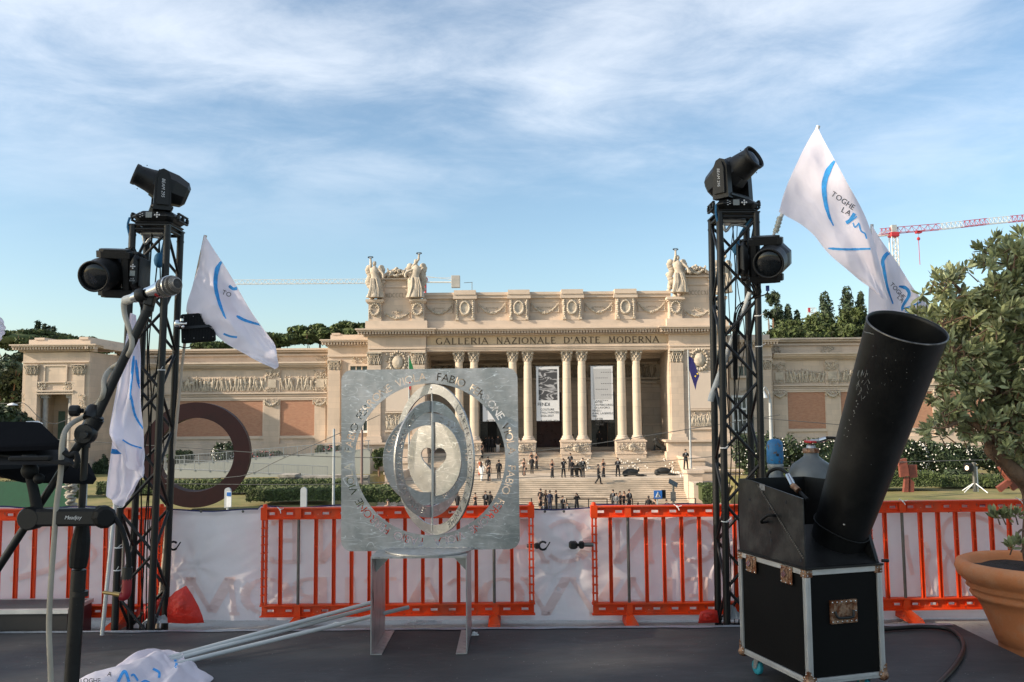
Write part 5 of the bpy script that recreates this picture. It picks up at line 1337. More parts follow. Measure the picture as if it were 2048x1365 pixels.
ARMS = {'down': [((.24, .0, 1.17), (.25, -.04, .92)), ((-.24, .0, 1.17), (-.25, -.04, .92))],
        'folded': [((.25, -.04, 1.18), (-.06, -.20, 1.20)), ((-.25, -.04, 1.18), (.07, -.22, 1.16))],
        'front': [((.24, -.02, 1.17), (.05, -.20, 1.00)), ((-.24, -.02, 1.17), (-.04, -.20, 1.00))],
        'face': [((.24, -.10, 1.20), (.07, -.14, 1.52)), ((-.24, .0, 1.17), (-.08, -.20, 1.10))],
        'camera': [((.27, -.12, 1.30), (.08, -.20, 1.58)), ((-.27, -.12, 1.30), (-.08, -.20, 1.58))],
        'hold': [((.24, -.02, 1.17), (.14, -.26, 1.20)), ((-.24, -.02, 1.17), (-.14, -.26, 1.15))],
        'bag': [((.24, .02, 1.17), (.27, -.02, .90)), ((-.24, -.02, 1.17), (-.06, -.20, 1.05))]}
def person(px, foot, D, z, yaw, h, dress, arms, legs, hair, label, cloth=None, shirt=True):
    b = P(px, foot, D); base = V((b.x, D, z))
    t = thing('person', base, label, 'person', 'evening guests on and around the steps')
    s = h / 1.76; M = Matrix.Translation(base) @ Matrix.Rotation(R_(yaw), 4, 'Z') @ Matrix.Scale(s, 4)
    fem = dress in ('long', 'short', 'whitesuit', 'orange')
    sh = .165 if fem else .195; cloth = cloth or SUIT
    A = [[V(p) for p in q] for q in ARMS[arms]]
    if legs == 'walk': K = [((.09, -.16, .52), (.09, -.22, .09)), ((-.09, .02, .50), (-.09, .30, .14))]
    elif legs == 'apart': K = [((.13, -.02, .50), (.17, .0, .08)), ((-.13, -.02, .50), (-.17, .0, .08))]
    else: K = [((.09, -.01, .50), (.10, .01, .08)), ((-.09, -.02, .50), (-.10, .0, .08))]
    K = [[V(p) for p in q] for q in K]
    J = [V((0, 0, .95)), V((0, 0, 1.12)), V((0, .0, 1.34)), V((0, 0, 1.47)), V((0, -.005, 1.55)), V((0, -.015, 1.66)), V((0, -.01, 1.74))]
    E = [(0, 1), (1, 2), (2, 3), (3, 4), (4, 5), (5, 6)]; Rr = [(.14, .10), (.125, .095), (.145, .10), (.09, .07), .05, (.075, .09), (.055, .065)]
    for k, sg in ((0, 1), (1, -1)):
        n = len(J); el, wr = A[k]; dv = (wr - el).normalized()
        J += [V((sg * sh, 0, 1.42)), el, wr, wr + dv * .07]; E += [(2, n), (n, n + 1), (n + 1, n + 2), (n + 2, n + 3)]; Rr += [.052, .040, .026, (.036, .018)]
        n = len(J); kn, an = K[k]; J += [V((sg * .095, 0, .88)), kn, an, an + V((0, -.13, -.045))]; E += [(0, n), (n, n + 1), (n + 1, n + 2), (n + 2, n + 3)]; Rr += [.085, .055, .036, (.038, .025)]
    vs, fs = skinbody(J, E, Rr)
    m = MB(); m.add(vs, fs, True)
    for k, sg in ((0, 1), (1, -1)):        # five unequal, bent fingers on each palm
        el, wr = A[k]; dv = (wr - el).normalized(); sd = dv.cross(V((0, -1, .2))).normalized(); up = sd.cross(dv)
        for f, (o_, L) in enumerate(((-.027, .062), (-.009, .074), (.009, .070), (.026, .056))):
            p0 = wr + dv * .075 + sd * o_; m.path([p0, p0 + dv * L * .5 + up * .004, p0 + dv * L * .85 + up * .022], lambda q: .009 - .003 * q, 5)
        p0 = wr + dv * .03 + sd * -.03; m.path([p0, p0 + dv * .025 - sd * .022, p0 + dv * .055 - sd * .025 + up * .01], lambda q: .010 - .003 * q, 5)
    m.path([(0, -.095, 1.69), (0, -.118, 1.655), (0, -.100, 1.648)], lambda q: .010 + .006 * math.sin(q * 3), 6); m.blob((.082, .005, 1.665), .012, .02, .03, 6, 4); m.blob((-.082, .005, 1.665), .012, .02, .03, 6, 4)
    m.v = [tuple(M @ V(p)) for p in m.v]; m.build('body', SKIN, t)
    m = MB()
    for sg in (-1, 1): m.blob((sg * .031, -.098, 1.685), .012, .006, .006, 6, 4, M)
    m.blob((0, -.099, 1.625), .022, .006, .005, 6, 4, M); m.build('eyes_and_mouth', mat('dark_features', (.06, .02, .02), .5), t)
    def ring(rx, ry, z, cx=0, cy=0, n=14): return [(cx + rx * math.cos(2 * math.pi * j / n), cy + ry * math.sin(2 * math.pi * j / n), z) for j in range(n)]
    hm_ = MB(); hm_.loft([ring(.086, .105, 1.67, 0, .02), ring(.094, .112, 1.71, 0, .018), ring(.085, .10, 1.76, 0, .01), ring(.05, .06, 1.795, 0, .01)], True, True, True, M); hm_.blob((0, .05, 1.66), .08, .07, .09, 10, 6, M)
    if hair in ('long', 'brown'): hm_.loft([ring(.085, .06, 1.70, 0, .055), ring(.10, .055, 1.56, 0, .075), ring(.11, .045, 1.42, 0, .09), ring(.07, .03, 1.30, 0, .095)], True, True, True, M)
    if hair == 'bun': hm_.blob((0, .10, 1.76), .045, .045, .045, 8, 6, M)
    hm_.build('hair', HAIRB if hair == 'brown' else HAIR, t)
    def limb(mm, a, b_, c, r0, r1, r2): mm.path([M @ a, M @ a.lerp(b_, .5), M @ b_, M @ b_.lerp(c, .5), M @ c], lambda q: s * ((r0 + (r1 - r0) * q * 2) if q < .5 else (r1 + (r2 - r1) * (q * 2 - 1))), 9)
    if dress in ('suit', 'shirt', 'whitesuit'):
        cm = WHITE if dress == 'whitesuit' else cloth
        j = MB(); j.loft([ring(.185, .125, .80), ring(.175, .125, .95), ring(.155, .115, 1.12), ring(.185, .125, 1.30), ring(.205, .115, 1.42), ring(.13, .085, 1.485), ring(.075, .065, 1.51)], True, True, True, M)
        for k, sg in ((0, 1), (1, -1)): limb(j, V((sg * (sh + .0), 0, 1.42)), A[k][0], A[k][0].lerp(A[k][1], .96), .066, .055, .040)
        j.build('jacket' if dress != 'shirt' else 'dark_shirt', cm, t)
        j = MB(); j.loft([ring(.165, .115, .99), ring(.17, .12, .90), ring(.15, .11, .80)], True, True, True, M)
        for k, sg in ((0, 1), (1, -1)): limb(j, V((sg * .09, 0, .88)), K[k][0], K[k][1] + V((0, 0, -.03)), .098, .075, .062)
        j.build('trousers', cm if cloth is not CLOTH else WHITE, t)
        if dress == 'suit' and shirt and abs(yaw) < 75:
            j = MB(); j.prism([(-.045, -.118, 1.47), (.045, -.118, 1.47), (.028, -.135, 1.25), (0, -.132, 1.14), (-.028, -.135, 1.25)], (0, .02, 0), M); j.build('white_shirt', SHIRT, t)
            j = MB(); j.prism([(-.012, -.139, 1.46), (.012, -.139, 1.46), (.014, -.142, 1.22), (0, -.142, 1.17), (-.014, -.142, 1.22)], (0, .004, 0), M); j.build('tie', SUIT, t)
    else:
        dm = ORD if dress == 'orange' else cloth
        j = MB(); zb = .08 if dress in ('long', 'orange') else .50
        rs = [ring(.135, .10, 1.40), ring(.15, .115, 1.30), ring(.115, .09, 1.12), ring(.155, .115, .95), ring(.16, .12, .80), ring(.15 if zb < .3 else .19, .12, .55)]
        if zb < .3: rs += [ring(.16, .13, .30), ring(.20, .17, zb)]
        j.loft(rs, True, True, True, M)
        for sg in (-1, 1): j.path([M @ V((sg * .09, -.06, 1.39)), M @ V((sg * .10, 0, 1.49)), M @ V((sg * .09, .06, 1.39))], .012 * s, 5, 2)
        j.build('dress', dm, t)
    j = MB()
    for k in (0, 1): an = K[k][1]; j.blob((an.x, an.y - .06, an.z - .045), .045, .13, .045, 8, 5, M)
    j.build('shoes', SHOE if dress != 'whitesuit' else SHIRT, t)
    if arms == 'camera': MB().box(-.06, .06, -.27, -.20, 1.60, 1.70, M).build('camera', BLACKD, t)
    if arms == 'bag': MB().cbox(.22, .32, -.10, .06, .62, .84, .02, M).build('handbag', BLACKD, t)
    return t
def onsteps(px, fy, *a, **k):
    D = solveD(px, fy); return person(px, fy, D, stairZ(D), *a, **k)
def byhead(px, hy, yaw, h, *a, **k):
    d = ray(px, hy); y = 84.0
    while y > 74:
        if 1.8 + d.z / d.y * y >= stairZ(y) + h: break
        y -= .05
    return person(px, hy, y, stairZ(y), yaw, h, *a, **k)
onsteps(963, 918, 0, 1.72, 'long', 'front', 'stand', 'long', 'woman in a long black strapless dress standing alone below the left open doorway')
onsteps(972, 905, 170, 1.76, 'suit', 'down', 'stand', 'short', 'person in black at the left open doorway, leftmost of the group, back turned')
onsteps(978, 905, 200, 1.80, 'suit', 'down', 'stand', 'short', 'person in black in the middle of the left doorway group, back turned')
onsteps(984.5, 905, 160, 1.74, 'suit', 'front', 'stand', 'short', 'person in black in the left doorway, just left of the man in white trousers')
t_ = onsteps(996, 905, 10, 1.84, 'shirt', 'down', 'stand', 'short', 'man in a dark top and white trousers at the left open doorway')
for o_ in t_.children:
    if o_.name.startswith('trousers'): o_.data.materials[0] = WHITE
onsteps(960, 952, 190, 1.72, 'orange', 'down', 'stand', 'bun', 'woman in a long orange dress on the landing, seen through the sculpture opening')
onsteps(976, 949, 175, 1.80, 'suit', 'down', 'stand', 'short', 'person in black jacket behind the two women on the landing, seen through the sculpture')
onsteps(963, 964, 160, 1.74, 'whitesuit', 'down', 'walk', 'long', 'woman in a white suit walking up the steps, seen through the sculpture opening')
onsteps(978, 963, 185, 1.70, 'long', 'down', 'walk', 'bun', 'woman in a flared long black dress climbing the steps, seen through the sculpture')
onsteps(998, 961, 180, 1.82, 'suit', 'down', 'stand', 'short', 'broad man in a black suit, back turned, at the right rim of the sculpture opening', cloth=SUIT)
onsteps(1048, 952, -20, 1.72, 'long', 'bag', 'walk', 'long', 'woman in a black dress with a handbag, just right of the steel sculpture')
onsteps(1064, 948, 175, 1.78, 'suit', 'front', 'stand', 'short', 'person in a black jacket with back turned, between two long-haired women')
onsteps(1063, 937, 5, 1.72, 'short', 'down', 'stand', 'long', 'long-haired woman in black behind the person with back turned')
onsteps(1073, 940, 0, 1.76, 'long', 'front', 'stand', 'long', 'slim woman in a long black gown, right of the trio near the sculpture')
onsteps(1104.5, 956, 10, 1.76, 'long', 'face', 'stand', 'long', 'woman in a long black dress raising a hand to her face, alone on the landing')
onsteps(1127, 955, 20, 1.80, 'suit', 'camera', 'apart', 'short', 'man in an open jacket and white shirt photographing, left of the standing lion')
onsteps(1141, 943, -15, 1.84, 'suit', 'hold', 'apart', 'short', 'man in black suit and white shirt one step up behind the lion')
onsteps(1144, 955, 10, 1.74, 'shirt', 'front', 'stand', 'short', 'man in a dark short shirt right in front of the standing lion')
onsteps(1166, 955, 0, 1.84, 'suit', 'down', 'stand', 'short', 'man in a black suit and tie leaning by the standing lion, on its right')
onsteps(1197, 971, 80, 1.84, 'suit', 'front', 'walk', 'short', 'man in a black suit walking across the lower steps, in profile')
onsteps(1207, 955, 15, 1.76, 'long', 'front', 'stand', 'brown', 'brown-haired woman in black behind the walking man')
onsteps(1236, 954, 0, 1.82, 'suit', 'hold', 'apart', 'short', 'man in black suit and white shirt holding something, left of the lying lion')
person(1372, 941, 80.9, Z(941, 80, 1388), 0, 1.84, 'suit', 'folded', 'apart', 'short', 'guard in a black suit with folded arms standing on the stone plinth')
person(1199, 890, 102.6, -2.45, 0, 1.9, 'shirt', 'down', 'stand', 'short', 'man in black standing inside the right open doorway')
person(1146, 880, 100.5, -2.75, -60, 1.8, 'suit', 'front', 'stand', 'short', 'person in black half hidden between the paired columns in the middle')
L_ = [(915, 985, 150, 1.78, 'suit', 'down', 'short', 'person in black at the foot of the steps, behind the left of the sculpture ring'), (934, 984, 20, 1.74, 'short', 'down', 'long', 'woman in black at the foot of the steps behind the sculpture ring'),
      (950.5, 986, 0, 1.70, 'short', 'face', 'bun', 'woman in a short black dress at the foot of the steps, seen through the sculpture'), (971, 980, 15, 1.84, 'suit', 'front', 'short', 'taller man in a black suit, left of a pair seen low in the sculpture opening'),
      (980, 982, 160, 1.82, 'suit', 'down', 'short', 'man in a black suit with back turned, right of a pair in the sculpture opening'), (1081, 978, -30, 1.82, 'suit', 'front', 'short', 'man behind the leftmost woman of the lower group above the fabric gap'),
      (1079.5, 985, 60, 1.72, 'short', 'front', 'bun', 'woman in a short black dress, leftmost of the lower group above the fabric gap'), (1091.5, 980, 150, 1.72, 'long', 'down', 'brown', 'brown-haired woman in black beside the man in navy'),
      (1099.5, 979, 180, 1.84, 'suit', 'down', 'short', 'man in a navy suit with back turned, lower group above the fabric gap'), (1112, 980, 75, 1.84, 'suit', 'hold', 'short', 'man in a black suit reaching out, right of the navy suit'),
      (1125, 989, 40, 1.74, 'suit', 'hold', 'short', 'man in black looking at his hands, rightmost of the lower group'), (1153, 984, 10, 1.80, 'shirt', 'camera', 'short', 'camera operator in black shouldering a camera before the steps'),
      (1226, 977, -10, 1.86, 'suit', 'down', 'short', 'tall man in a black suit, leftmost of the group over the right barrier'), (1232.5, 983, -20, 1.78, 'suit', 'front', 'short', 'man in a grey suit in the group over the right barrier'),
      (1240, 983, 30, 1.72, 'long', 'front', 'long', 'long-haired woman in black beside the grey suit'), (1248, 982, -20, 1.72, 'long', 'face', 'brown', 'woman in black in the middle of the group, next to the man in white shirt'),
      (1258, 978, 30, 1.86, 'suit', 'front', 'short', 'man in an open black suit and white shirt, rightmost of the group over the barrier'), (1087, 1004, 0, 1.75, 'suit', 'down', 'short', 'man in a white collar whose head shows just over the fabric edge, left'),
      (1134.5, 1007, 0, 1.70, 'suit', 'down', 'short', 'person whose head alone peeps over the fabric at the barrier corner'), (1252, 1000, 0, 1.72, 'suit', 'down', 'short', 'person in white shirt low in front of the group over the right barrier'),
      (1276, 1006, 150, 1.70, 'suit', 'down', 'short', 'dark-haired head just over the right barrier, alone'), (1297, 991, 175, 1.86, 'suit', 'down', 'short', 'broad-shouldered man with back turned left of the crossing sign'),
      (1308.5, 994, -60, 1.72, 'long', 'down', 'long', 'long-haired woman in black under the crossing sign'), (1333, 998, 20, 1.72, 'suit', 'front', 'bun', 'person in a dark jacket and white shirt left of the solar panel post')]
for a in L_:
    byhead(a[0], a[1], a[2], a[3], a[4], a[5], 'apart' if a[4] == 'shirt' else 'stand', a[6], a[7], cloth=NAVY if 'navy suit with' in a[7] else (GREYS if 'in a grey suit' in a[7] else SUIT))
person(776, 1000, 51.4, P(776, 1000, 51.4).z - 1.7, 20, 1.70, 'short', 'down', 'stand', 'long', 'long-haired woman in black before the hedge, low in the sculpture opening')
person(1964, 947, 75, P(1964, 947, 75).z - 1.75, 90, 1.75, 'suit', 'down', 'stand', 'short', 'person in black behind the hedge, right of the tripod floodlight')
random.seed(5)
# ================================================================== STAGE
st = MB(); nx, ny = 60, 40; vs = []
SXL, SXR, SYB = -9.0, 3.66, 7.45
for j in range(ny + 1):
    for i in range(nx + 1):
        x = SXL + (SXR - SXL) * i / nx; y = -2 + (SYB + 2) * j / ny
        vs.append((x, y, .006 * noise.noise(V((x * 1.3, y * 1.3, 0))) * (0 if j == ny else 1)))
st.add(vs, [(j * (nx + 1) + i, j * (nx + 1) + i + 1, (j + 1) * (nx + 1) + i + 1, (j + 1) * (nx + 1) + i) for j in range(ny) for i in range(nx)], True)
st.box(SXL, SXR - .01, -2, SYB - .01, -.119, -.02)
st.build('stage_floor', MATF, kind='structure')
tp = MB(); n = 160; vs = []
for i in range(n + 1):
    x = SXL + (SXR - .03 - SXL) * i / n
    w = .055 + .03 * noise.noise(V((x * 3, 5, 0)))
    vs += [(x, SYB - w, .006), (x, SYB + .012, .004 + .010 * abs(noise.noise(V((x * 7, 1, 0))))), (x, SYB + .03, -.06)]
tp.add(vs, [(i * 3 + k, i * 3 + 3 + k, i * 3 + 4 + k, i * 3 + 1 + k) for i in range(n) for k in (0, 1)])
tp.build('edge_tape', TAPE, kind='structure')
def scrap(px, py, w, h, label, m_=GREYP, D=None):
    c = G(px, py, .01) if D is None else P(px, py, D)
    m = MB(); k = 9; vs = []
    for j in range(k):
        for i in range(k):
            u, v = i / (k - 1) - .5, j / (k - 1) - .5
            hh = h * max(0, 1 - 2.2 * max(abs(u), abs(v)) ** 1.3) * (.5 + abs(noise.noise(V((u * 6 + px, v * 6, 1))) * 2))
            vs.append((c.x + u * w + rnd(-.01, .01), c.y + v * w * .35 + rnd(-.01, .01), c.z + hh))
    m.add(vs, [(j * k + i, j * k + i + 1, (j + 1) * k + i + 1, (j + 1) * k + i) for j in range(k - 1) for i in range(k - 1)])
    return m.build('plastic_scrap', m_, label=label, cat='plastic scrap', group='crumpled plastic and tape along the rear stage edge')
scrap(318, 1246, .26, .07, 'crumpled grey plastic at the foot of the left truss')
scrap(52, 1243, .30, .09, 'crumpled grey plastic sheet before the low flight case at the left')
scrap(848, 1247, .30, .02, 'loose strip of silver tape on the stage edge between the table legs')
scrap(1464, 1240, .16, .10, 'crumpled grey plastic at the foot of the right truss')
scrap(672, 1252, .14, .03, 'small white tape scrap under the fallen poles', WHITE)
scrap(950, 1272, .05, .03, 'tiny folded white paper beside the right table leg', WHITE)
for i, (px, py) in enumerate(((325, 1256), (341, 1289), (1355, 1258), (1040, 1268), (1640 - 300, 1262), (60, 1345), (975, 1262))):
    pass
# ================================================================== BARRIERS
def barrier(x0, ztop):
    gz = -.12; H = ztop - gz; L = 2.44; y = 8.0
    t = thing('crowd_barrier', (x0, y, gz), '', 'barrier', 'orange plastic barriers along the back of the stage')
    def rail(name, za, zb, sl):
        m = MB(); h = zb - za
        m.box(x0, x0 + L, y - .004, y + .010, za, za + h * .36); m.box(x0, x0 + L, y - .004, y + .010, za + h * .66, zb)
        n = 15; p = L / n; c = x0
        for i in range(n):
            a = x0 + p * i + (p - .062) / 2
            m.box(c, a, y - .004, y + .010, za + h * .36, za + h * .66)
            m.box(a, a + .062, y - .016, y + .0, za + h * .30, za + h * .36 + .0005); m.box(a, a + .062, y - .016, y, za + h * .66 - .0005, za + h * .72)
            m.box(a - .006, a, y - .016, y, za + h * .30, za + h * .72); m.box(a + .062, a + .068, y - .016, y, za + h * .30, za + h * .72)
            c = a + .062
        m.box(c, x0 + L, y - .004, y + .010, za + h * .36, za + h * .66)
        m.box(x0 - .01, x0 + L + .01, y - .036, y + .036, zb, zb + .012); m.box(x0 - .01, x0 + L + .01, y - .036, y + .036, za - .008, za)
        for q in (.325, L - .34): m.box(x0 + q - .028, x0 + q + .028, y - .03, y - .0045, za + .001, zb - .001)
        m.build(name, ORANGE, t)
    rail('top_rail', gz + H - .095, gz + H - .012, 0); rail('bottom_rail', gz + H - .955, gz + H - .870, 0)
    for q, xx in ((0, x0 + .02), (1, x0 + L - .02)):
        m = MB()
        for dx in (-.016, .016): m.box(xx + dx - .007, xx + dx + .007, y - .03, y + .02, gz + H - .862, gz + H - .104)
        for i in range(11): m.box(xx - .026, xx + .026, y - .034, y + .02, gz + H - .85 + i * .074, gz + H - .842 + i * .074)
        m.box(xx - .03, xx + .03, y - .037, y + .037, gz + H - .104, gz + H + .004)
        m.lathe([(.02, 0), (.02, .02), (.012, .028)], Matrix.Translation((xx, y, gz + H + .004)), 12)
        m.build('end_post', ORANGE, t)
    p = L / 15.25
    for i in range(1, 15):
        xx = x0 + .005 + p * i
        if i in (2, 13):
            m = MB(); m.tube((xx, y - .002, gz + H - .868), (xx, y - .002, gz + H - .10), .0135, n=10); m.build('steel_pole', STEELP, t)
            m = MB(); zf = gz + H - .958
            for a, b in ((-1, 1),):
                m.loft([[(xx - .055, y - .26, gz), (xx + .055, y - .26, gz), (xx + .055, y + .26, gz), (xx - .055, y + .26, gz)], [(xx - .052, y - .2, gz + .04), (xx + .052, y - .2, gz + .04), (xx + .052, y + .2, gz + .04), (xx - .052, y + .2, gz + .04)], [(xx - .026, y - .035, zf), (xx + .026, y - .035, zf), (xx + .026, y + .035, zf), (xx - .026, y + .035, zf)]], True, True, False)
            m.build('foot', ORANGE, t)
        else:
            m = MB(); z0, z1 = gz + H - .869, gz + H - .104
            m.box(xx - .016, xx + .016, y, y + .008, z0, z1); m.box(xx - .016, xx - .010, y - .022, y, z0, z1); m.box(xx + .010, xx + .016, y - .022, y, z0, z1); m.box(xx - .003, xx + .003, y - .016, y, z0, z1)
            m.box(xx - .010, xx + .010, y - .020, y, gz + H - .35, gz + H - .34)
            m.build('slat', ORANGE, t)
    return t
b0 = barrier(0.0, .92)
random.seed(3)
SPOT = [(526, 1016, 'orange barrier directly behind the steel sculpture and its table'), (1183, 1012, 'orange barrier left of and behind the right truss, second from the right'), (1731, 1003, 'orange barrier at the right, behind the terracotta pot and cannon case'), (-212, 1020, 'orange barrier at the far left behind the microphone stand and left truss')]
for i, (px, py, lb) in enumerate(SPOT):
    o = b0 if i == 0 else copy_tree(b0)
    a = P(px, py, 8.0)
    o.location = (a.x, 8.0, a.z - .92 - .12); o['label'] = lb
    o.rotation_euler = (0, R_(-.25) if i == 2 else 0, 0)
# ================================================================== PRINTED FABRIC BEHIND
def fab(x, z):
    y = 8.10 + .03 * noise.noise(V((x * .9, z * .8, 2))) + .028 * noise.noise(V((x * 2.6 + z * 1.6, z * 2.2, 5))) + .010 * noise.noise(V((x * 7 - z * 9, z * 8, 9)))
    return y
fx0, fx1 = P(-120, 1100, 8.1).x, P(2260, 1100, 8.1).x
nx, nz = 420, 60; vs = []
for j in range(nz + 1):
    for i in range(nx + 1):
        x = fx0 + (fx1 - fx0) * i / nx; px = 1024 + x / 8.1 * FPX
        zt = P(px, 1011 - (px - 1024) * .004, 8.1).z - .02 * math.sin(px * .0185) ** 2 - (.03 if (330 < px < 520 or 1065 < px < 1178) else 0)
        zb = P(px, 1241 - max(0, px - 1500) * .008, 8.1).z
        z = zb + (zt - zb) * j / nz
        d = fab(x, z)
        d += .010 * abs(noise.noise(V((x * 1.7 + z * 2.4, z * 1.9 - x * .5, 11))))
        # tension creases running away from the ties
        for cx, cz in ((-2.9, .42), (-3.1, .35), (.55, .55), (.35, .3), (1.9, .5), (-2.2, .1)):
            r = math.hypot(x - cx, z - cz); d += .013 * math.exp(-r * 2.0) * math.sin(math.atan2(z - cz, x - cx) * 7)
        vs.append((x, d, z))
fm = MB(); fm.add(vs, [(j * (nx + 1) + i, j * (nx + 1) + i + 1, (j + 1) * (nx + 1) + i + 1, (j + 1) * (nx + 1) + i) for j in range(nz) for i in range(nx)], True)
fabric = fm.build('fabric_banner', mat('banner_back', (.90, .83, .82), .75, var=.05, vs=2.2, bump=.25, bs=7, col2=(.84, .71, .72), c2s=1.1, c2lo=.5, c2hi=.75, trans=.25), label='long creased off-white fabric banner with faint mirrored letters, behind the orange barriers', cat='banner')
fb = BVHTree.FromPolygons([V(v) for v in vs], fm.f)
hem = MB(); top = vs[nz * (nx + 1):]
hem.add([(a, b + .012, c - .03) for a, b, c in top] + [(a, b + .006, c + .012) for a, b, c in top] , [(i, i + 1, nx + 2 + i, nx + 1 + i) for i in range(nx)])
hem.build('blue_hem', mat('navy_hem', (.03, .035, .12), .8), fabric)
for px_, py_ in ((720, 1021), (1355, 1014), (1806, 1003), (2040, 1000), (560, 1020)):
    a = P(px_, py_, 7.95); m = MB(); m.path([a + V((-.03, .02, .02)), a, a + V((.012, -.02, -.03))], .004, 5, 3); m.path([a, a + V((.035, -.02, .012))], .003, 5); m.blob(a, .010, .010, .010, 6, 4); m.build('tie_cord', WHITE, fabric)
for px_ in (400, 484, 1128, 1090, 700, 900, 1500, 1900):
    a = P(px_, 1024, 8.05); m = MB(); m.lathe([(.010, 0), (.012, .003), (.006, .004)], axisM(a + V((0, .03, 0)), (0, -1, 0)), 10); m.build('eyelet', STEELP, fabric)
def sample(bvh, px, py, off=.004):
    d = ray(px, py).normalized()
    h = bvh.ray_cast(CAMP, d)
    if h[0] is None: return None
    return h[0] - d * off
def decal(name, parent, bvh, V2, F2, m_, off=.004):
    pts = [sample(bvh, a, b, off) for a, b in V2]
    m = MB(); ok = [f for f in F2 if all(pts[i] is not None for i in f)]
    if not ok: return None
    m.add([tuple(p) if p is not None else (0, 0, 0) for p in pts], ok)
    used = sorted({i for f in ok for i in f}); mp_ = {u: k for k, u in enumerate(used)}
    m.v = [m.v[u] for u in used]; m.f = [tuple(mp_[i] for i in f) for f in ok]; m.sm = [False] * len(m.f)
    return m.build(name, m_, parent)
def ribbon(pts, w, sub=10):      # brush stroke polygon strip in pixel space, w(t) = width
    pv = [V((a, b, 0)) for a, b in pts]; n = sub * (len(pv) - 1); V2 = []; F2 = []
    for i in range(n + 1):
        p = cr(pv, i / n); q = cr(pv, min(1, i / n + .01)) - cr(pv, max(0, i / n - .01)); q.normalize()
        ww = (w(i / n) if callable(w) else w) / 2
        nn = V((-q.y, q.x, 0)) * ww
        V2 += [(p.x + nn.x, p.y + nn.y), (p.x, p.y), (p.x - nn.x, p.y - nn.y)]
        if i: k = 3 * i; F2 += [(k - 3, k, k + 1, k - 2), (k - 2, k + 1, k + 2, k - 1)]
    return V2, F2
GHOST = mat('ghost_print', (.93, .78, .74), .8, var=.06, vs=4, trans=.25)
class Tmp:  # serif letters laid out in pixels
    pass
def ghost(ch, xc, y0, y1, w):
    m = MB(); serif_text(m, ch, 0, 1, 0, 0, 1, .20, dep=0.0)
    V2 = [(xc + (.5 - a) * w, y1 - c * (y1 - y0)) for a, b, c in m.v]
    fs = [f for k, f in enumerate(m.f) if len(f) == 4 and k % 6 == 0]
    # each prism keeps one front quad, divided so it follows the creases
    V3, F3 = [], []
    for f in fs:
        q = [V((V2[i][0], V2[i][1], 0)) for i in f]
        nn = 5
        for i in range(nn + 1):
            a = q[0].lerp(q[1], i / nn); b = q[3].lerp(q[2], i / nn); k = len(V3); V3 += [(a.x, a.y), (b.x, b.y)]
            if i: F3.append((k - 2, k, k + 1, k - 1))
    decal('faint_letter', fabric, fb, V3, F3, GHOST, .012 + rnd(0, .002))
for ch, xc, w in (('M', 422, 112), ('O', 534, 96), ('R', 618, 72), ('I', 700, 20), ('T', 762, 62), ('A', 850, 80), ('C', 928, 66), ('O', 1004, 82), ('V', 1090, 84), ('V', 1186, 90), ('A', 1262, 82), ('I', 1336, 18), ('E', 1392, 48), ('I', 1560, 18), ('D', 1640, 62)):
    ghost(ch, xc, 1158, 1228, w)
for ch, xc, w in (('E', 572, 60), ('N', 672, 78), ('A', 1046, 88), ('C', 1140, 84), ('N', 1268, 84), ('O', 1392, 92)):
    ghost(ch, xc, 1042, 1124, w)
for pts, w in (([(1912, 1130), (1885, 1080), (1895, 1045), (1930, 1030), (1990, 1050), (2060, 1110)], 9), ([(1812, 1070), (1815, 1100), (1825, 1150)], 9), ([(1850, 1085), (1858, 1110), (1852, 1140), (1862, 1190)], 9), ([(1905, 1100), (1890, 1130), (1895, 1190)], 8), ([(1930, 1110), (1922, 1150), (1935, 1195)], 8), ([(60, 1080), (110, 1040), (150, 1080), (120, 1130), (20, 1160)], 12), ([(140, 1060), (190, 1110), (120, 1160)], 9)):
    V2, F2 = ribbon(pts, w, 12); decal('faint_curve', fabric, fb, V2, F2, GHOST, .012)
def pipeclamp(px, py, side, label):
    c = P(px, py, 7.99); t = thing('pipe_clamp', c, label, 'clamp', 'black clamps on short pipes at the barrier ends')
    m = MB(); m.tube(c, c + V((-side * .10, 0, 0)), .018); m.build('pipe', STEELP, t)
    m = MB(); q = []
    for k in range(11): a = R_(40 + k * 28); q.append(c + V((side * .045 + .036 * math.cos(a) * side, 0, .036 * math.sin(a))))
    m.path(q, .010, 6); m.cbox(c.x - .03, c.x + .015, c.y - .03, c.y + .03, c.z - .024, c.z + .024, .008); m.path([q[-1], q[-1] + V((side * .02, 0, .03)), q[-1] + V((side * .035, 0, .055))], .006, 5)
    m.build('clamp_jaw', BLACKP, t)
pipeclamp(1076, 1092, 1, 'open black pipe clamp at the right end of the middle orange barrier')
t = thing('pipe_clamp', P(1160, 1090, 7.95), 'closed black pipe clamp at the left end of the barrier beside the right truss', 'clamp', 'black clamps on short pipes at the barrier ends')
c = P(1160, 1090, 7.97); m = MB(); m.tube(c, c + V((.12, 0, 0)), .019); m.build('pipe', STEELP, t)
m = MB(); m.cbox(c.x - .10, c.x - .025, c.y - .05, c.y + .03, c.z - .034, c.z + .034, .014); m.cbox(c.x - .01, c.x + .035, c.y - .04, c.y + .03, c.z - .032, c.z + .032, .01); m.box(c.x - .03, c.x, c.y - .02, c.y + .01, c.z - .012, c.z + .012); m.build('clamp_jaw', BLACKP, t)
pipeclamp(337, 1092, 1, 'black pipe clamp sticking out at the right edge of the left truss')
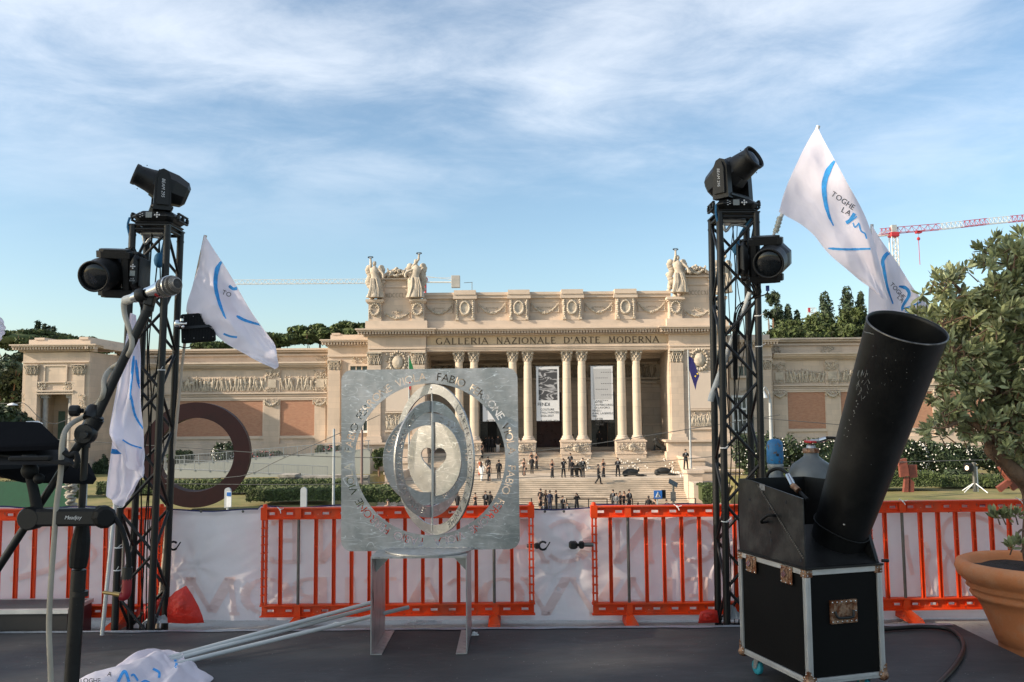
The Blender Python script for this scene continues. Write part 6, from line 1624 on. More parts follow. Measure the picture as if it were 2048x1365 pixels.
# ================================================================== TRUSSES
def truss(bot, top, sp, label, seed):
    random.seed(seed)
    t = thing('lighting_truss', bot, label, 'truss tower', 'black truss towers at the back of the stage')
    ax = (top - bot).normalized(); M = axisM(bot, ax); H = (top - bot).length; h = sp / 2
    C = [(-h, -h), (h, -h), (h, h), (-h, h)]
    for x, y in C:
        m = MB(); m.tube(M @ V((x, y, 0)), M @ V((x, y, H)), .0300, n=16); m.tube(M @ V((x, y, H - .09)), M @ V((x, y, H - .075)), .033, n=16); m.tube(M @ V((x, y, H - .01)), M @ V((x, y, H)), .031, n=16)
        m.build('chord', SPECK, t)
    nb = int(H / .335); dz = (H - .1) / nb
    for f in range(4):
        a, b = C[f], C[(f + 1) % 4]
        m = MB()
        for i in range(nb):
            z0 = .05 + i * dz; z1 = z0 + dz
            p, q = (a, b) if (i + f) % 2 else (b, a)
            m.tube(M @ V((p[0], p[1], z0)), M @ V((q[0], q[1], z1)), .0135, n=8)
        m.tube(M @ V((a[0], a[1], H - .03)), M @ V((b[0], b[1], H - .03)), .016, n=8)
        m.tube(M @ V((a[0], a[1], .03)), M @ V((b[0], b[1], .03)), .012, n=8)
        m.build('lacing', BLACKM, t)
    m = MB(); m.box(-h - .03, h + .03, -h - .03, -h + .03, H, H + .012, M); m.box(-h - .03, h + .03, h - .03, h + .03, H, H + .012, M); m.box(-h - .03, -h + .03, -h + .03, h - .03, H, H + .012, M); m.box(h - .03, h + .03, -h + .03, h - .03, H, H + .012, M)
    m.build('top_plate', BLACKM, t)
    m = MB()
    for k in range(5):
        x, y = rnd(-h * .7, h * .7), rnd(-h * .7, h * .7)
        m.path([M @ V((x + rnd(-.04, .04), y + rnd(-.04, .04), H * (1 - i / 7) - .05)) for i in range(8)], rnd(.004, .007), 5, 4)
    m.build('cable_bundle', BLACKD, t)
    m = MB(); s0 = M @ V((h * .2, 0, H - .28)); m.blob(s0, .05, .05, .07, 8, 6); m.path([M @ V((h, -h, H)), M @ V((h * .4, 0, H - .15)), s0], .012, 5, 3); m.build('blue_strap', mat('blue_webbing', (.02, .12, .24), .8), t); m = MB(); m.path([M @ V((-h - .03, -h, H + .07)), M @ V((-h - .035, -h - .02, H - .02)), M @ V((-h, -h, H - .15))], .010, 5, 3)
    m.build('blue_strap', mat('blue_webbing', (.02, .12, .24), .8), t)
    m = MB()
    for k in range(5):
        x, y = random.choice(C[:2]); z = H * rnd(.12, .75); m.tube(M @ V((x, y, z)), M @ V((x, y, z + .008)), .034, n=14); m.tube(M @ V((x, y - .03, z)), M @ V((x + rnd(.02, .06), y - .04, z + rnd(.02, .05))), .003, n=4)
    m.build('cable_tie', WHITE, t)
    m = MB(); m.cbox(-h * .8, h * .6, -h * .5, h * .3, H - .07, H - .03, .01, M); m.path([M @ V((-.1, -.05, H - .07)), M @ V((-.08, -.05, H - .14)), M @ V((-.02, -.05, H - .08)), M @ V((.1, -.06, H - .1))], .013, 6, 4); m.build('top_clamp', GALV2, t)
    return t, M, H
bl = P(265.5, 1240, 7.57); bl = V((bl.x, 7.72, -.12)); tl = P(300.5, 452, 7.57); tl.y = 7.72
TL, ML, HL = truss(bl, V((tl.x, 7.72, P(300, 452, 7.57).z)), .305, 'black truss tower on the left, with two moving head lights and a flat floodlight', 11)
br = P(1492, 1240, 7.55); tr_ = P(1476, 426, 7.55)
TR, MR, HR = truss(V((br.x, 7.72, -.12)), V((tr_.x, 7.72, tr_.z)), .320, 'black truss tower on the right, beside the cannon, carrying two moving head lights', 12)
# ================================================================== MOVING HEADS
def rotprism(m, poly, axis_o, M_):   # poly in (y,z), extruded along x
    pass
def movehead(base_o, bz, bx_, h, sc, label, text=None, hs=1.0, yb=.165):
    bz = V(bz).normalized(); h = V(h).normalized()
    t = thing('moving_head_light', base_o, label, 'stage light', 'black moving head lights on the trusses')
    B = axisM(base_o, bz, bx_) @ Matrix.Scale(sc, 4)
    m = MB(); m.cbox(-.17, .17, -.17, .17, .018, .105, .045, B); m.cbox(-.15, .15, -.15, .15, 0, .02, .02, B); m.lathe([(.10, .105), (.095, .118)], B, 20)
    for s_ in (-1, 1):
        m.cbox(s_ * .185 - .012, s_ * .185 + .012, -.10, .10, .03, .045, .005, B); m.cbox(s_ * .185 - .012, s_ * .185 + .012, -.10, .10, .085, .10, .005, B)
        for q in (-.095, 0, .095): m.cbox(s_ * .185 - .012, s_ * .185 + .012, q - .012, q + .012, .045, .085, .004, B)
    b_ = m.build('base', BLACKP, t)
    m = MB(); m.box(-.045, .005, -.1735, -.170, .042, .088, B); m.build('display_screen', mat('grey_screen', (.18, .19, .18), .25), b_)
    m = MB()
    for dx, dz in ((0, .016), (0, -.016), (.017, 0), (-.017, 0), (0, 0)): m.lathe([(.0075, 0), (.006, .004)], B @ Matrix.Translation((.045 + dx, -.170, .065 + dz)) @ Matrix.Rotation(math.pi / 2, 4, 'X'), 10)
    for k in range(5): m.box(-.095 + .018 * (k % 2), -.083 + .018 * (k % 2), -.1725, -.170, .045 + .009 * k, .049 + .009 * k, B)
    m.build('buttons', mat('button_grey', (.55, .55, .55), .5), b_)
    a = bz.cross(h).normalized()
    if a.y > 0: a = -a
    Yk = frame(V(base_o), a, bz.cross(a), bz) @ Matrix.Scale(sc, 4)
    m = MB(); m.cbox(-.17, .17, -.085, .085, .112, yb, .02, Yk)
    for s_ in (-1, 1):
        poly = [(-.075, .112), (.075, .112), (.070, .24), (.062, .38), (.038, .43), (0, .445), (-.038, .43), (-.062, .38), (-.070, .24)]
        m.prism([(s_ * (.125 + (hs - 1) * .12), y * hs, z) for y, z in poly], (s_ * .06, 0, 0), Yk)
        poly = [(-.05, .15), (.05, .15), (.045, .36), (.025, .41), (-.025, .41), (-.045, .36)]
        m.prism([(s_ * (.185 + (hs - 1) * .12), y * hs, z) for y, z in poly], (s_ * .020, 0, 0), Yk)
    y_ = m.build('yoke', BLACKP, t)
    if text:
        v, f = flat_text(text, .034, .10, 1.0, .2)
        s_ = 1 if a.y < 0 else -1
        mm = MB(); mm.add([(s_ * .2065, b * s_ - .012 * s_, .28 - a_) for a_, b in v], f, False, Yk); mm.build('lettering', mat('light_print', (.6, .6, .6), .6), y_)
    hc = V(base_o) + bz * .345 * sc
    Hd = frame(hc, a, h.cross(a), h) @ Matrix.Scale(sc * (1 + (hs - 1) * .8), 4)
    k1 = 1 + (hs - 1) * .9
    m = MB(); m.lathe([(.075, -.235), (.118, -.205), (.146, -.10), (.146, .0), (.125, .07)], Hd, 8, False, True, R_(22.5))
    m.lathe([(.122, .03), (.112 * k1, .11), (.098 * k1, .205), (.104 * k1, .21), (.104 * k1, .24), (.094 * k1, .243), (.090 * k1, .23), (.088 * k1, .215)], Hd, 36, True, True)
    for k in range(8):
        an = k * math.pi / 4 + .4; m.blob((.112 * math.cos(an), .112 * math.sin(an), .17), .005, .005, .005, 6, 4, Hd)
    for k in (0, 4): m.box(-.03, .03, (.121 if k else -.127), (.127 if k else -.121), -.09, -.02, Hd)
    h_ = m.build('head', BLACKP, t)
    m = MB(); m.lathe([(.0885 * k1, .216), (.075 * k1, .226), (.045 * k1, .234), (.004, .237)], Hd, 28); m.build('lens', LENS, h_)
    return t
def onT(M, H, x, y, z): return M @ V((x, y, z))
movehead(ML @ V((0.03, -.02, HL + .014)), (.02, 0, 1), (1, 0, 0), (-.84, -.42, .34), 1.10, 'black moving head light on top of the left truss, lens turned left and upward', 'BEAM 295', .90)
movehead(MR @ V((0, -.02, HR + .014)), (0, 0, 1), (1, 0, 0), (.62, -.66, .42), 1.08, 'black moving head light on top of the right truss, lens turned right and upward', 'BEAM 295')
c1 = P(291, 549, 7.48); movehead(c1, (-1, -.10, .03), (0, 0, 1), (-.04, -.93, -.26), .90, 'black moving head light hung sideways on the left side of the left truss', None, 1.22, .20)
c2 = P(1474, 522, 7.42); movehead(c2, (1, -.25, 0), (0, 0, 1), (-.42, -.84, -.30), .86, 'black moving head light hung sideways on the right truss, below the big flag', None, 1.22, .20)
m = MB(); a = P(1535, 572, 7.5); m.tube(a, a + V((0, 0, -.045)), .016); cb = m.build('power_plug', mat('blue_plug', (.01, .05, .30), .5), label='small blue power plug on a cable under the sideways right light', cat='plug')
m = MB(); m.path([a + V((0, 0, -.05)), P(1530, 590, 7.5), P(1500, 600, 7.55), P(1480, 625, 7.6), P(1478, 720, 7.65)], .006, 6, 5)
for k in range(4): m.path([P(1500 + k * 5, 565, 7.5), P(1508 + k * 4, 590, 7.52), P(1490 - k * 4, 610, 7.6), P(1476 - k * 3, 650, 7.62), P(1474 - k * 2, 760, 7.66)], .006, 6, 5)
m.build('power_cable', BLACKD, label='loop of black cables below the sideways light on the right truss', cat='cable')
m = MB()
for k in range(3): m.path([P(245 + k * 6, 505, 7.5), P(255 + k * 6, 497 - k, 7.5), P(268 + k * 4, 515, 7.55), P(285, 560, 7.6), P(290 + k * 3, 640, 7.65)], .005, 6, 5)
m.build('power_cable', BLACKD, label='thin black cables running from the sideways light into the left truss', cat='cable')
# flat floodlight on the left truss
t = thing('led_floodlight', P(395, 655, 7.62), 'flat black ribbed floodlight clamped to the right side of the left truss', 'floodlight')
c = P(396, 655, 7.66); F = axisM(c, (.15, -.97, .20), (1, .0, .12)); w, hh = .145, .135
m = MB(); m.cbox(-w, w, -hh, hh, -.03, .0, .012, F)
for i in range(22): m.box(-w + .012 + i * (2 * w - .024) / 21 - .002, -w + .012 + i * (2 * w - .024) / 21 + .002, -hh + .012, hh - .012, 0, .010, F)
m.build('housing', BLACKD, t)
m = MB()
for k in range(8): m.blob((-w + .03 + (k % 4) * .08, (.10 if k < 4 else -.10), .011), .004, .004, .003, 6, 4, F)
m.build('screws', ALU, t)
m = MB(); m.box(-w - .012, w + .012, -.012, .012, .012, .018, F); m.box(-w - .018, -w - .012, -.012, .012, -.03, .018, F); m.box(w + .012, w + .018, -.012, .012, -.03, .018, F); m.build('bracket', BLACKM, t)
m = MB(); cc = P(355, 648, 7.58); m.lathe([(.030, -.03), (.034, -.025), (.034, .025), (.030, .03)], Matrix.Translation(cc), 14); m.tube(cc, cc + V((.09, -.01, 0)), .014); m.lathe([(.018, 0), (.018, .02)], Matrix.Translation(cc + V((.05, -.03, .02))), 6); m.blob(cc + V((.06, -.03, -.03)), .016, .016, .016)
m.build('clamp', CHROME, t)
m = MB(); m.path([P(388, 684, 7.62), P(386, 692, 7.62), P(370, 696, 7.62), P(350, 690, 7.62)], .005, 6, 5); m.build('cable', BLACKD, t)
# ================================================================== FLAGS
def patch(rows, nu=36, nv=36, amp=0, fr=(3, 5), ph=0, warp=None):
    R = [[V((p.x, p.y, p.z)) for p in r] for r in rows]
    vs = []
    for j in range(nv + 1):
        line = [cr(r, 0) for r in R]
        for i in range(nu + 1):
            col = [cr(r, i / nu) for r in R]
            p = cr(col, j / nv)
            if amp:
                u, v = i / nu, j / nv
                k = amp * min(1, 4 * u) * (.55 * (abs(noise.noise(V((u * 5 + v * 3, v * 6 - u * 2, ph + 5)))) - .2) * 2.2 + math.sin(fr[0] * u * 6.28 + v * fr[1] + ph) + .5 * math.sin(fr[1] * v * 6.28 + u * 4 + ph * 2) + .8 * noise.noise(V((u * 4, v * 4, ph))))
                p = p + V((0, k, k * .08))
            vs.append(p)
    fs = [(j * (nu + 1) + i, j * (nu + 1) + i + 1, (j + 1) * (nu + 1) + i + 1, (j + 1) * (nu + 1) + i) for j in range(nv) for i in range(nu)]
    return vs, fs
def cloth(name, vs, fs, parent, m_=CLOTH, **k):
    m = MB(); m.add([tuple(v) for v in vs], fs, True); o = m.build(name, m_, parent, **k)
    return o, BVHTree.FromPolygons([V(v) for v in vs], fs)
def ptext(s, ox, oy, ang, size, gap=.09, shear=0.0):
    v, f = flat_text(s, 1.0, gap, 1.0, shear, centre=False); ca, sa = math.cos(R_(ang)), math.sin(R_(ang))
    return [(ox + size * (a * ca + b * sa), oy + size * (a * sa - b * ca)) for a, b in v], f
def pp(l, D): return [P(a, b, d if (d := (c if c else D)) else D) for a, b, c in [(q + (0,)) if len(q) == 2 else q for q in l]]
brush = lambda w, e=.35: (lambda t: w * (.35 + .65 * min(1, t * 6)) * (1 - (1 - e) * t ** 2.5) + .4 * math.sin(t * 40))
# big flag on the right truss
f3 = thing('white_flag', P(1550, 470, 7.6), 'large white flag with blue brush emblem and black lettering, flying from the right truss', 'flag', 'white flags with a blue emblem')
pole = MB(); pa, pb = P(1637, 252, 7.3), P(1549, 466, 7.5); pole.tube(pa, pb, .017, n=12); pole.build('pole_sleeve', POLEW, f3)
m = MB(); m.tube(pb, P(1512, 560, 7.55), .012, n=10); m.tube(P(1500, 585, 7.55), P(1424, 790, 7.85), .022, .026, n=10); m.tube(P(1424, 790, 7.85), P(1421, 803, 7.86), .027, n=10); m.build('pole', POLEW, f3)
m = MB(); m.path([P(1560, 435, 7.38), P(1556, 450, 7.38), P(1551, 466, 7.4)], lambda q: .024 - .004 * math.sin(q * 30), 8, 8); m.build('tape_wrap', mat('clear_tape', (.30, .31, .28), .25), f3)
rows = [pp([(1634, 253), (1600, 312), (1574, 372), (1556, 425)], 7.28), pp([(1650, 285, 7.2), (1632, 350, 7.15), (1622, 410, 7.2), (1612, 458, 7.25)], 7.2), pp([(1690, 358, 7.0), (1682, 410, 7.1), (1672, 465, 7.1), (1666, 516, 7.15)], 7.1), pp([(1738, 452, 7.1), (1738, 495, 7.0), (1728, 530, 7.1), (1712, 553, 7.12)], 7.1), pp([(1776, 598, 7.12), (1768, 598, 7.12), (1758, 594, 7.12), (1748, 582, 7.12)], 7.12)]
vs, fs = patch(rows, 40, 60, .016, (1.6, 3.2), .7); o, bv = cloth('flag_cloth', vs, fs, f3)
V2, F2 = ribbon([(1669, 322), (1655, 345), (1648, 372), (1651, 405), (1658, 432), (1667, 452)], brush(11, .15)); decal('blue_emblem', o, bv, V2, F2, BLUE)
V2, F2 = ribbon([(1656, 497), (1690, 499), (1741, 498)], brush(4.5, .8)); decal('blue_underline', o, bv, V2, F2, BLUE)
V2, F2 = ptext('TOGHE', 1661, 391, 34, 15.5, .14); decal('lettering', o, bv, V2, F2, INK)
V2, F2 = ptext('LA', 1682, 424, 27, 15.5, .14); decal('lettering', o, bv, V2, F2, INK)
for pts, w in (([(1709, 427), (1700, 441), (1692, 446)], 7), ([(1692, 443), (1702, 442), (1714, 433)], 2.5), ([(1706, 446), (1710, 455), (1718, 446)], 2.5), ([(1718, 448), (1722, 462), (1730, 468), (1733, 478)], 3)):
    V2, F2 = ribbon(pts, w); decal('blue_script', o, bv, V2, F2, BLUE, .005)
# second flag at right
f4 = thing('white_flag', P(1738, 640, 7.9), 'white flag behind the big one at the right, hanging down behind the cannon mouth', 'flag', 'white flags with a blue emblem')
m = MB(); m.tube(P(1744, 449, 7.75), P(1740, 700, 7.85), .014, n=10); m.tube(P(1740, 700, 7.85), V((P(1738, 1200, 7.88).x, 7.88, -.12)), .013, n=8); m.build('pole', POLEW, f4)
rows = [pp([(1743, 450), (1742, 500), (1740, 580), (1736, 700)], 7.72), pp([(1762, 480), (1770, 540), (1776, 620), (1780, 705)], 7.65), pp([(1795, 527), (1805, 580), (1812, 640), (1820, 705)], 7.7), pp([(1835, 588), (1845, 630), (1852, 670), (1858, 712)], 7.62), pp([(1886, 642), (1893, 665), (1900, 690), (1908, 722)], 7.7)]
vs, fs = patch(rows, 36, 50, .02, (1.4, 3.0), 2.1); o, bv = cloth('flag_cloth', vs, fs, f4)
for pts, w in (([(1798, 526), (1780, 506), (1766, 520), (1768, 540), (1775, 575), (1786, 608)], brush(8, .3)), ([(1812, 543), (1818, 556), (1826, 562)], 6), ([(1798, 573), (1812, 577), (1818, 590), (1806, 612), (1804, 622)], brush(7, .4)), ([(1806, 618), (1824, 612), (1842, 604)], 3), ([(1810, 622), (1822, 625), (1836, 620), (1848, 630)], 3.5)):
    V2, F2 = ribbon(pts, w); decal('blue_emblem', o, bv, V2, F2, BLUE, .005)
V2, F2 = ptext('TOGHE', 1779, 570, 48, 12, .10); decal('lettering', o, bv, V2, F2, INK)
V2, F2 = ptext('LA', 1794, 596, 48, 12, .10); decal('lettering', o, bv, V2, F2, INK)
V2, F2 = ptext('PER', 1837, 617, 34, 12, .10); decal('lettering', o, bv, V2, F2, INK)
# left truss flag
f1 = thing('white_flag', P(365, 740, 7.9), 'white flag with blue emblem streaming right from behind the left truss', 'flag', 'white flags with a blue emblem')
m = MB(); m.tube(P(411, 471, 7.78), P(377, 628, 7.82), .015, n=10); m.tube(P(377, 628, 7.82), P(362, 745, 7.85), .013, n=10); m.tube(P(362, 745, 7.85), V((P(314, 1240, 7.9).x, 7.9, -.12)), .015, n=8); m.build('pole', mat('pale_wood', (.50, .40, .30), .6), f1)
rows = [pp([(409, 470), (398, 520), (385, 575), (374, 624)], 7.75), pp([(428, 500, 7.7), (424, 560, 7.6), (420, 610, 7.65), (412, 655, 7.7)], 7.7), pp([(458, 546, 7.6), (458, 600, 7.7), (456, 640, 7.6), (452, 688, 7.65)], 7.6), pp([(503, 624, 7.6), (505, 655, 7.65), (502, 690, 7.6), (494, 712, 7.6)], 7.6), pp([(548, 686, 7.6), (555, 708, 7.6), (557, 730, 7.62), (549, 739, 7.62)], 7.6)]
vs, fs = patch(rows, 40, 60, .022, (1.3, 3.4), 4.0); o, bv = cloth('flag_cloth', vs, fs, f1)
for pts, w in (([(443, 523), (434, 540), (431, 570), (437, 600), (447, 628), (452, 638)], brush(9, .15)), ([(458, 572), (466, 578), (474, 577)], 6), ([(473, 632), (490, 641), (520, 650)], brush(6, .6)), ([(447, 668), (460, 673), (474, 675)], 4)):
    V2, F2 = ribbon(pts, w); decal('blue_emblem', o, bv, V2, F2, BLUE, .005)
V2, F2 = ptext('TO', 443, 588, 22, 13, .12); decal('lettering', o, bv, V2, F2, INK)
# hanging flag with leaning pole
f2 = thing('white_flag', P(204, 1272, 7.0), 'limp white flag hanging round a silver pole that leans before the left truss', 'flag', 'white flags with a blue emblem')
m = MB(); g_ = G(204, 1271, .012); m.tube(g_, P(268, 632, 7.4), .0165, n=14); m.build('pole', ALU, f2)
rows = [pp([(262, 628), (264, 627), (267, 628), (270, 632)], 7.36), pp([(250, 690), (258, 690), (268, 690), (277, 695)], 7.3), pp([(236, 765), (250, 762), (266, 768), (284, 775)], 7.2), pp([(222, 840), (240, 830), (262, 845), (289, 850)], 7.18), pp([(219, 868, 7.0), (240, 880, 6.95), (262, 890, 7.05), (290, 905, 7.1)], 7.1), pp([(226, 878, 7.0), (243, 915, 6.95), (262, 940, 7.05), (290, 955, 7.1)], 7.1)]
vs, fs = patch(rows, 30, 60, .030, (2.4, 1.6), 1.2); o, bv = cloth('flag_cloth', vs, fs, f2)
for pts, w in (([(268, 712), (263, 760), (260, 800)], brush(6, .3)), ([(272, 720), (276, 760), (284, 790), (288, 840)], brush(6, .6)), ([(262, 790), (270, 830), (286, 858)], brush(5, .6)), ([(245, 880), (262, 890), (284, 897)], 3)):
    V2, F2 = ribbon(pts, w); decal('blue_emblem', o, bv, V2, F2, BLUE, .006)
rows = [pp([(226, 872, 7.12), (238, 868, 7.16), (256, 878, 7.16), (286, 900, 7.1)], 7.12), pp([(220, 920, 7.15), (240, 920, 7.2), (262, 930, 7.16), (288, 945, 7.12)], 7.1), pp([(214, 965, 7.15), (236, 980, 7.2), (260, 975, 7.16), (278, 962, 7.12)], 7.1), pp([(212, 992, 7.15), (228, 1004, 7.2), (244, 1015, 7.16), (256, 1000, 7.12)], 7.1)]
vs, fs = patch(rows, 30, 40, .022, (2.4, 1.6), 3.2); o2, bv = cloth('flag_fold', vs, fs, o)
V2, F2 = ribbon([(220, 902), (232, 904), (244, 903)], 10); decal('blue_emblem', o2, bv, V2, F2, BLUE, .006)
# flag at the left photo edge
f6 = thing('white_flag', P(-40, 690, 6.5), 'edge of a white flag just entering the photo at the far left', 'flag', 'white flags with a blue emblem')
rows = [pp([(-110, 560), (-60, 560), (-30, 590), (-12, 620)], 6.5), pp([(-110, 640), (-60, 650), (-10, 640), (9, 655)], 6.5), pp([(-110, 720), (-60, 720), (-15, 690), (2, 680)], 6.5)]
vs, fs = patch(rows, 20, 20, .02); cloth('flag_cloth', vs, fs, f6); MB().tube(P(-112, 540, 6.5), V((P(-112, 540, 6.5).x - .1, 6.5, 0)), .014).build('pole', POLEW, f6)
# ---- pile of furled flags on the stage and their poles
pile = thing('flag_pile', G(300, 1345, 0), 'crumpled heap of white flags with blue emblem lying on the stage, poles pointing right', 'flags')
nu, nv = 90, 60; vs = []
ctl = [[G(a, b, 0) for a, b in r] for r in ([(235, 1345), (285, 1318), (332, 1306), (346, 1320), (372, 1324)], [(190, 1360), (262, 1340), (310, 1330), (355, 1338), (398, 1345)], [(140, 1375), (235, 1372), (310, 1366), (370, 1362), (424, 1360)], [(120, 1420), (220, 1425), (310, 1420), (370, 1410), (400, 1400)])]
for j in range(nv + 1):
    for i in range(nu + 1):
        p = cr([cr(r, i / nu) for r in ctl], j / nv); u, v = i / nu, j / nv
        e = min(1, 8 * min(u, 1 - u, v + .03, 1.2 - v))
        k = .004 + .055 * max(0, 1 - 3.2 * abs(noise.noise(V((u * 2.6 + v * 1.8, v * 1.6 - u * .8, 1))))) + .022 * abs(noise.noise(V((u * 5 - v * 3, v * 3, 7)))) + .012 * abs(noise.noise(V((u * 9, v * 7 + u * 3, 4)))) + .028 * math.sin(u * 3.1) * math.sin(v * 3)
        vs.append(p + V((.03 * noise.noise(V((u * 7, v * 7, 3))), .03 * noise.noise(V((u * 6, v * 8, 8))), .008 + max(0, k * max(0, e)))))
fs = [(j * (nu + 1) + i, j * (nu + 1) + i + 1, (j + 1) * (nu + 1) + i + 1, (j + 1) * (nu + 1) + i) for j in range(nv) for i in range(nu)]
o, bv = cloth('flag_cloth', vs, fs, pile)
for pts, w in (([(236, 1364), (246, 1345), (252, 1346), (258, 1364)], 6), ([(262, 1352), (268, 1350), (276, 1362)], 4), ([(306, 1338), (318, 1345), (318, 1356)], 5), ([(350, 1320), (353, 1328), (350, 1336)], 5), ([(280, 1368), (290, 1362), (300, 1366)], 4)):
    V2, F2 = ribbon(pts, w); decal('blue_emblem', o, bv, V2, F2, BLUE, .006)
V2, F2 = ptext('A', 214, 1352, 10, 13); decal('lettering', o, bv, V2, F2, INK, .006)
V2, F2 = ptext('TOGHE', 158, 1366, 0, 13, .1); decal('lettering', o, bv, V2, F2, INK, .006)
for (pa, za), (px, py, D) in (((( 316, 1322), .05), (741, 1206, 7.45)), (((325, 1325), .045), (742, 1216, 7.5)), (((345, 1330), .03), (817, 1215, 7.42))):
    MB().tube(G(pa[0], pa[1], za), P(px, py, D), .0165, n=12).build('pole', POLEW, pile)
# ================================================================== STEEL SCULPTURE
random.seed(9)
DS = 6.98; S = DS / FPX
def circ(r, n, cx=0, cy=0, a0=0): return [(cx + r * math.cos(a0 + 2 * math.pi * i / n), cy + r * math.sin(a0 + 2 * math.pi * i / n)) for i in range(n)]
def cutplate(outer, holes, letters, thick, M, name, m_, parent):
    """flat plate with real cut-outs: outer/holes are point lists, letters are (char, centre x, centre y, rotation, size, mirror)"""
    cu = bpy.data.curves.new(name, 'CURVE'); cu.dimensions = '2D'; cu.fill_mode = 'BOTH'; cu.extrude = thick / 2; cu.resolution_u = 3
    for pl in [outer] + holes:
        s = cu.splines.new('POLY'); s.points.add(len(pl) - 1)
        for i, (a, b) in enumerate(pl): s.points[i].co = (a, b, 0, 1)
        s.use_cyclic_u = True
    for ch, x, y, rot, size, mir in letters:
        vs_, fs_, sp, w, x0 = text_splines(ch)
        ca, sa = math.cos(rot), math.sin(rot)
        def tf(p):
            a = (p[0] - x0 - w / 2) * size * mir; b = p[1] * size
            return (x + a * ca - b * sa, y + a * sa + b * ca, 0)
        for k, spl in enumerate(sp):
            s = cu.splines.new('BEZIER'); s.bezier_points.add(len(spl) - 1)
            for i, (c, hl, hr) in enumerate(spl):
                bp = s.bezier_points[i]; bp.handle_left_type = bp.handle_right_type = 'FREE'
                bp.co, bp.handle_left, bp.handle_right = tf(c), tf(hl), tf(hr)
            s.use_cyclic_u = True
    o = bpy.data.objects.new(name, cu); COL.objects.link(o); bpy.context.view_layer.update()
    dg = bpy.context.evaluated_depsgraph_get(); me = bpy.data.meshes.new_from_object(o.evaluated_get(dg))
    m = MB(); m.add([tuple(v.co) for v in me.vertices], [tuple(p.vertices) for p in me.polygons], False, M)
    bpy.data.objects.remove(o); bpy.data.curves.remove(cu); bpy.data.meshes.remove(me)
    return m.build(name, m_, parent)
def ringtext(s, r, a_mid, size, span=None, gap=.12, space=.38, mir=1):
    lay, w = text_layout(s, gap, space); tot = w * size
    k = (span / (tot / r)) if span else 1
    out = []
    for ch, x in lay:
        vs_, fs_, sp, cw, x0 = text_splines(ch)
        c = (x + x0 + cw / 2 - w / 2) * size * k / r
        a = a_mid - c * mir
        out.append((ch, r * math.cos(a), r * math.sin(a), a - math.pi / 2, size, mir))
    return out
sc_ = thing('steel_sculpture', P(858, 1098, DS), 'square galvanised steel plate with nested tilting rings, a heart cut-out and lettering cut through', 'sculpture')
pc = P(860, 918, DS); Mp = frame(pc, (1, 0, 0), (0, 0, 1), (0, -1, 0)) @ Matrix.Rotation(R_(.3), 4, 'Z')
hw, hh, rc_ = 176 * S, 178.5 * S, 21 * S
outer = []
for sx, sy, a0 in ((1, 1, 0), (-1, 1, 90), (-1, -1, 180), (1, -1, 270)):
    for k in range(9):
        a = R_(a0 + 90 * k / 8); outer.append((sx * (hw - rc_) + rc_ * math.cos(a), sy * (hh - rc_) + rc_ * math.sin(a)))
lets = []
for k in range(4): lets += ringtext('FABIO FERRONE VIOLA', 155.5 * S, R_(90 - 3 - 43.5 - 90 * k), 22.5 * S, R_(82), .10, .5)
cutplate(outer, [circ(149.5 * S, 96)], lets, .010, Mp, 'lettered_plate', GALV, sc_)
def ringM(yaw, dx=0, dz=0): return Matrix.Translation(pc + V((dx, 0, dz))) @ Matrix.Rotation(yaw, 4, 'Z') @ frame(V((0, 0, 0)), (1, 0, 0), (0, 0, 1), (0, -1, 0))
xo = 4 * S
cutplate(circ(148 * S, 96), [circ(129 * S, 96)], ringtext("L'ARTE SCUOTE LE ANIME", 132 * S, R_(-8), 17 * S, R_(112), .14, .5), .014, ringM(R_(-53), xo), 'outer_ring', GALV, sc_)
cutplate(circ(115 * S, 84), [circ(93 * S, 84)], ringtext('SE CON TE IMPARA IMMAGINE', 96.5 * S, R_(190), 17 * S, R_(135), .12, .45), .014, ringM(R_(58), xo - 1 * S), 'second_ring', GALV, sc_)
cutplate(circ(91 * S, 84), [circ(66 * S, 84)], ringtext('NEL SILENZIO', 76.5 * S, R_(35), 14 * S, R_(80), .12, .45, -1) + ringtext('CUORE', 76.5 * S, R_(150), 14 * S, R_(40), .12, .4) + ringtext('MUNDI', 76.5 * S, R_(-50), 14 * S, R_(36), .12, .4, -1), .012, ringM(R_(22), xo - 8 * S), 'inner_ring', GALV, sc_)
heart = []
for k in range(48):
    a = 2 * math.pi * k / 48; heart.append((16 * math.sin(a) ** 3 * 2.15 * S, (13 * math.cos(a) - 5 * math.cos(2 * a) - 2 * math.cos(3 * a) - math.cos(4 * a)) * 1.85 * S))
cutplate(circ(72.5 * S, 72), [heart], [], .010, ringM(R_(-38), xo + 4 * S), 'heart_disc', GALV, sc_)
m = MB(); z1, z0 = P(864, 786, DS).z, P(864, 1062, DS).z
m.tube((pc.x + xo, DS - .012, z0 + .0), (pc.x + xo, DS - .012, z1), .0055, n=10)
m.prism([(pc.x + xo - .002, DS - .02, z1), (pc.x + xo + .012, DS - .02, z1 - .10), (pc.x + xo + .016, DS - .02, (z0 + z1) / 2), (pc.x + xo + .010, DS - .02, z0 + .1), (pc.x + xo, DS - .02, z0)], (0, .006, 0))
m.build('spindle', GALV2, sc_)
m = MB()
for zz in (pc.z + 140 * S, pc.z - 140 * S, pc.z + 104 * S, pc.z - 104 * S): m.blob((pc.x + xo, DS, zz), .012, .016, .02, 8, 5)
m.build('pivot', GALV2, sc_)
zt = P(860, 1098, DS).z
m = MB(); m.lathe([(.345, 0), (.345, .010)], Matrix.Translation((pc.x - .005, DS - .005, zt - .004)), 64); m.build('round_foot', GALV2, sc_)
m = MB()
for k in range(60): m.blob((pc.x - .32 + .64 * k / 59, DS - .008 + rnd(-.002, .002), zt + .008), rnd(.004, .009), .006, .005, 5, 3)
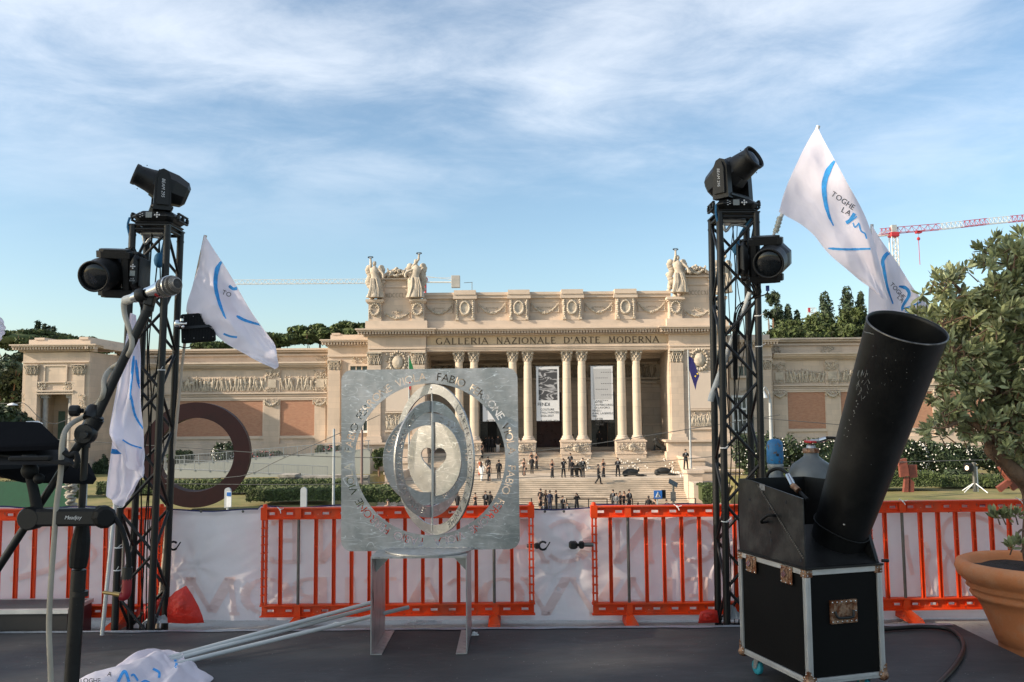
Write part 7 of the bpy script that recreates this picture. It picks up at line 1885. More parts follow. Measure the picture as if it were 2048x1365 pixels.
m.build('weld_seam', mat('weld', (.5, .5, .5), .35, metal=.9), sc_)
# table under it
tz = zt - .006; X0, X1 = P(741, 1200, 6.66).x, P(934, 1200, 6.66).x
tb = thing('steel_table', ((X0 + X1) / 2, 7.0, 0), 'bent galvanised steel stand with open front, carrying the lettered sculpture', 'table')
m = MB(); m.box(X0, X1, 6.66, 7.36, tz - .010, tz - .001); m.box(X0, X1, 6.655, 6.66, tz - .014, tz); m.build('top', GALV2, tb)
for s_, xx in ((1, X0), (-1, X1)):
    m = MB(); m.box(min(xx, xx + s_ * .008), max(xx, xx + s_ * .008), 6.66, 7.36, .004, tz - .011); lg = m.build('side_panel', GALV2, tb)
    m = MB(); m.box(min(xx + s_ * .0085, xx + s_ * .085), max(xx + s_ * .0085, xx + s_ * .085), 6.66, 7.36, .003, .010); m.build('foot_flange', GALV2, lg)
    m = MB(); m.prism([(xx + s_ * .009, 6.86, tz - .012), (xx + s_ * .14, 6.86, tz - .012), (xx + s_ * .009, 6.86, tz - .15)], (0, .008, 0)); m.build('gusset', GALV2, lg)
m = MB(); xx = X0 + .009
a = [(xx, 6.70, .56), (xx, 6.69, .50), (xx, 6.72, .46), (xx, 6.73, .40), (xx, 6.71, .33), (xx, 6.70, .40), (xx, 6.685, .46), (xx, 6.69, .52)]
m.prism([(p[0], p[1] + .02, p[2] - .02) for p in a], (.001, 0, 0)); m.build('black_drip', INK, tb)
# ================================================================== CANNON ON ITS FLIGHT CASE
ang = R_(16.5); u_ = V((math.cos(ang), math.sin(ang), 0)); v_ = V((-math.sin(ang), math.cos(ang), 0))
c0 = P(1618, 1359, 5.44); c0.z = .13
CM = frame(c0, u_, v_, (0, 0, 1)); CW, CL, CH = .555, .775, .685
fc = thing('flight_case', c0 + (u_ * CW + v_ * CL) / 2 - V((0, 0, .13)), 'tall black flight case with aluminium edges and rusty corners, under the cannon', 'flight case')
m = MB(); m.box(.012, CW - .012, .012, CL - .012, .012, CH - .012, CM); body = m.build('body', PLYB, fc)
def ext(m, a, b, w, M):   # ridged aluminium strip on an axis-aligned span
    m.box(a[0], b[0], a[1], b[1], a[2], b[2], M)
s_ = .034
for i, (a, b) in enumerate((((0, 0, 0), (CW, 0, 0)), ((0, 0, CH), (CW, 0, CH)), ((0, 0, 0), (0, CL, 0)), ((0, 0, CH), (0, CL, CH)), ((0, 0, 0), (0, 0, CH)), ((CW, 0, 0), (CW, 0, CH)), ((0, CL, 0), (0, CL, CH)), ((CW, CL, 0), (CW, CL, CH)), ((CW, 0, 0), (CW, CL, 0)), ((CW, 0, CH), (CW, CL, CH)), ((0, CL, 0), (CW, CL, 0)), ((0, CL, CH), (CW, CL, CH)))):
    m = MB(); ax = [k for k in range(3) if a[k] != b[k]][0]; oth = [k for k in range(3) if k != ax]
    lim = (CW, CL, CH)
    for q in (0, 1):
        o1, o2 = oth if q == 0 else oth[::-1]
        lo, hi = [0, 0, 0], [0, 0, 0]
        for axis in range(3):
            if axis == ax: lo[axis], hi[axis] = .02, lim[ax] - .02
        d1 = 1 if a[o1] == 0 else -1; d2 = 1 if a[o2] == 0 else -1
        e = sorted((a[o1], a[o1] + d1 * s_)); lo[o1], hi[o1] = e
        e = sorted((a[o2] + (d2 * .0 if q == 0 else d2 * .001), a[o2] + d2 * .013)); lo[o2], hi[o2] = e
        if q: lo[o1] += .0135 if d1 > 0 else 0; hi[o1] -= 0 if d1 > 0 else .0135
        m.box(lo[0], hi[0], lo[1], hi[1], lo[2], hi[2], CM)
        for r in (.010, .018, .026):   # ridges
            l2, h2 = lo[:], hi[:]
            e = sorted((a[o1] + d1 * r, a[o1] + d1 * (r + .003))); l2[o1], h2[o1] = e
            e = sorted((a[o2] - d2 * .0025, a[o2] + d2 * .005)); l2[o2], h2[o2] = e
            m.box(l2[0], h2[0], l2[1], h2[1], l2[2], h2[2], CM)
    m.build('edge_profile', ALU, fc)
for x in (0, CW):
    for y in (0, CL):
        sx, sy = (1 if x == 0 else -1), (1 if y == 0 else -1)
        m = MB()
        m.blob((x + sx * .012, y + sy * .012, .010), .034, .034, .034, 14, 9, CM)
        for dx, dy in ((1, 0), (0, 1)):
            px_ = [(x - sx * .004 + sx * dx * .055 * k, y - sy * .004 + sy * dy * .055 * k, z) for k, z in ((0, .0), (1, .01), (1, .04), (.45, .05), (.3, .075), (0, .085))]
            m.prism(px_, (-.004 * sx * dy, -.004 * sy * dx, 0), CM)
        rv = MB()
        for k, z in ((.8, .022), (.25, .062), (.55, .04)):
            rv.blob((x + sx * .055 * k, y - sy * .009, z), .005, .004, .005, 8, 5, CM); rv.blob((x - sx * .009, y + sy * .055 * k, z), .004, .005, .005, 8, 5, CM)
        o = m.build('ball_corner', RUSTY, fc); rv.build('rivets', CHROME, o)
        m = MB(); a = sorted((x - sx * .004, x + sx * .05)); b = sorted((y - sy * .004, y + sy * .05)); m.cbox(a[0], a[1], b[0], b[1], CH - .048, CH + .003, .004, CM)
        rv = MB()
        for k, z in ((.012, -.012), (.012, -.035), (.036, -.012)):
            rv.blob((x + sx * k, y - sy * .006, CH + z), .005, .004, .005, 8, 5, CM); rv.blob((x - sx * .006, y + sy * k, CH + z), .004, .005, .005, 8, 5, CM)
        o = m.build('corner_brace', RUSTY, fc); rv.build('rivets', CHROME, o)
for yy in (.19, .60):
    m = MB(); m.cbox(-.012, -.001, yy - .06, yy + .06, CH - .115, CH - .005, .004, CM); m.cbox(-.020, -.0125, yy - .028, yy + .028, CH - .09, CH - .02, .004, CM)
    o = m.build('latch', RUSTY, fc)
    m = MB(); m.prism([(-.026, yy - .03, CH - .05), (-.026, yy - .005, CH - .03), (-.026, yy + .03, CH - .055), (-.026, yy + .005, CH - .078)], (-.004, 0, 0), CM); m.blob((-.022, yy, CH - .054), .008, .01, .01, 8, 5, CM)
    for a, b in ((-.05, -.105), (0, -.108), (.05, -.105), (-.05, -.02), (.05, -.02)): m.blob((-.013, yy + a, CH + b), .004, .005, .005, 6, 4, CM)
    m.build('butterfly_twist', CHROME, o)
m = MB(); hx0, hx1, hz0, hz1 = .17, .36, .35, .49
m.box(hx0, hx1, -.004, .011, hz1 - .022, hz1, CM); m.box(hx0, hx1, -.004, .011, hz0, hz0 + .022, CM); m.box(hx0, hx0 + .022, -.004, .011, hz0 + .022, hz1 - .022, CM); m.box(hx1 - .022, hx1, -.004, .011, hz0 + .022, hz1 - .022, CM)
m.box(hx0 + .022, hx1 - .022, .009, .0115, hz0 + .022, hz1 - .022, CM); hd = m.build('recessed_handle', RUSTY, fc)
m = MB(); m.path([(hx0 + .03, -.004, hz0 + .075), (hx0 + .035, -.012, hz0 + .05), (hx0 + .05, -.016, hz0 + .036), (hx1 - .05, -.016, hz0 + .036), (hx1 - .035, -.012, hz0 + .05), (hx1 - .03, -.004, hz0 + .075)], .008, 8, 3); m.v = [tuple(CM @ V(p)) for p in m.v]; m.build('grip', BLACKP, hd)
m = MB()
for k in range(6):
    for z in (hz0 + .011, hz1 - .011): m.blob((hx0 + .012 + k * (hx1 - hx0 - .024) / 5, -.005, z), .0055, .004, .0055, 8, 5, CM)
for x in (hx0 + .011, hx1 - .011): m.blob((x, -.005, (hz0 + hz1) / 2), .0055, .004, .0055, 8, 5, CM)
m.build('rivets', CHROME, hd)
for x, y in ((.07, .10), (CW - .07, .10), (.07, CL - .12), (CW - .07, CL - .12)):
    m = MB(); m.box(x - .05, x + .05, y - .05, y + .05, -.012, -.001, CM); m.prism([(x - .025, y - .03, -.012), (x - .025, y + .03, -.012), (x - .025, y + .04, -.075), (x - .025, y + .01, -.085)], (.004, 0, 0), CM); m.prism([(x + .025, y - .03, -.012), (x + .025, y + .03, -.012), (x + .025, y + .04, -.075), (x + .025, y + .01, -.085)], (-.004, 0, 0), CM); m.tube(CM @ V((x - .03, y + .025, -.078)), CM @ V((x + .03, y + .025, -.078)), .012)
    o = m.build('caster', GALV2, fc)
    m = MB(); q = CM @ Matrix.Translation((x - .018, y + .025, -.078)) @ Matrix.Rotation(math.pi / 2, 4, 'Y'); m.lathe([(.030, 0), (.046, .002), (.050, .008), (.050, .028), (.046, .034), (.030, .036)], q, 24); m.build('wheel', TEAL, o)
m = MB()
for a, b in ((-.006, .03), ):
    pass
# cannon
cn = thing('confetti_cannon', CM @ V((CW / 2, CL / 2, CH)), 'big black steel confetti cannon, fat tube tilted up to the right over a flight case', 'confetti cannon')
zb = CH + .012; hb = .47
m = MB(); m.box(-.012, CW + .0, -.02, CL - .02, CH + .001, CH + .014, CM); m.tube(CM @ V((CW - .01, -.015, CH + .03)), CM @ V((CW + .03, -.03, CH + .03)), .010); m.build('base_plate', BLACKT, cn)
m = MB(); m.prism([(.0, .002, zb + .003), (.0, CL - .03, zb + .003), (.0, CL - .03, zb + hb + .02), (.0, CL - .20, zb + hb + .02), (.0, CL * .55, zb + hb), (.0, .002, zb + hb - .05)], (.008, 0, 0), CM); sp_ = m.build('left_plate', mat('scratched_black_steel', (.022, .022, .022), .38, metal=.4, var=.5, vs=5, bump=.1, bs=14, col2=(.065, .065, .06), c2s=6, c2lo=.48, c2hi=.72), cn)
m = MB()
n_ = 40
for k in range(n_):
    f = k / (n_ - 1); m.blob((-.003, CL * .62 * (1 - f) + .012, zb + hb * (1 - f) * .98 + .06 * f), .005, rnd(.005, .009), rnd(.006, .010), 6, 4, CM)
m.build('weld_bead', mat('weld_dark', (.10, .09, .08), .5, metal=.5), sp_)
m = MB(); hy = .34
m.path([(-.002, hy + .055, zb + .235), (-.04, hy + .06, zb + .23), (-.05, hy + .04, zb + .25), (-.05, hy - .03, zb + .285), (-.035, hy - .055, zb + .29), (-.002, hy - .05, zb + .285)], .009, 8, 4); m.v = [tuple(CM @ V(p)) for p in m.v]; m.build('handle_loop', BLACKD, sp_)
for y, z in ((.60, .36), (.36, .12), (.36, .32), (.18, .38), (.37, .17), (.04, .04)):
    m = MB(); m.lathe([(.010, 0), (.010, .002)], CM @ Matrix.Translation((-.001, y, zb + z)) @ Matrix.Rotation(-math.pi / 2, 4, 'Y'), 12); m.build('bolt_hole', INK, sp_)
m = MB()
for q in range(3): m.box(-.0015, 0, CL - .30 - q * .022, CL - .315 - q * .022, zb + hb - .035, zb + hb + .005, CM)
m.build('white_mark', mat('faded_mark', (.25, .25, .25), .7), sp_)
m = MB(); m.prism([(CW - .03, .01, zb + .003), (CW - .03, CL - .03, zb + .003), (CW - .03, CL - .03, zb + hb + .02), (CW - .03, .30, zb + hb + .02), (CW - .03, .20, zb + hb)], (.008, 0, 0), CM); m.prism([(CW - .022, .012, zb + .003), (CW - .022, .05, zb + .003), (CW - .022, .26, zb + hb - .005), (CW - .022, .20, zb + hb)], (.016, 0, 0), CM); m.build('right_plate', BLACKT, cn)
m = MB(); m.box(.009, CW - .031, CL - .04, CL - .03, zb + .003, zb + hb + .02, CM); m.build('rear_plate', BLACKT, cn)
m = MB(); m.prism([(.009, .01, zb + .003), (.009, .42, zb + .003), (.009, .42, zb + .20)], (CW - .041, 0, 0), CM); m.build('sloping_plate', BLACKT, cn)
A = P(1676, 1078, 5.80); B = P(1814, 655, 5.02); d = (B - A); L = d.length; TM = axisM(A, d)
r0, r1 = .166, .224
m = MB(); n = 64
prof = [(r0 * .97, -.22), (r0, -.02), (r0 + (r1 - r0) * .5, L * .5), (r1, L - .004), (r1 + .003, L), (r1 - .001, L + .003), (r1 - .006, L), (r1 - .008, L - .02), (r0 + (r1 - r0) * .5 - .008, L * .5), (r0 - .008, 0), (r0 - .01, -.2)]
m.lathe(prof, TM, n, True, False); m.build('barrel', BLACKT, cn)
m = MB(); m.lathe([(r1 + .0036, L - .003), (r1 + .0040, L + .001), (r1 + .001, L + .0045), (r1 - .004, L + .004)], TM, n, True, False); m.build('worn_rim', mat('worn_edge', (.14, .13, .12), .4, metal=.7, var=.6, vs=20), cn)
m = MB(); m.lathe([(r0 * .98, -.10), (r0 * .98, -.095)], TM, 40); m.build('breech', BLACKD, cn)
m = MB(); q = [TM @ V(((r0 + .012) * math.cos(a), (r0 + .012) * math.sin(a), .12 + .02 * math.sin(a * 2))) for a in [R_(k * 15) for k in range(25)]]; m.path(q, .0055, 6, 0, False); cd = m.build('wire_band', BLACKD, cn)
cp = P(1691, 1047, 5.55); m = MB(); m.cbox(cp.x - .018, cp.x + .018, cp.y - .01, cp.y + .01, cp.z - .012, cp.z + .012, .004); m.build('clip', ALU, cd)
bmsc = BVHTree.FromPolygons([TM @ V(p) for p in [(r * math.cos(2 * math.pi * j / n), r * math.sin(2 * math.pi * j / n), z) for r, z in prof[:4] for j in range(n)]], [(i * n + j, i * n + (j + 1) % n, (i + 1) * n + (j + 1) % n, (i + 1) * n + j) for i in range(3) for j in range(n)])
random.seed(4)
SV, SF = [], []
def scr(x, y, dx, dy, w):
    V2, F2 = ribbon([(x, y), (x + dx * .5 + rnd(-1, 1), y + dy * .5), (x + dx, y + dy)], w, 2); k = len(SV); SV.extend(V2); SF.extend([tuple(i + k for i in f) for f in F2])
for i in range(26): scr(1722 + rnd(-8, 14), 735 + rnd(0, 60), rnd(-5, 4), rnd(3, 12), rnd(.3, .9))
for i in range(12): scr(1712 + rnd(-6, 6) - i * 2, 800 + i * 7 + rnd(-3, 3), rnd(-2, 2), rnd(-3, 3), rnd(.7, 1.6))
for i in range(24): scr(rnd(1735, 1850), rnd(690, 780), rnd(-1, 1), rnd(-1, 1), rnd(.6, 1.3))
for i in range(8): scr(rnd(1690, 1800), rnd(800, 980), rnd(-1, 1), rnd(-1, 1), rnd(.6, 1.2))
scr(1728, 664, 14, 3, 1.1); scr(1742, 668, 6, 1, .8)
decal('scratches', cn, bmsc, SV, SF, mat('bare_scratch', (.22, .22, .21), .5, metal=.3), .002)['kind'] = 'stuff'
# hoses and cylinders
def cylinder(px, ytop, D, r, ysh, label, cap):
    a = P(px, ytop, D); zs = P(px, ysh, D).z; t = thing('gas_cylinder', (a.x, D, -.0), label, 'gas cylinder', 'steel gas cylinders behind the cannon')
    M = Matrix.Translation((a.x, D, 0)); m = MB()
    m.lathe([(r, 0), (r, zs - r * .9), (r * .94, zs - r * .55), (r * .76, zs - r * .22), (r * .5, zs - .01), (.055, zs + .02), (.05, zs + .06)], M, 32); m.build('body', CYL, t)
    if cap:
        m = MB(); m.lathe([(.052, zs + .055), (.060, zs + .06), (.060, zs + .085), (.054, zs + .09)], M, 24); m.build('collar', mat('grey_collar', (.22, .23, .22), .5, var=.3, vs=20), t)
        z1 = a.z; m = MB(); m.lathe([(.056, zs + .091), (.062, zs + .10), (.060, z1 - .06), (.055, z1 - .025), (.035, z1 - .005), (.012, z1)], M, 24); c = m.build('valve_cap', BLUEC, t)
        m = MB(); m.lathe([(.011, 0), (.011, .003)], Matrix.Translation((a.x, D - .061, (zs + z1) / 2 + .02)) @ Matrix.Rotation(math.pi / 2, 4, 'X'), 12); m.build('hole', INK, c)
        m = MB(); m.box(-.03, .03, -.002, .002, -.04, .04, Matrix.Translation((a.x + r * .74, D - r * .62, zs - .10)) @ Matrix.Rotation(R_(48), 4, 'Z') @ Matrix.Rotation(R_(-40), 4, 'X')); m.build('paper_label', WHITE, t)
    else:
        m = MB(); m.lathe([(.058, zs + .045), (.060, zs + .05), (.060, zs + .075), (.05, zs + .08)], M, 24); m.build('collar', RUSTY, t)
        m = MB(); z1 = a.z; m.lathe([(.035, zs + .08), (.03, zs + .10), (.018, zs + .11), (.018, z1 - .05), (.01, z1 - .03)], M, 14); m.tube((a.x, D, zs + .13), (a.x + .06, D - .02, zs + .135), .016); m.build('valve', GALV2, t)
        m = MB(); n = 30; rg = []
        for rr, z in ((.030, -.008), (.044, -.006), (.044, .008), (.030, .010)):
            rg.append([(rr * (1 + .10 * math.cos(7 * 2 * math.pi * j / n)) * math.cos(2 * math.pi * j / n), rr * (1 + .10 * math.cos(7 * 2 * math.pi * j / n)) * math.sin(2 * math.pi * j / n), z) for j in range(n)])
        m.loft(rg, True, True, True, Matrix.Translation((a.x, D, z1 - .022)) @ Matrix.Rotation(.1, 4, 'X')); m.build('hand_wheel', RED, t)
    return t, a, zs
cylinder(1549, 878, 6.62, .125, 952, 'grey gas cylinder with a chipped blue cap, left of the other', True)
t2, a2, zs2 = cylinder(1621, 878, 6.60, .182, 918, 'fat grey gas cylinder with a red hand wheel, behind the cannon', False)
m = MB(); q0 = V((a2.x + .06, 6.58, zs2 + .135)); m.path([q0, q0 + V((.05, -.02, .02)), q0 + V((.14, -.10, .0)), q0 + V((.20, -.2, -.12)), q0 + V((.22, -.35, -.35))], .012, 8, 6); hs = m.build('gas_hose', BLACKD, label='black gas hose from the red-wheeled cylinder to behind the cannon barrel', cat='hose')
m = MB(); m.tube(q0, q0 + V((.045, -.015, .015)), .018, n=8); m.build('hose_fitting', CHROME, hs)
m = MB(); pts = [P(1533, 965, 6.3), P(1537, 946, 6.25), P(1556, 938, 6.2), P(1575, 948, 6.1), P(1586, 968, 5.95), P(1600, 985, 5.85), P(1615, 1000, 5.75)]; m.path(pts, .012, 8, 6); hs = m.build('gas_hose', BLACKD, label='short black hose arching into the cannon housing from behind', cat='hose')
m = MB(); m.tube(P(1576, 952, 6.05), P(1586, 972, 5.9), .020, n=8); m.tube(P(1580, 960, 6.0), P(1583, 966, 5.97), .024, n=6); m.build('hose_fitting', CHROME, hs)
m = MB(); m.tube(P(1586, 972, 5.9), P(1597, 982, 5.85), .022, n=10); m.build('copper_fitting', RUSTY, hs)
m = MB(); m.path([G(a, b, .02) for a, b in ((1740, 1262), (1790, 1257), (1850, 1254), (1893, 1258), (1918, 1273), (1927, 1298), (1912, 1330), (1880, 1365), (1840, 1400))], .017, 10, 8); m.build('power_cable', mat('black_rubber', (.012, .012, .012), .4), label='thick black cable curving across the stage at the bottom right', cat='cable')
# ================================================================== LOW CASE, BAGS
xr = -3.74
lc = thing('flight_case', (xr - .5, 7.72, -.12), 'low flight case with grey lid behind the microphone stand at the left', 'flight case')
zt = .175
m = MB(); m.box(xr - 1.4, xr - .012, 7.50, 7.93, -.12, zt - .006); m.build('body', mat('case_black', (.015, .014, .014), .5, var=.2), lc)
m = MB(); m.box(xr - 1.4, xr - .03, 7.53, 7.90, zt - .0055, zt - .001); m.build('lid', mat('grey_lid', (.055, .06, .066), .55, var=.15, vs=4, bump=.2, bs=60), lc)
m = MB(); m.box(xr - .0115, xr + .002, 7.53, 7.90, -.11, zt - .03); m.build('red_side', mat('wine_side', (.07, .012, .018), .5, var=.2), lc)
for a in ((xr - 1.4, xr, 7.485, 7.53, zt - .035, zt), (xr - 1.4, xr, 7.9, 7.94, zt - .035, zt), (xr - .03, xr + .004, 7.531, 7.899, zt - .03, zt)):
    MB().box(*a).build('edge_profile', ALU, lc)
def bag(outline, D, th, label, hole=None):
    n = len(outline); m = MB(); cx = sum(a for a, b in outline) / n; cy = sum(b for a, b in outline) / n
    t = []
    rows_ = 7
    for side in (1, -1):
        rings = []
        for k in range(rows_):
            f = 1 - k / (rows_ - 1) * .97
            rings.append([tuple(P(cx + (a - cx) * f, cy + (b - cy) * f, D) + V((rnd(-.004, .004), -side * th * (1 - f ** 2) + .022 * noise.noise(V((a * .06 * f, b * .06 * f, side))) * (f < .99), 0))) for a, b in outline])
        m.loft(rings, True, True, True)
    return m.build('plastic_bag', REDBAG, label=label, cat='bag', group='red plastic bags at the truss feet')
bag([(338, 1196), (350, 1184), (372, 1172), (384, 1190), (396, 1212), (404, 1232), (408, 1246), (372, 1248), (335, 1246), (334, 1220)], 7.62, .05, 'bright red plastic bag leaning at the right foot of the left truss')
bag([(268, 1232), (276, 1216), (292, 1208), (310, 1200), (322, 1190), (332, 1190), (332, 1215), (330, 1246), (300, 1248), (268, 1246)], 7.9, .05, 'red plastic bag slumped behind the legs of the left truss')
bag([(1400, 1224), (1415, 1220), (1434, 1221), (1438, 1246), (1396, 1247)], 7.7, .04, 'small red plastic bag at the left foot of the right truss')
# ================================================================== MICROPHONE AND STAND
DM = 2.2
def q(px, py, D=DM): return P(px, py, D)
ms = thing('microphone_stand', (q(150, 1365).x, DM, 0), 'black boom microphone stand in the left foreground', 'microphone stand')
m = MB(); m.tube(q(172, 870), q(143, 1365), .0085, n=16); z_ = q(143, 1365); m.tube(z_, V((z_.x - .02, DM, .12)), .0085, n=16); m.build('inner_tube', BLACKM, ms)
m = MB(); m.tube(q(158, 1140), q(143, 1365), .0175, n=20); m.tube(q(143, 1365), V((z_.x - .02, DM, .15)), .0175, n=20); m.build('outer_tube', BLACKM, ms)
m = MB(); a, b = q(166, 1044), q(156, 1136); mm = axisM(b, a - b); Lg = (a - b).length; m.lathe([(.0185, 0), (.0205, .004), (.0225, Lg * .25), (.0215, Lg * .6), (.016, Lg * .9), (.015, Lg)], mm, 12, False); m.build('clutch_grip', BLACKD, ms)
m = MB(); m.tube(q(170, 896), q(172, 872), .0125, n=14); m.build('collar', BLACKP, ms)
m = MB(); m.tube(q(160, 1182), q(159, 1192), .020, n=14); m.build('collar', BLACKP, ms)
m = MB(); m.tube(q(0 - 40, 1192, 2.15), q(172, 868, 2.18), .0095, n=14); m.tube(q(160, 886, 2.18), q(196, 832, 2.18), .0165, n=16); m.tube(q(185, 850, 2.18), q(296, 618, 2.2), .0115, n=16); m.tube(q(180, 856, 2.18), q(192, 836, 2.18), .021, n=16)
m.build('boom', BLACKM, ms)
m = MB(); m.tube(q(166, 822, 2.16), q(146, 822, 2.16), .006); m.lathe([(.013, 0), (.014, .004), (.014, .018), (.012, .021)], axisM(q(158, 822, 2.15), (-1, -.1, 0)), 12, False); m.lathe([(.023, -.014), (.025, -.010), (.025, .010), (.023, .014)], axisM(q(172, 868, 2.17), (0, -1, 0)), 24); m.lathe([(.010, .014), (.009, .020)], axisM(q(174, 870, 2.16), (0, -1, 0)), 12); m.lathe([(.0145, 0), (.016, .006), (.016, .03), (.013, .036)], axisM(q(177, 838, 2.165), V(q(196, 800, 2.2)) - V(q(177, 838, 2.165))), 16)
m.build('clutch', BLACKP, ms)
m = MB()
for k in range(3):
    an = k * 2.094 + .5; m.tube((z_.x - .02, DM, .14), (z_.x - .02 + .32 * math.cos(an), DM + .32 * math.sin(an), .015), .009); 
    m.build('leg', BLACKM, ms); m = MB()
m = MB(); m.tube(q(296, 622), q(300, 603), .0135, n=14); m.tube(q(291, 632), q(303, 600), .012); 
a, b = q(302, 605, 2.19), q(318, 585, 2.18); m.cbox(-.012, .012, -.010, .010, 0, .030, .003, axisM(q(297, 612, 2.19), (.25, 0, 1)))
mic0, mic1 = q(268, 596, 2.22), q(338, 573, 2.14); md = (mic1 - mic0).normalized(); MM = axisM(mic0, md)
arc_ = []
for s_, ln in ((-1, 1), (1, 1)):
    pts = [MM @ V((.019 * math.cos(a_), .019 * math.sin(a_), .045)) for a_ in [R_(k) for k in range(-200, 21, 20)]]
m.loft([[tuple(MM @ V((r * math.cos(a_), r * math.sin(a_), z))) for a_ in [R_(k) for k in range(150, 391, 15)]] for r, z in ((.0205, .030), (.0205, .062), (.0165, .062), (.0165, .030), (.0205, .030))], False, False, True)
m.build('microphone_clip', BLACKP, ms)
mc = thing('microphone', mic0, 'chrome hand microphone with round mesh grille, held in a clip on the boom', 'microphone')
m = MB(); m.lathe([(.0125, .0), (.0135, .004), (.0150, .07), (.0165, .085), (.021, .115), (.0235, .125)], MM, 32); m.build('handle', CHROME, mc)
m = MB(); m.lathe([(.0105, -.040), (.012, -.036), (.0115, -.002), (.012, 0)], MM, 20); m.build('connector', mat('white_plug', (.62, .60, .56), .5), mc)
m = MB(); m.lathe([(.0228, .124), (.0245, .135), (.0252, .150), (.0235, .162), (.019, .172), (.012, .179), (.002, .181)], MM, 32)
mesh_x = mat('mic_mesh', (.14, .13, .12), .35, metal=.8, var=.2, vs=400, bump=1.0, bs=900); gr = m.build('grille', mesh_x, mc)
m = MB()
for k in range(26):
    a_ = 2 * math.pi * k / 26
    for sg in (-1, 1): m.path([MM @ V((r * math.cos(a_ + sg * f * .8), r * math.sin(a_ + sg * f * .8), z)) for f, (r, z) in enumerate(((.0232, .124), (.0249, .135), (.0256, .150), (.0239, .162), (.0193, .172), (.0122, .180)))], .0006, 4, 0, False)
m.build('mesh_wires', mat('mesh_wire', (.45, .42, .38), .3, metal=.9), gr, kind='stuff')
m = MB(); m.lathe([(.0257, .148), (.0262, .149), (.0262, .152), (.0257, .153)], MM, 32); m.lathe([(.0232, .120), (.0238, .121), (.0238, .1245)], MM, 32); m.build('grille_band', CHROME, gr)
m = MB(); m.loft([[tuple(MM @ V((r * math.cos(a_), r * math.sin(a_), z))) for a_ in [R_(k) for k in range(230, 275, 9)]] for r, z in ((.0206, .105), (.0226, .118))], False, False, True); m.build('red_badge', RED, mc)
cbp = [MM @ V((0, 0, -.040))] + [q(a, b, d) for a, b, d in ((247, 610, 2.24), (250, 632, 2.23), (259, 660, 2.20), (264, 685, 2.18), (259, 706, 2.18), (243, 724, 2.22), (222, 738, 2.25), (209, 757, 2.2), (207, 785, 2.17), (197, 808, 2.19), (178, 828, 2.24), (147, 845, 2.22), (131, 862, 2.14), (124, 890, 2.12), (121, 950, 2.12), (113, 1010, 2.12), (108, 1080, 2.12), (101, 1180, 2.12), (98, 1260, 2.12), (101, 1340, 2.12), (103, 1420, 2.12), (104, 1520, 2.12))]
m = MB(); m.path(cbp + [V((cbp[-1].x, 2.12, .3)), V((cbp[-1].x + .05, 2.1, .012)), V((cbp[-1].x - .6, 2.0, .012))], .0065, 10, 6); m.build('microphone_cable', CABW, label='off-white cable running from the microphone down along its stand', cat='cable')
# cross bar with device holder
t = thing('tablet_holder', q(140, 1035), 'black cross bar and arm clamped to the microphone stand, holding the tablet', 'holder')
zc = q(140, 1035).z
m = MB(); A_, B_ = q(62, 1036, 2.13), q(205, 1036, 2.13); m.cbox(A_.x, B_.x, 2.115, 2.16, A_.z - .020, A_.z + .021, .006); m.lathe([(.026, -.02), (.028, -.015), (.028, .02), (.024, .026)], axisM(q(66, 1036, 2.14), (0, -1, 0)), 20); bar = m.build('bar', BLACKP, t)
v, f = flat_text('Meadjoy', .0125, .04, 1.0, .25); o_ = q(146, 1039, 2.114); MB().add([(o_.x + a, 2.1138, o_.z + b) for a, b in v], f).build('lettering', mat('light_print', (.6, .6, .6), .6), bar)
m = MB(); m.lathe([(.024, -.03), (.027, -.02), (.027, .015), (.020, .025)], axisM(q(207, 1034, 2.13), (.6, -.8, 0)), 10, False); m.build('knob', BLACKD, t)
m = MB(); m.path([q(76, 1030, 2.14), q(68, 985, 2.14), q(60, 950, 2.14), q(62, 925, 2.14)], lambda f_: .014 - .004 * f_, 10, 4); m.blob(q(60, 942, 2.13), .02, .02, .02, 12, 8); m.blob(q(78, 958, 2.12), .013, .013, .013, 12, 8); m.lathe([(.012, 0), (.016, .01), (.016, .03)], axisM(q(58, 935, 2.13), (0, 0, 1)), 12); m.build('arm', BLACKD, t)
m = MB(); m.prism([q(-90, 900, 2.16), q(125, 896, 2.2), q(140, 925, 2.1), q(150, 935, 2.1), q(120, 930, 2.1), q(-90, 930, 2.1)], (0, .02, 0)); m.cbox(q(30, 910, 2.1).x, q(112, 910, 2.1).x, 2.07, 2.09, q(30, 922, 2.1).z, q(30, 912, 2.1).z, .003); m.path([q(128, 905, 2.1), q(140, 912, 2.1), q(152, 908, 2.1), q(155, 925, 2.1), q(150, 936, 2.1)], .007, 8, 3); m.build('clamp_tray', BLACKD, t)
m = MB(); m.prism([q(-90, 932, 2.3), q(150, 932, 2.3), q(176, 930, 2.35), q(191, 962, 2.2), q(186, 969, 2.18), q(46, 966, 2.18), q(-20, 945, 2.2)], (0, .006, .004)); m.build('rest_plate', mat('grey_rest', (.010, .010, .011), .9, spec=.02), t)
tb_ = thing('tablet', q(40, 880), 'dark tablet seen from behind with a silver back edge, in the holder', 'tablet')
m = MB(); m.prism([q(-90, 852, 2.35), q(60, 851, 2.35), q(78, 853, 2.34), q(118, 893, 2.14), q(117, 900, 2.12), q(-90, 906, 2.12)], (0, .006, .010)); m.build('body', mat('tablet_back', (.006, .006, .007), .9, spec=.02), tb_)
m = MB(); m.prism([q(50, 849, 2.351), q(74, 848, 2.351), q(84, 853, 2.33), q(80, 856, 2.33), q(50, 855, 2.34)], (0, .004, .008)); m.build('silver_edge', ALU, tb_)
m = MB(); m.blob(q(59, 852, 2.335), .003, .002, .003); m.build('camera_hole', INK, tb_)
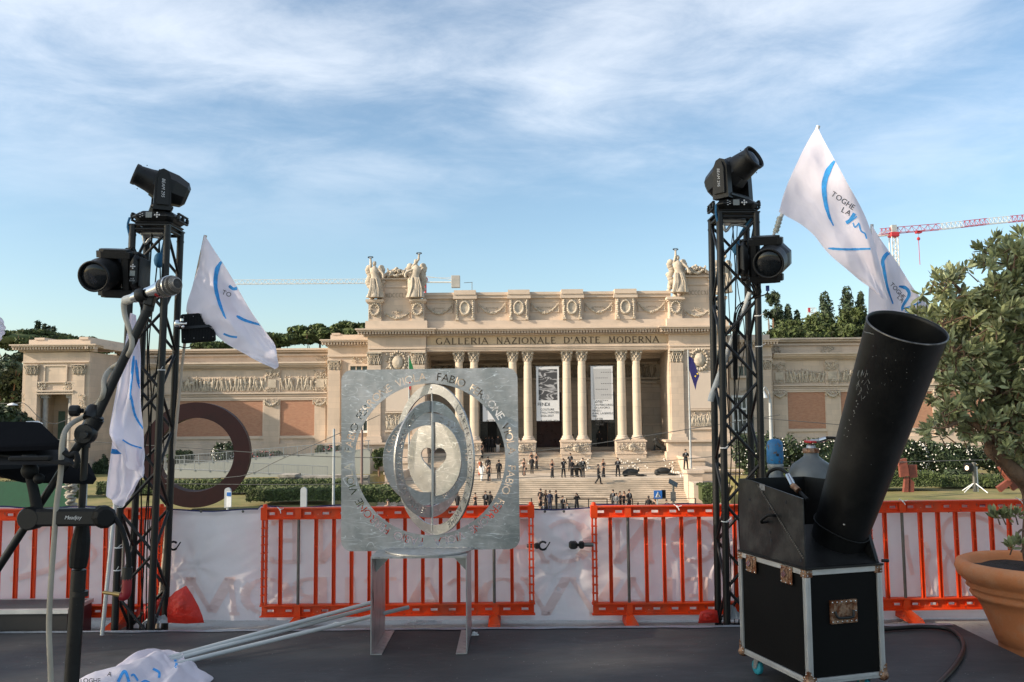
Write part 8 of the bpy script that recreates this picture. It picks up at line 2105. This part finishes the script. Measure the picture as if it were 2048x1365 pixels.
cb = MB(); cb.path([q(a, b, 2.13) for a, b in ((212, 1030), (228, 1036), (243, 1058), (252, 1085), (257, 1115), (257, 1145), (255, 1160))], .0062, 10, 6); cb_o = cb.build('jack_cable', BLACKD, label='short black cable with a red and gold jack plug hanging from the cross bar', cat='cable')
m = MB(); m.tube(q(256, 1135, 2.13), q(254, 1160, 2.13), .011, .0115); m.build('strain_relief', BLACKP, cb_o)
m = MB(); m.path([q(254, 1158, 2.13), q(253, 1180, 2.13), q(250, 1192, 2.13), q(242, 1192, 2.13)], .0115, 12, 3); m.build('red_plug', mat('dark_red_plug', (.22, .008, .015), .4), cb_o)
m = MB(); a, b = q(240, 1190, 2.13), q(205, 1185, 2.13); m.tube(a, a.lerp(b, .35), .0055); m.tube(a.lerp(b, .3), a.lerp(b, .92), .0042); m.tube(a.lerp(b, .92), b, .0045, .002); m.build('gold_jack', BRASS, cb_o)
# ================================================================== OLIVE TREE IN A TERRACOTTA POT
random.seed(14)
DP = 6.95; pcx = P(2080, 1140, DP).x; PM = Matrix.Translation((pcx, DP, -.12)); k_ = 1.0
pt = thing('terracotta_pot', (pcx, DP, -.12), 'large terracotta pot with a thick rolled rim at the right edge of the stage', 'pot')
m = MB(); m.lathe([(.27, 0), (.30, .01), (.315, .05), (.31, .085), (.325, .095), (.37, .22), (.425, .36), (.46, .42), (.485, .43), (.50, .455), (.49, .475), (.505, .495), (.525, .51), (.515, .535), (.545, .56), (.585, .60), (.60, .65), (.585, .70), (.55, .715), (.51, .70), (.49, .66), (.47, .60), (.30, .55), (.05, .55)], PM, 72); m.build('pot_body', TERRA, pt)
m = MB(); n = 24; rg = []
for r in (.49, .40, .30, .2, .1, .01): rg.append([(pcx + r * math.cos(2 * math.pi * j / n), DP + r * math.sin(2 * math.pi * j / n), -.12 + .635 + rnd(-.012, .022)) for j in range(n)])
m.loft(rg, True, True, True)
m.build('soil', SOIL, pt)
ol = thing('olive_tree', (pcx - .02, DP, .52), 'olive tree with twisted trunk and grey-green leaves growing in the terracotta pot', 'tree')
tr = MB()
tk = [V((pcx - .02, DP, .50)), P(2062, 1080, DP), P(2066, 1010, DP), P(2050, 968, 6.93), P(2020, 935, 6.85), P(1990, 908, 6.8), P(1978, 892, 6.8)]
tr.path(tk, lambda f_: .075 - .028 * f_ + .006 * math.sin(f_ * 23), 12, 8)
brs = [[P(1980, 895, 6.8), P(1998, 862, 6.85), P(1993, 820, 6.85), P(1998, 770, 6.9), P(2005, 690, 6.9), P(2002, 620, 6.85), P(2030, 560, 6.8)],
       [P(1979, 893, 6.8), P(1958, 855, 6.7), P(1925, 842, 6.7), P(1895, 855, 6.6)], [P(1997, 840, 6.85), P(2040, 790, 6.9), P(2080, 720, 6.9), P(2100, 640, 6.9)],
       [P(1994, 810, 6.85), P(1960, 770, 6.8), P(1920, 720, 6.75), P(1885, 650, 6.7)], [P(2000, 730, 6.9), P(1980, 695, 6.8), P(1945, 703, 6.7), P(1910, 706, 6.6)], [P(2004, 690, 6.9), P(1975, 640, 6.8), P(1940, 600, 6.75), P(1905, 565, 6.7)],
       [P(2003, 640, 6.88), P(2025, 585, 6.8), P(2035, 520, 6.8)], [P(2050, 790, 6.9), P(2120, 760, 7.1), P(2180, 700, 7.2)], [P(1998, 850, 6.85), P(2040, 860, 6.9), P(2100, 850, 6.95), P(2150, 800, 7)], [P(2062, 1080, DP), P(2045, 1060, 6.8), P(2030, 1075, 6.7)]]
for b in brs: tr.path(b, lambda f_: .034 * (1 - .75 * f_) if b is not brs[-1] else .008, 8, 6)
tips = []
cc = P(2040, 735, 6.9); RX, RY, RZ = 215 * 6.9 / FPX, .62, 235 * 6.9 / FPX
allb = [p for b in brs[:-1] for p in b]
def twig(p, dr, L):
    e = p + dr * L; mid = p + dr * L * .5 + V((rnd(-.03, .03), rnd(-.03, .03), rnd(-.01, .04)))
    tr.path([p, mid, e], lambda f_: .006 * (1 - .7 * f_), 4); return [(mid, dr, .6), (p.lerp(e, .72), dr, .8), (e, dr, 1.0)]
lobes = [(1885, 545, 45, 35), (2000, 520, 60, 50), (2040, 500, 40, 40), (1880, 625, 60, 50), (1940, 590, 70, 60), (1890, 680, 60, 50), (1930, 720, 80, 60), (1900, 770, 70, 55), (1960, 800, 90, 60), (1885, 850, 45, 28), (1930, 850, 60, 40), (2010, 650, 90, 90), (2060, 560, 70, 80), (2080, 700, 100, 120), (2070, 830, 100, 80), (2090, 900, 50, 30), (2040, 912, 45, 28), (2150, 650, 110, 150), (2180, 800, 100, 110), (1960, 640, 70, 60), (2000, 740, 80, 70), (2110, 520, 80, 60), (2010, 860, 70, 40)]
Ltw = []
for px_, py_, rx, ry in lobes:
    nn = int(rx * ry / (165 if px_ < 1960 else 118))
    for i in range(nn):
        while True:
            a, b = rnd(-1, 1), rnd(-1, 1)
            if a * a + b * b < 1: break
        D_ = 6.9 + rnd(-.55, .45) * min(1, rx / 90)
        p = P(px_ + a * rx, py_ + b * ry, D_)
        src = min(allb, key=lambda s: (s - p).length)
        dr = (p - src).normalized() * .7 + V((rnd(-.5, .5), rnd(-.6, .3), rnd(0, .8))); dr.normalize()
        LL = rnd(.08, .17); Ltw += twig(p - dr * (LL + .03), dr, LL)
        if random.random() < .22: tr.path([src, src.lerp(p, .5) + V((rnd(-.04, .04), rnd(-.04, .04), rnd(-.02, .05))), p], lambda f_: .009 * (1 - .55 * f_), 4, 2)
for k in range(4):
    Ltw += twig(P(2000 + k * 12, 1050, 6.75), V((rnd(-.6, .2), -.3, .7)).normalized(), .09)
for px_, py_ in ((2020, 1105), (2042, 1100)):
    for k in range(1): Ltw += twig(P(px_, py_ + 5, 6.7), V((rnd(-.6, .4), -.3, .7)).normalized(), .08)
for px_, py_ in ((1893, 560), (1878, 575), (2035, 500)):
    pass
tr.build('trunk', BARK, ol)
lf = MB(); vs = []; fs = []
def leaf(p, d, L, w):
    d = d.normalized(); n_ = d.orthogonal().normalized(); n_.rotate(Matrix.Rotation(rnd(0, 6.28), 3, d)); s_ = d.cross(n_)
    k = len(vs); m1 = p + d * L * .35 - n_ * L * .03; m2 = p + d * L * .72 - n_ * L * .02; e = p + d * L + n_ * L * .06
    vs.extend([p, m1 + s_ * w * .8 + n_ * w * .25, m1, m1 - s_ * w * .8 + n_ * w * .25, m2 + s_ * w + n_ * w * .25, m2, m2 - s_ * w + n_ * w * .25, e])
    fs.extend([(k, k + 2, k + 1), (k, k + 3, k + 2), (k + 1, k + 2, k + 5, k + 4), (k + 2, k + 3, k + 6, k + 5), (k + 4, k + 5, k + 7), (k + 5, k + 6, k + 7)])
for p, d, f_ in Ltw:
    nl = int(5 + 4 * f_) if f_ > .7 else 3
    for i in range(nl):
        o_ = V((rnd(-1, 1), rnd(-1, 1), rnd(-1, 1))).normalized()
        dd = d * rnd(.5, 1.2) + o_ * .85 + V((0, 0, .15))
        leaf(p + o_ * .006, dd, rnd(.06, .105), rnd(.010, .015))
lf.add([tuple(v) for v in vs], fs, True); lf.build('leaves', OLIVE, ol)
# ================================================================== UNSEEN TREES BEHIND THE PHOTOGRAPHER (added to shade the stage)
for x, y, h, r, lb in ((-32, 1.5, 23.5, 6.2, 'unseen tall pine added to shade the stage, left of the photographer'), (-29.8, -6.6, 23.5, 6.2, 'unseen tall pine added to shade the stage, behind the photographer')):
    tree('added_shade_tree', (x, y, -.12), h, (r, r, r * .95), lb, 'tree', 'unseen pines added to shade the stage', 'airy', LEAFD, trunk=.45, lsize=.45, clumps=26, per=70)
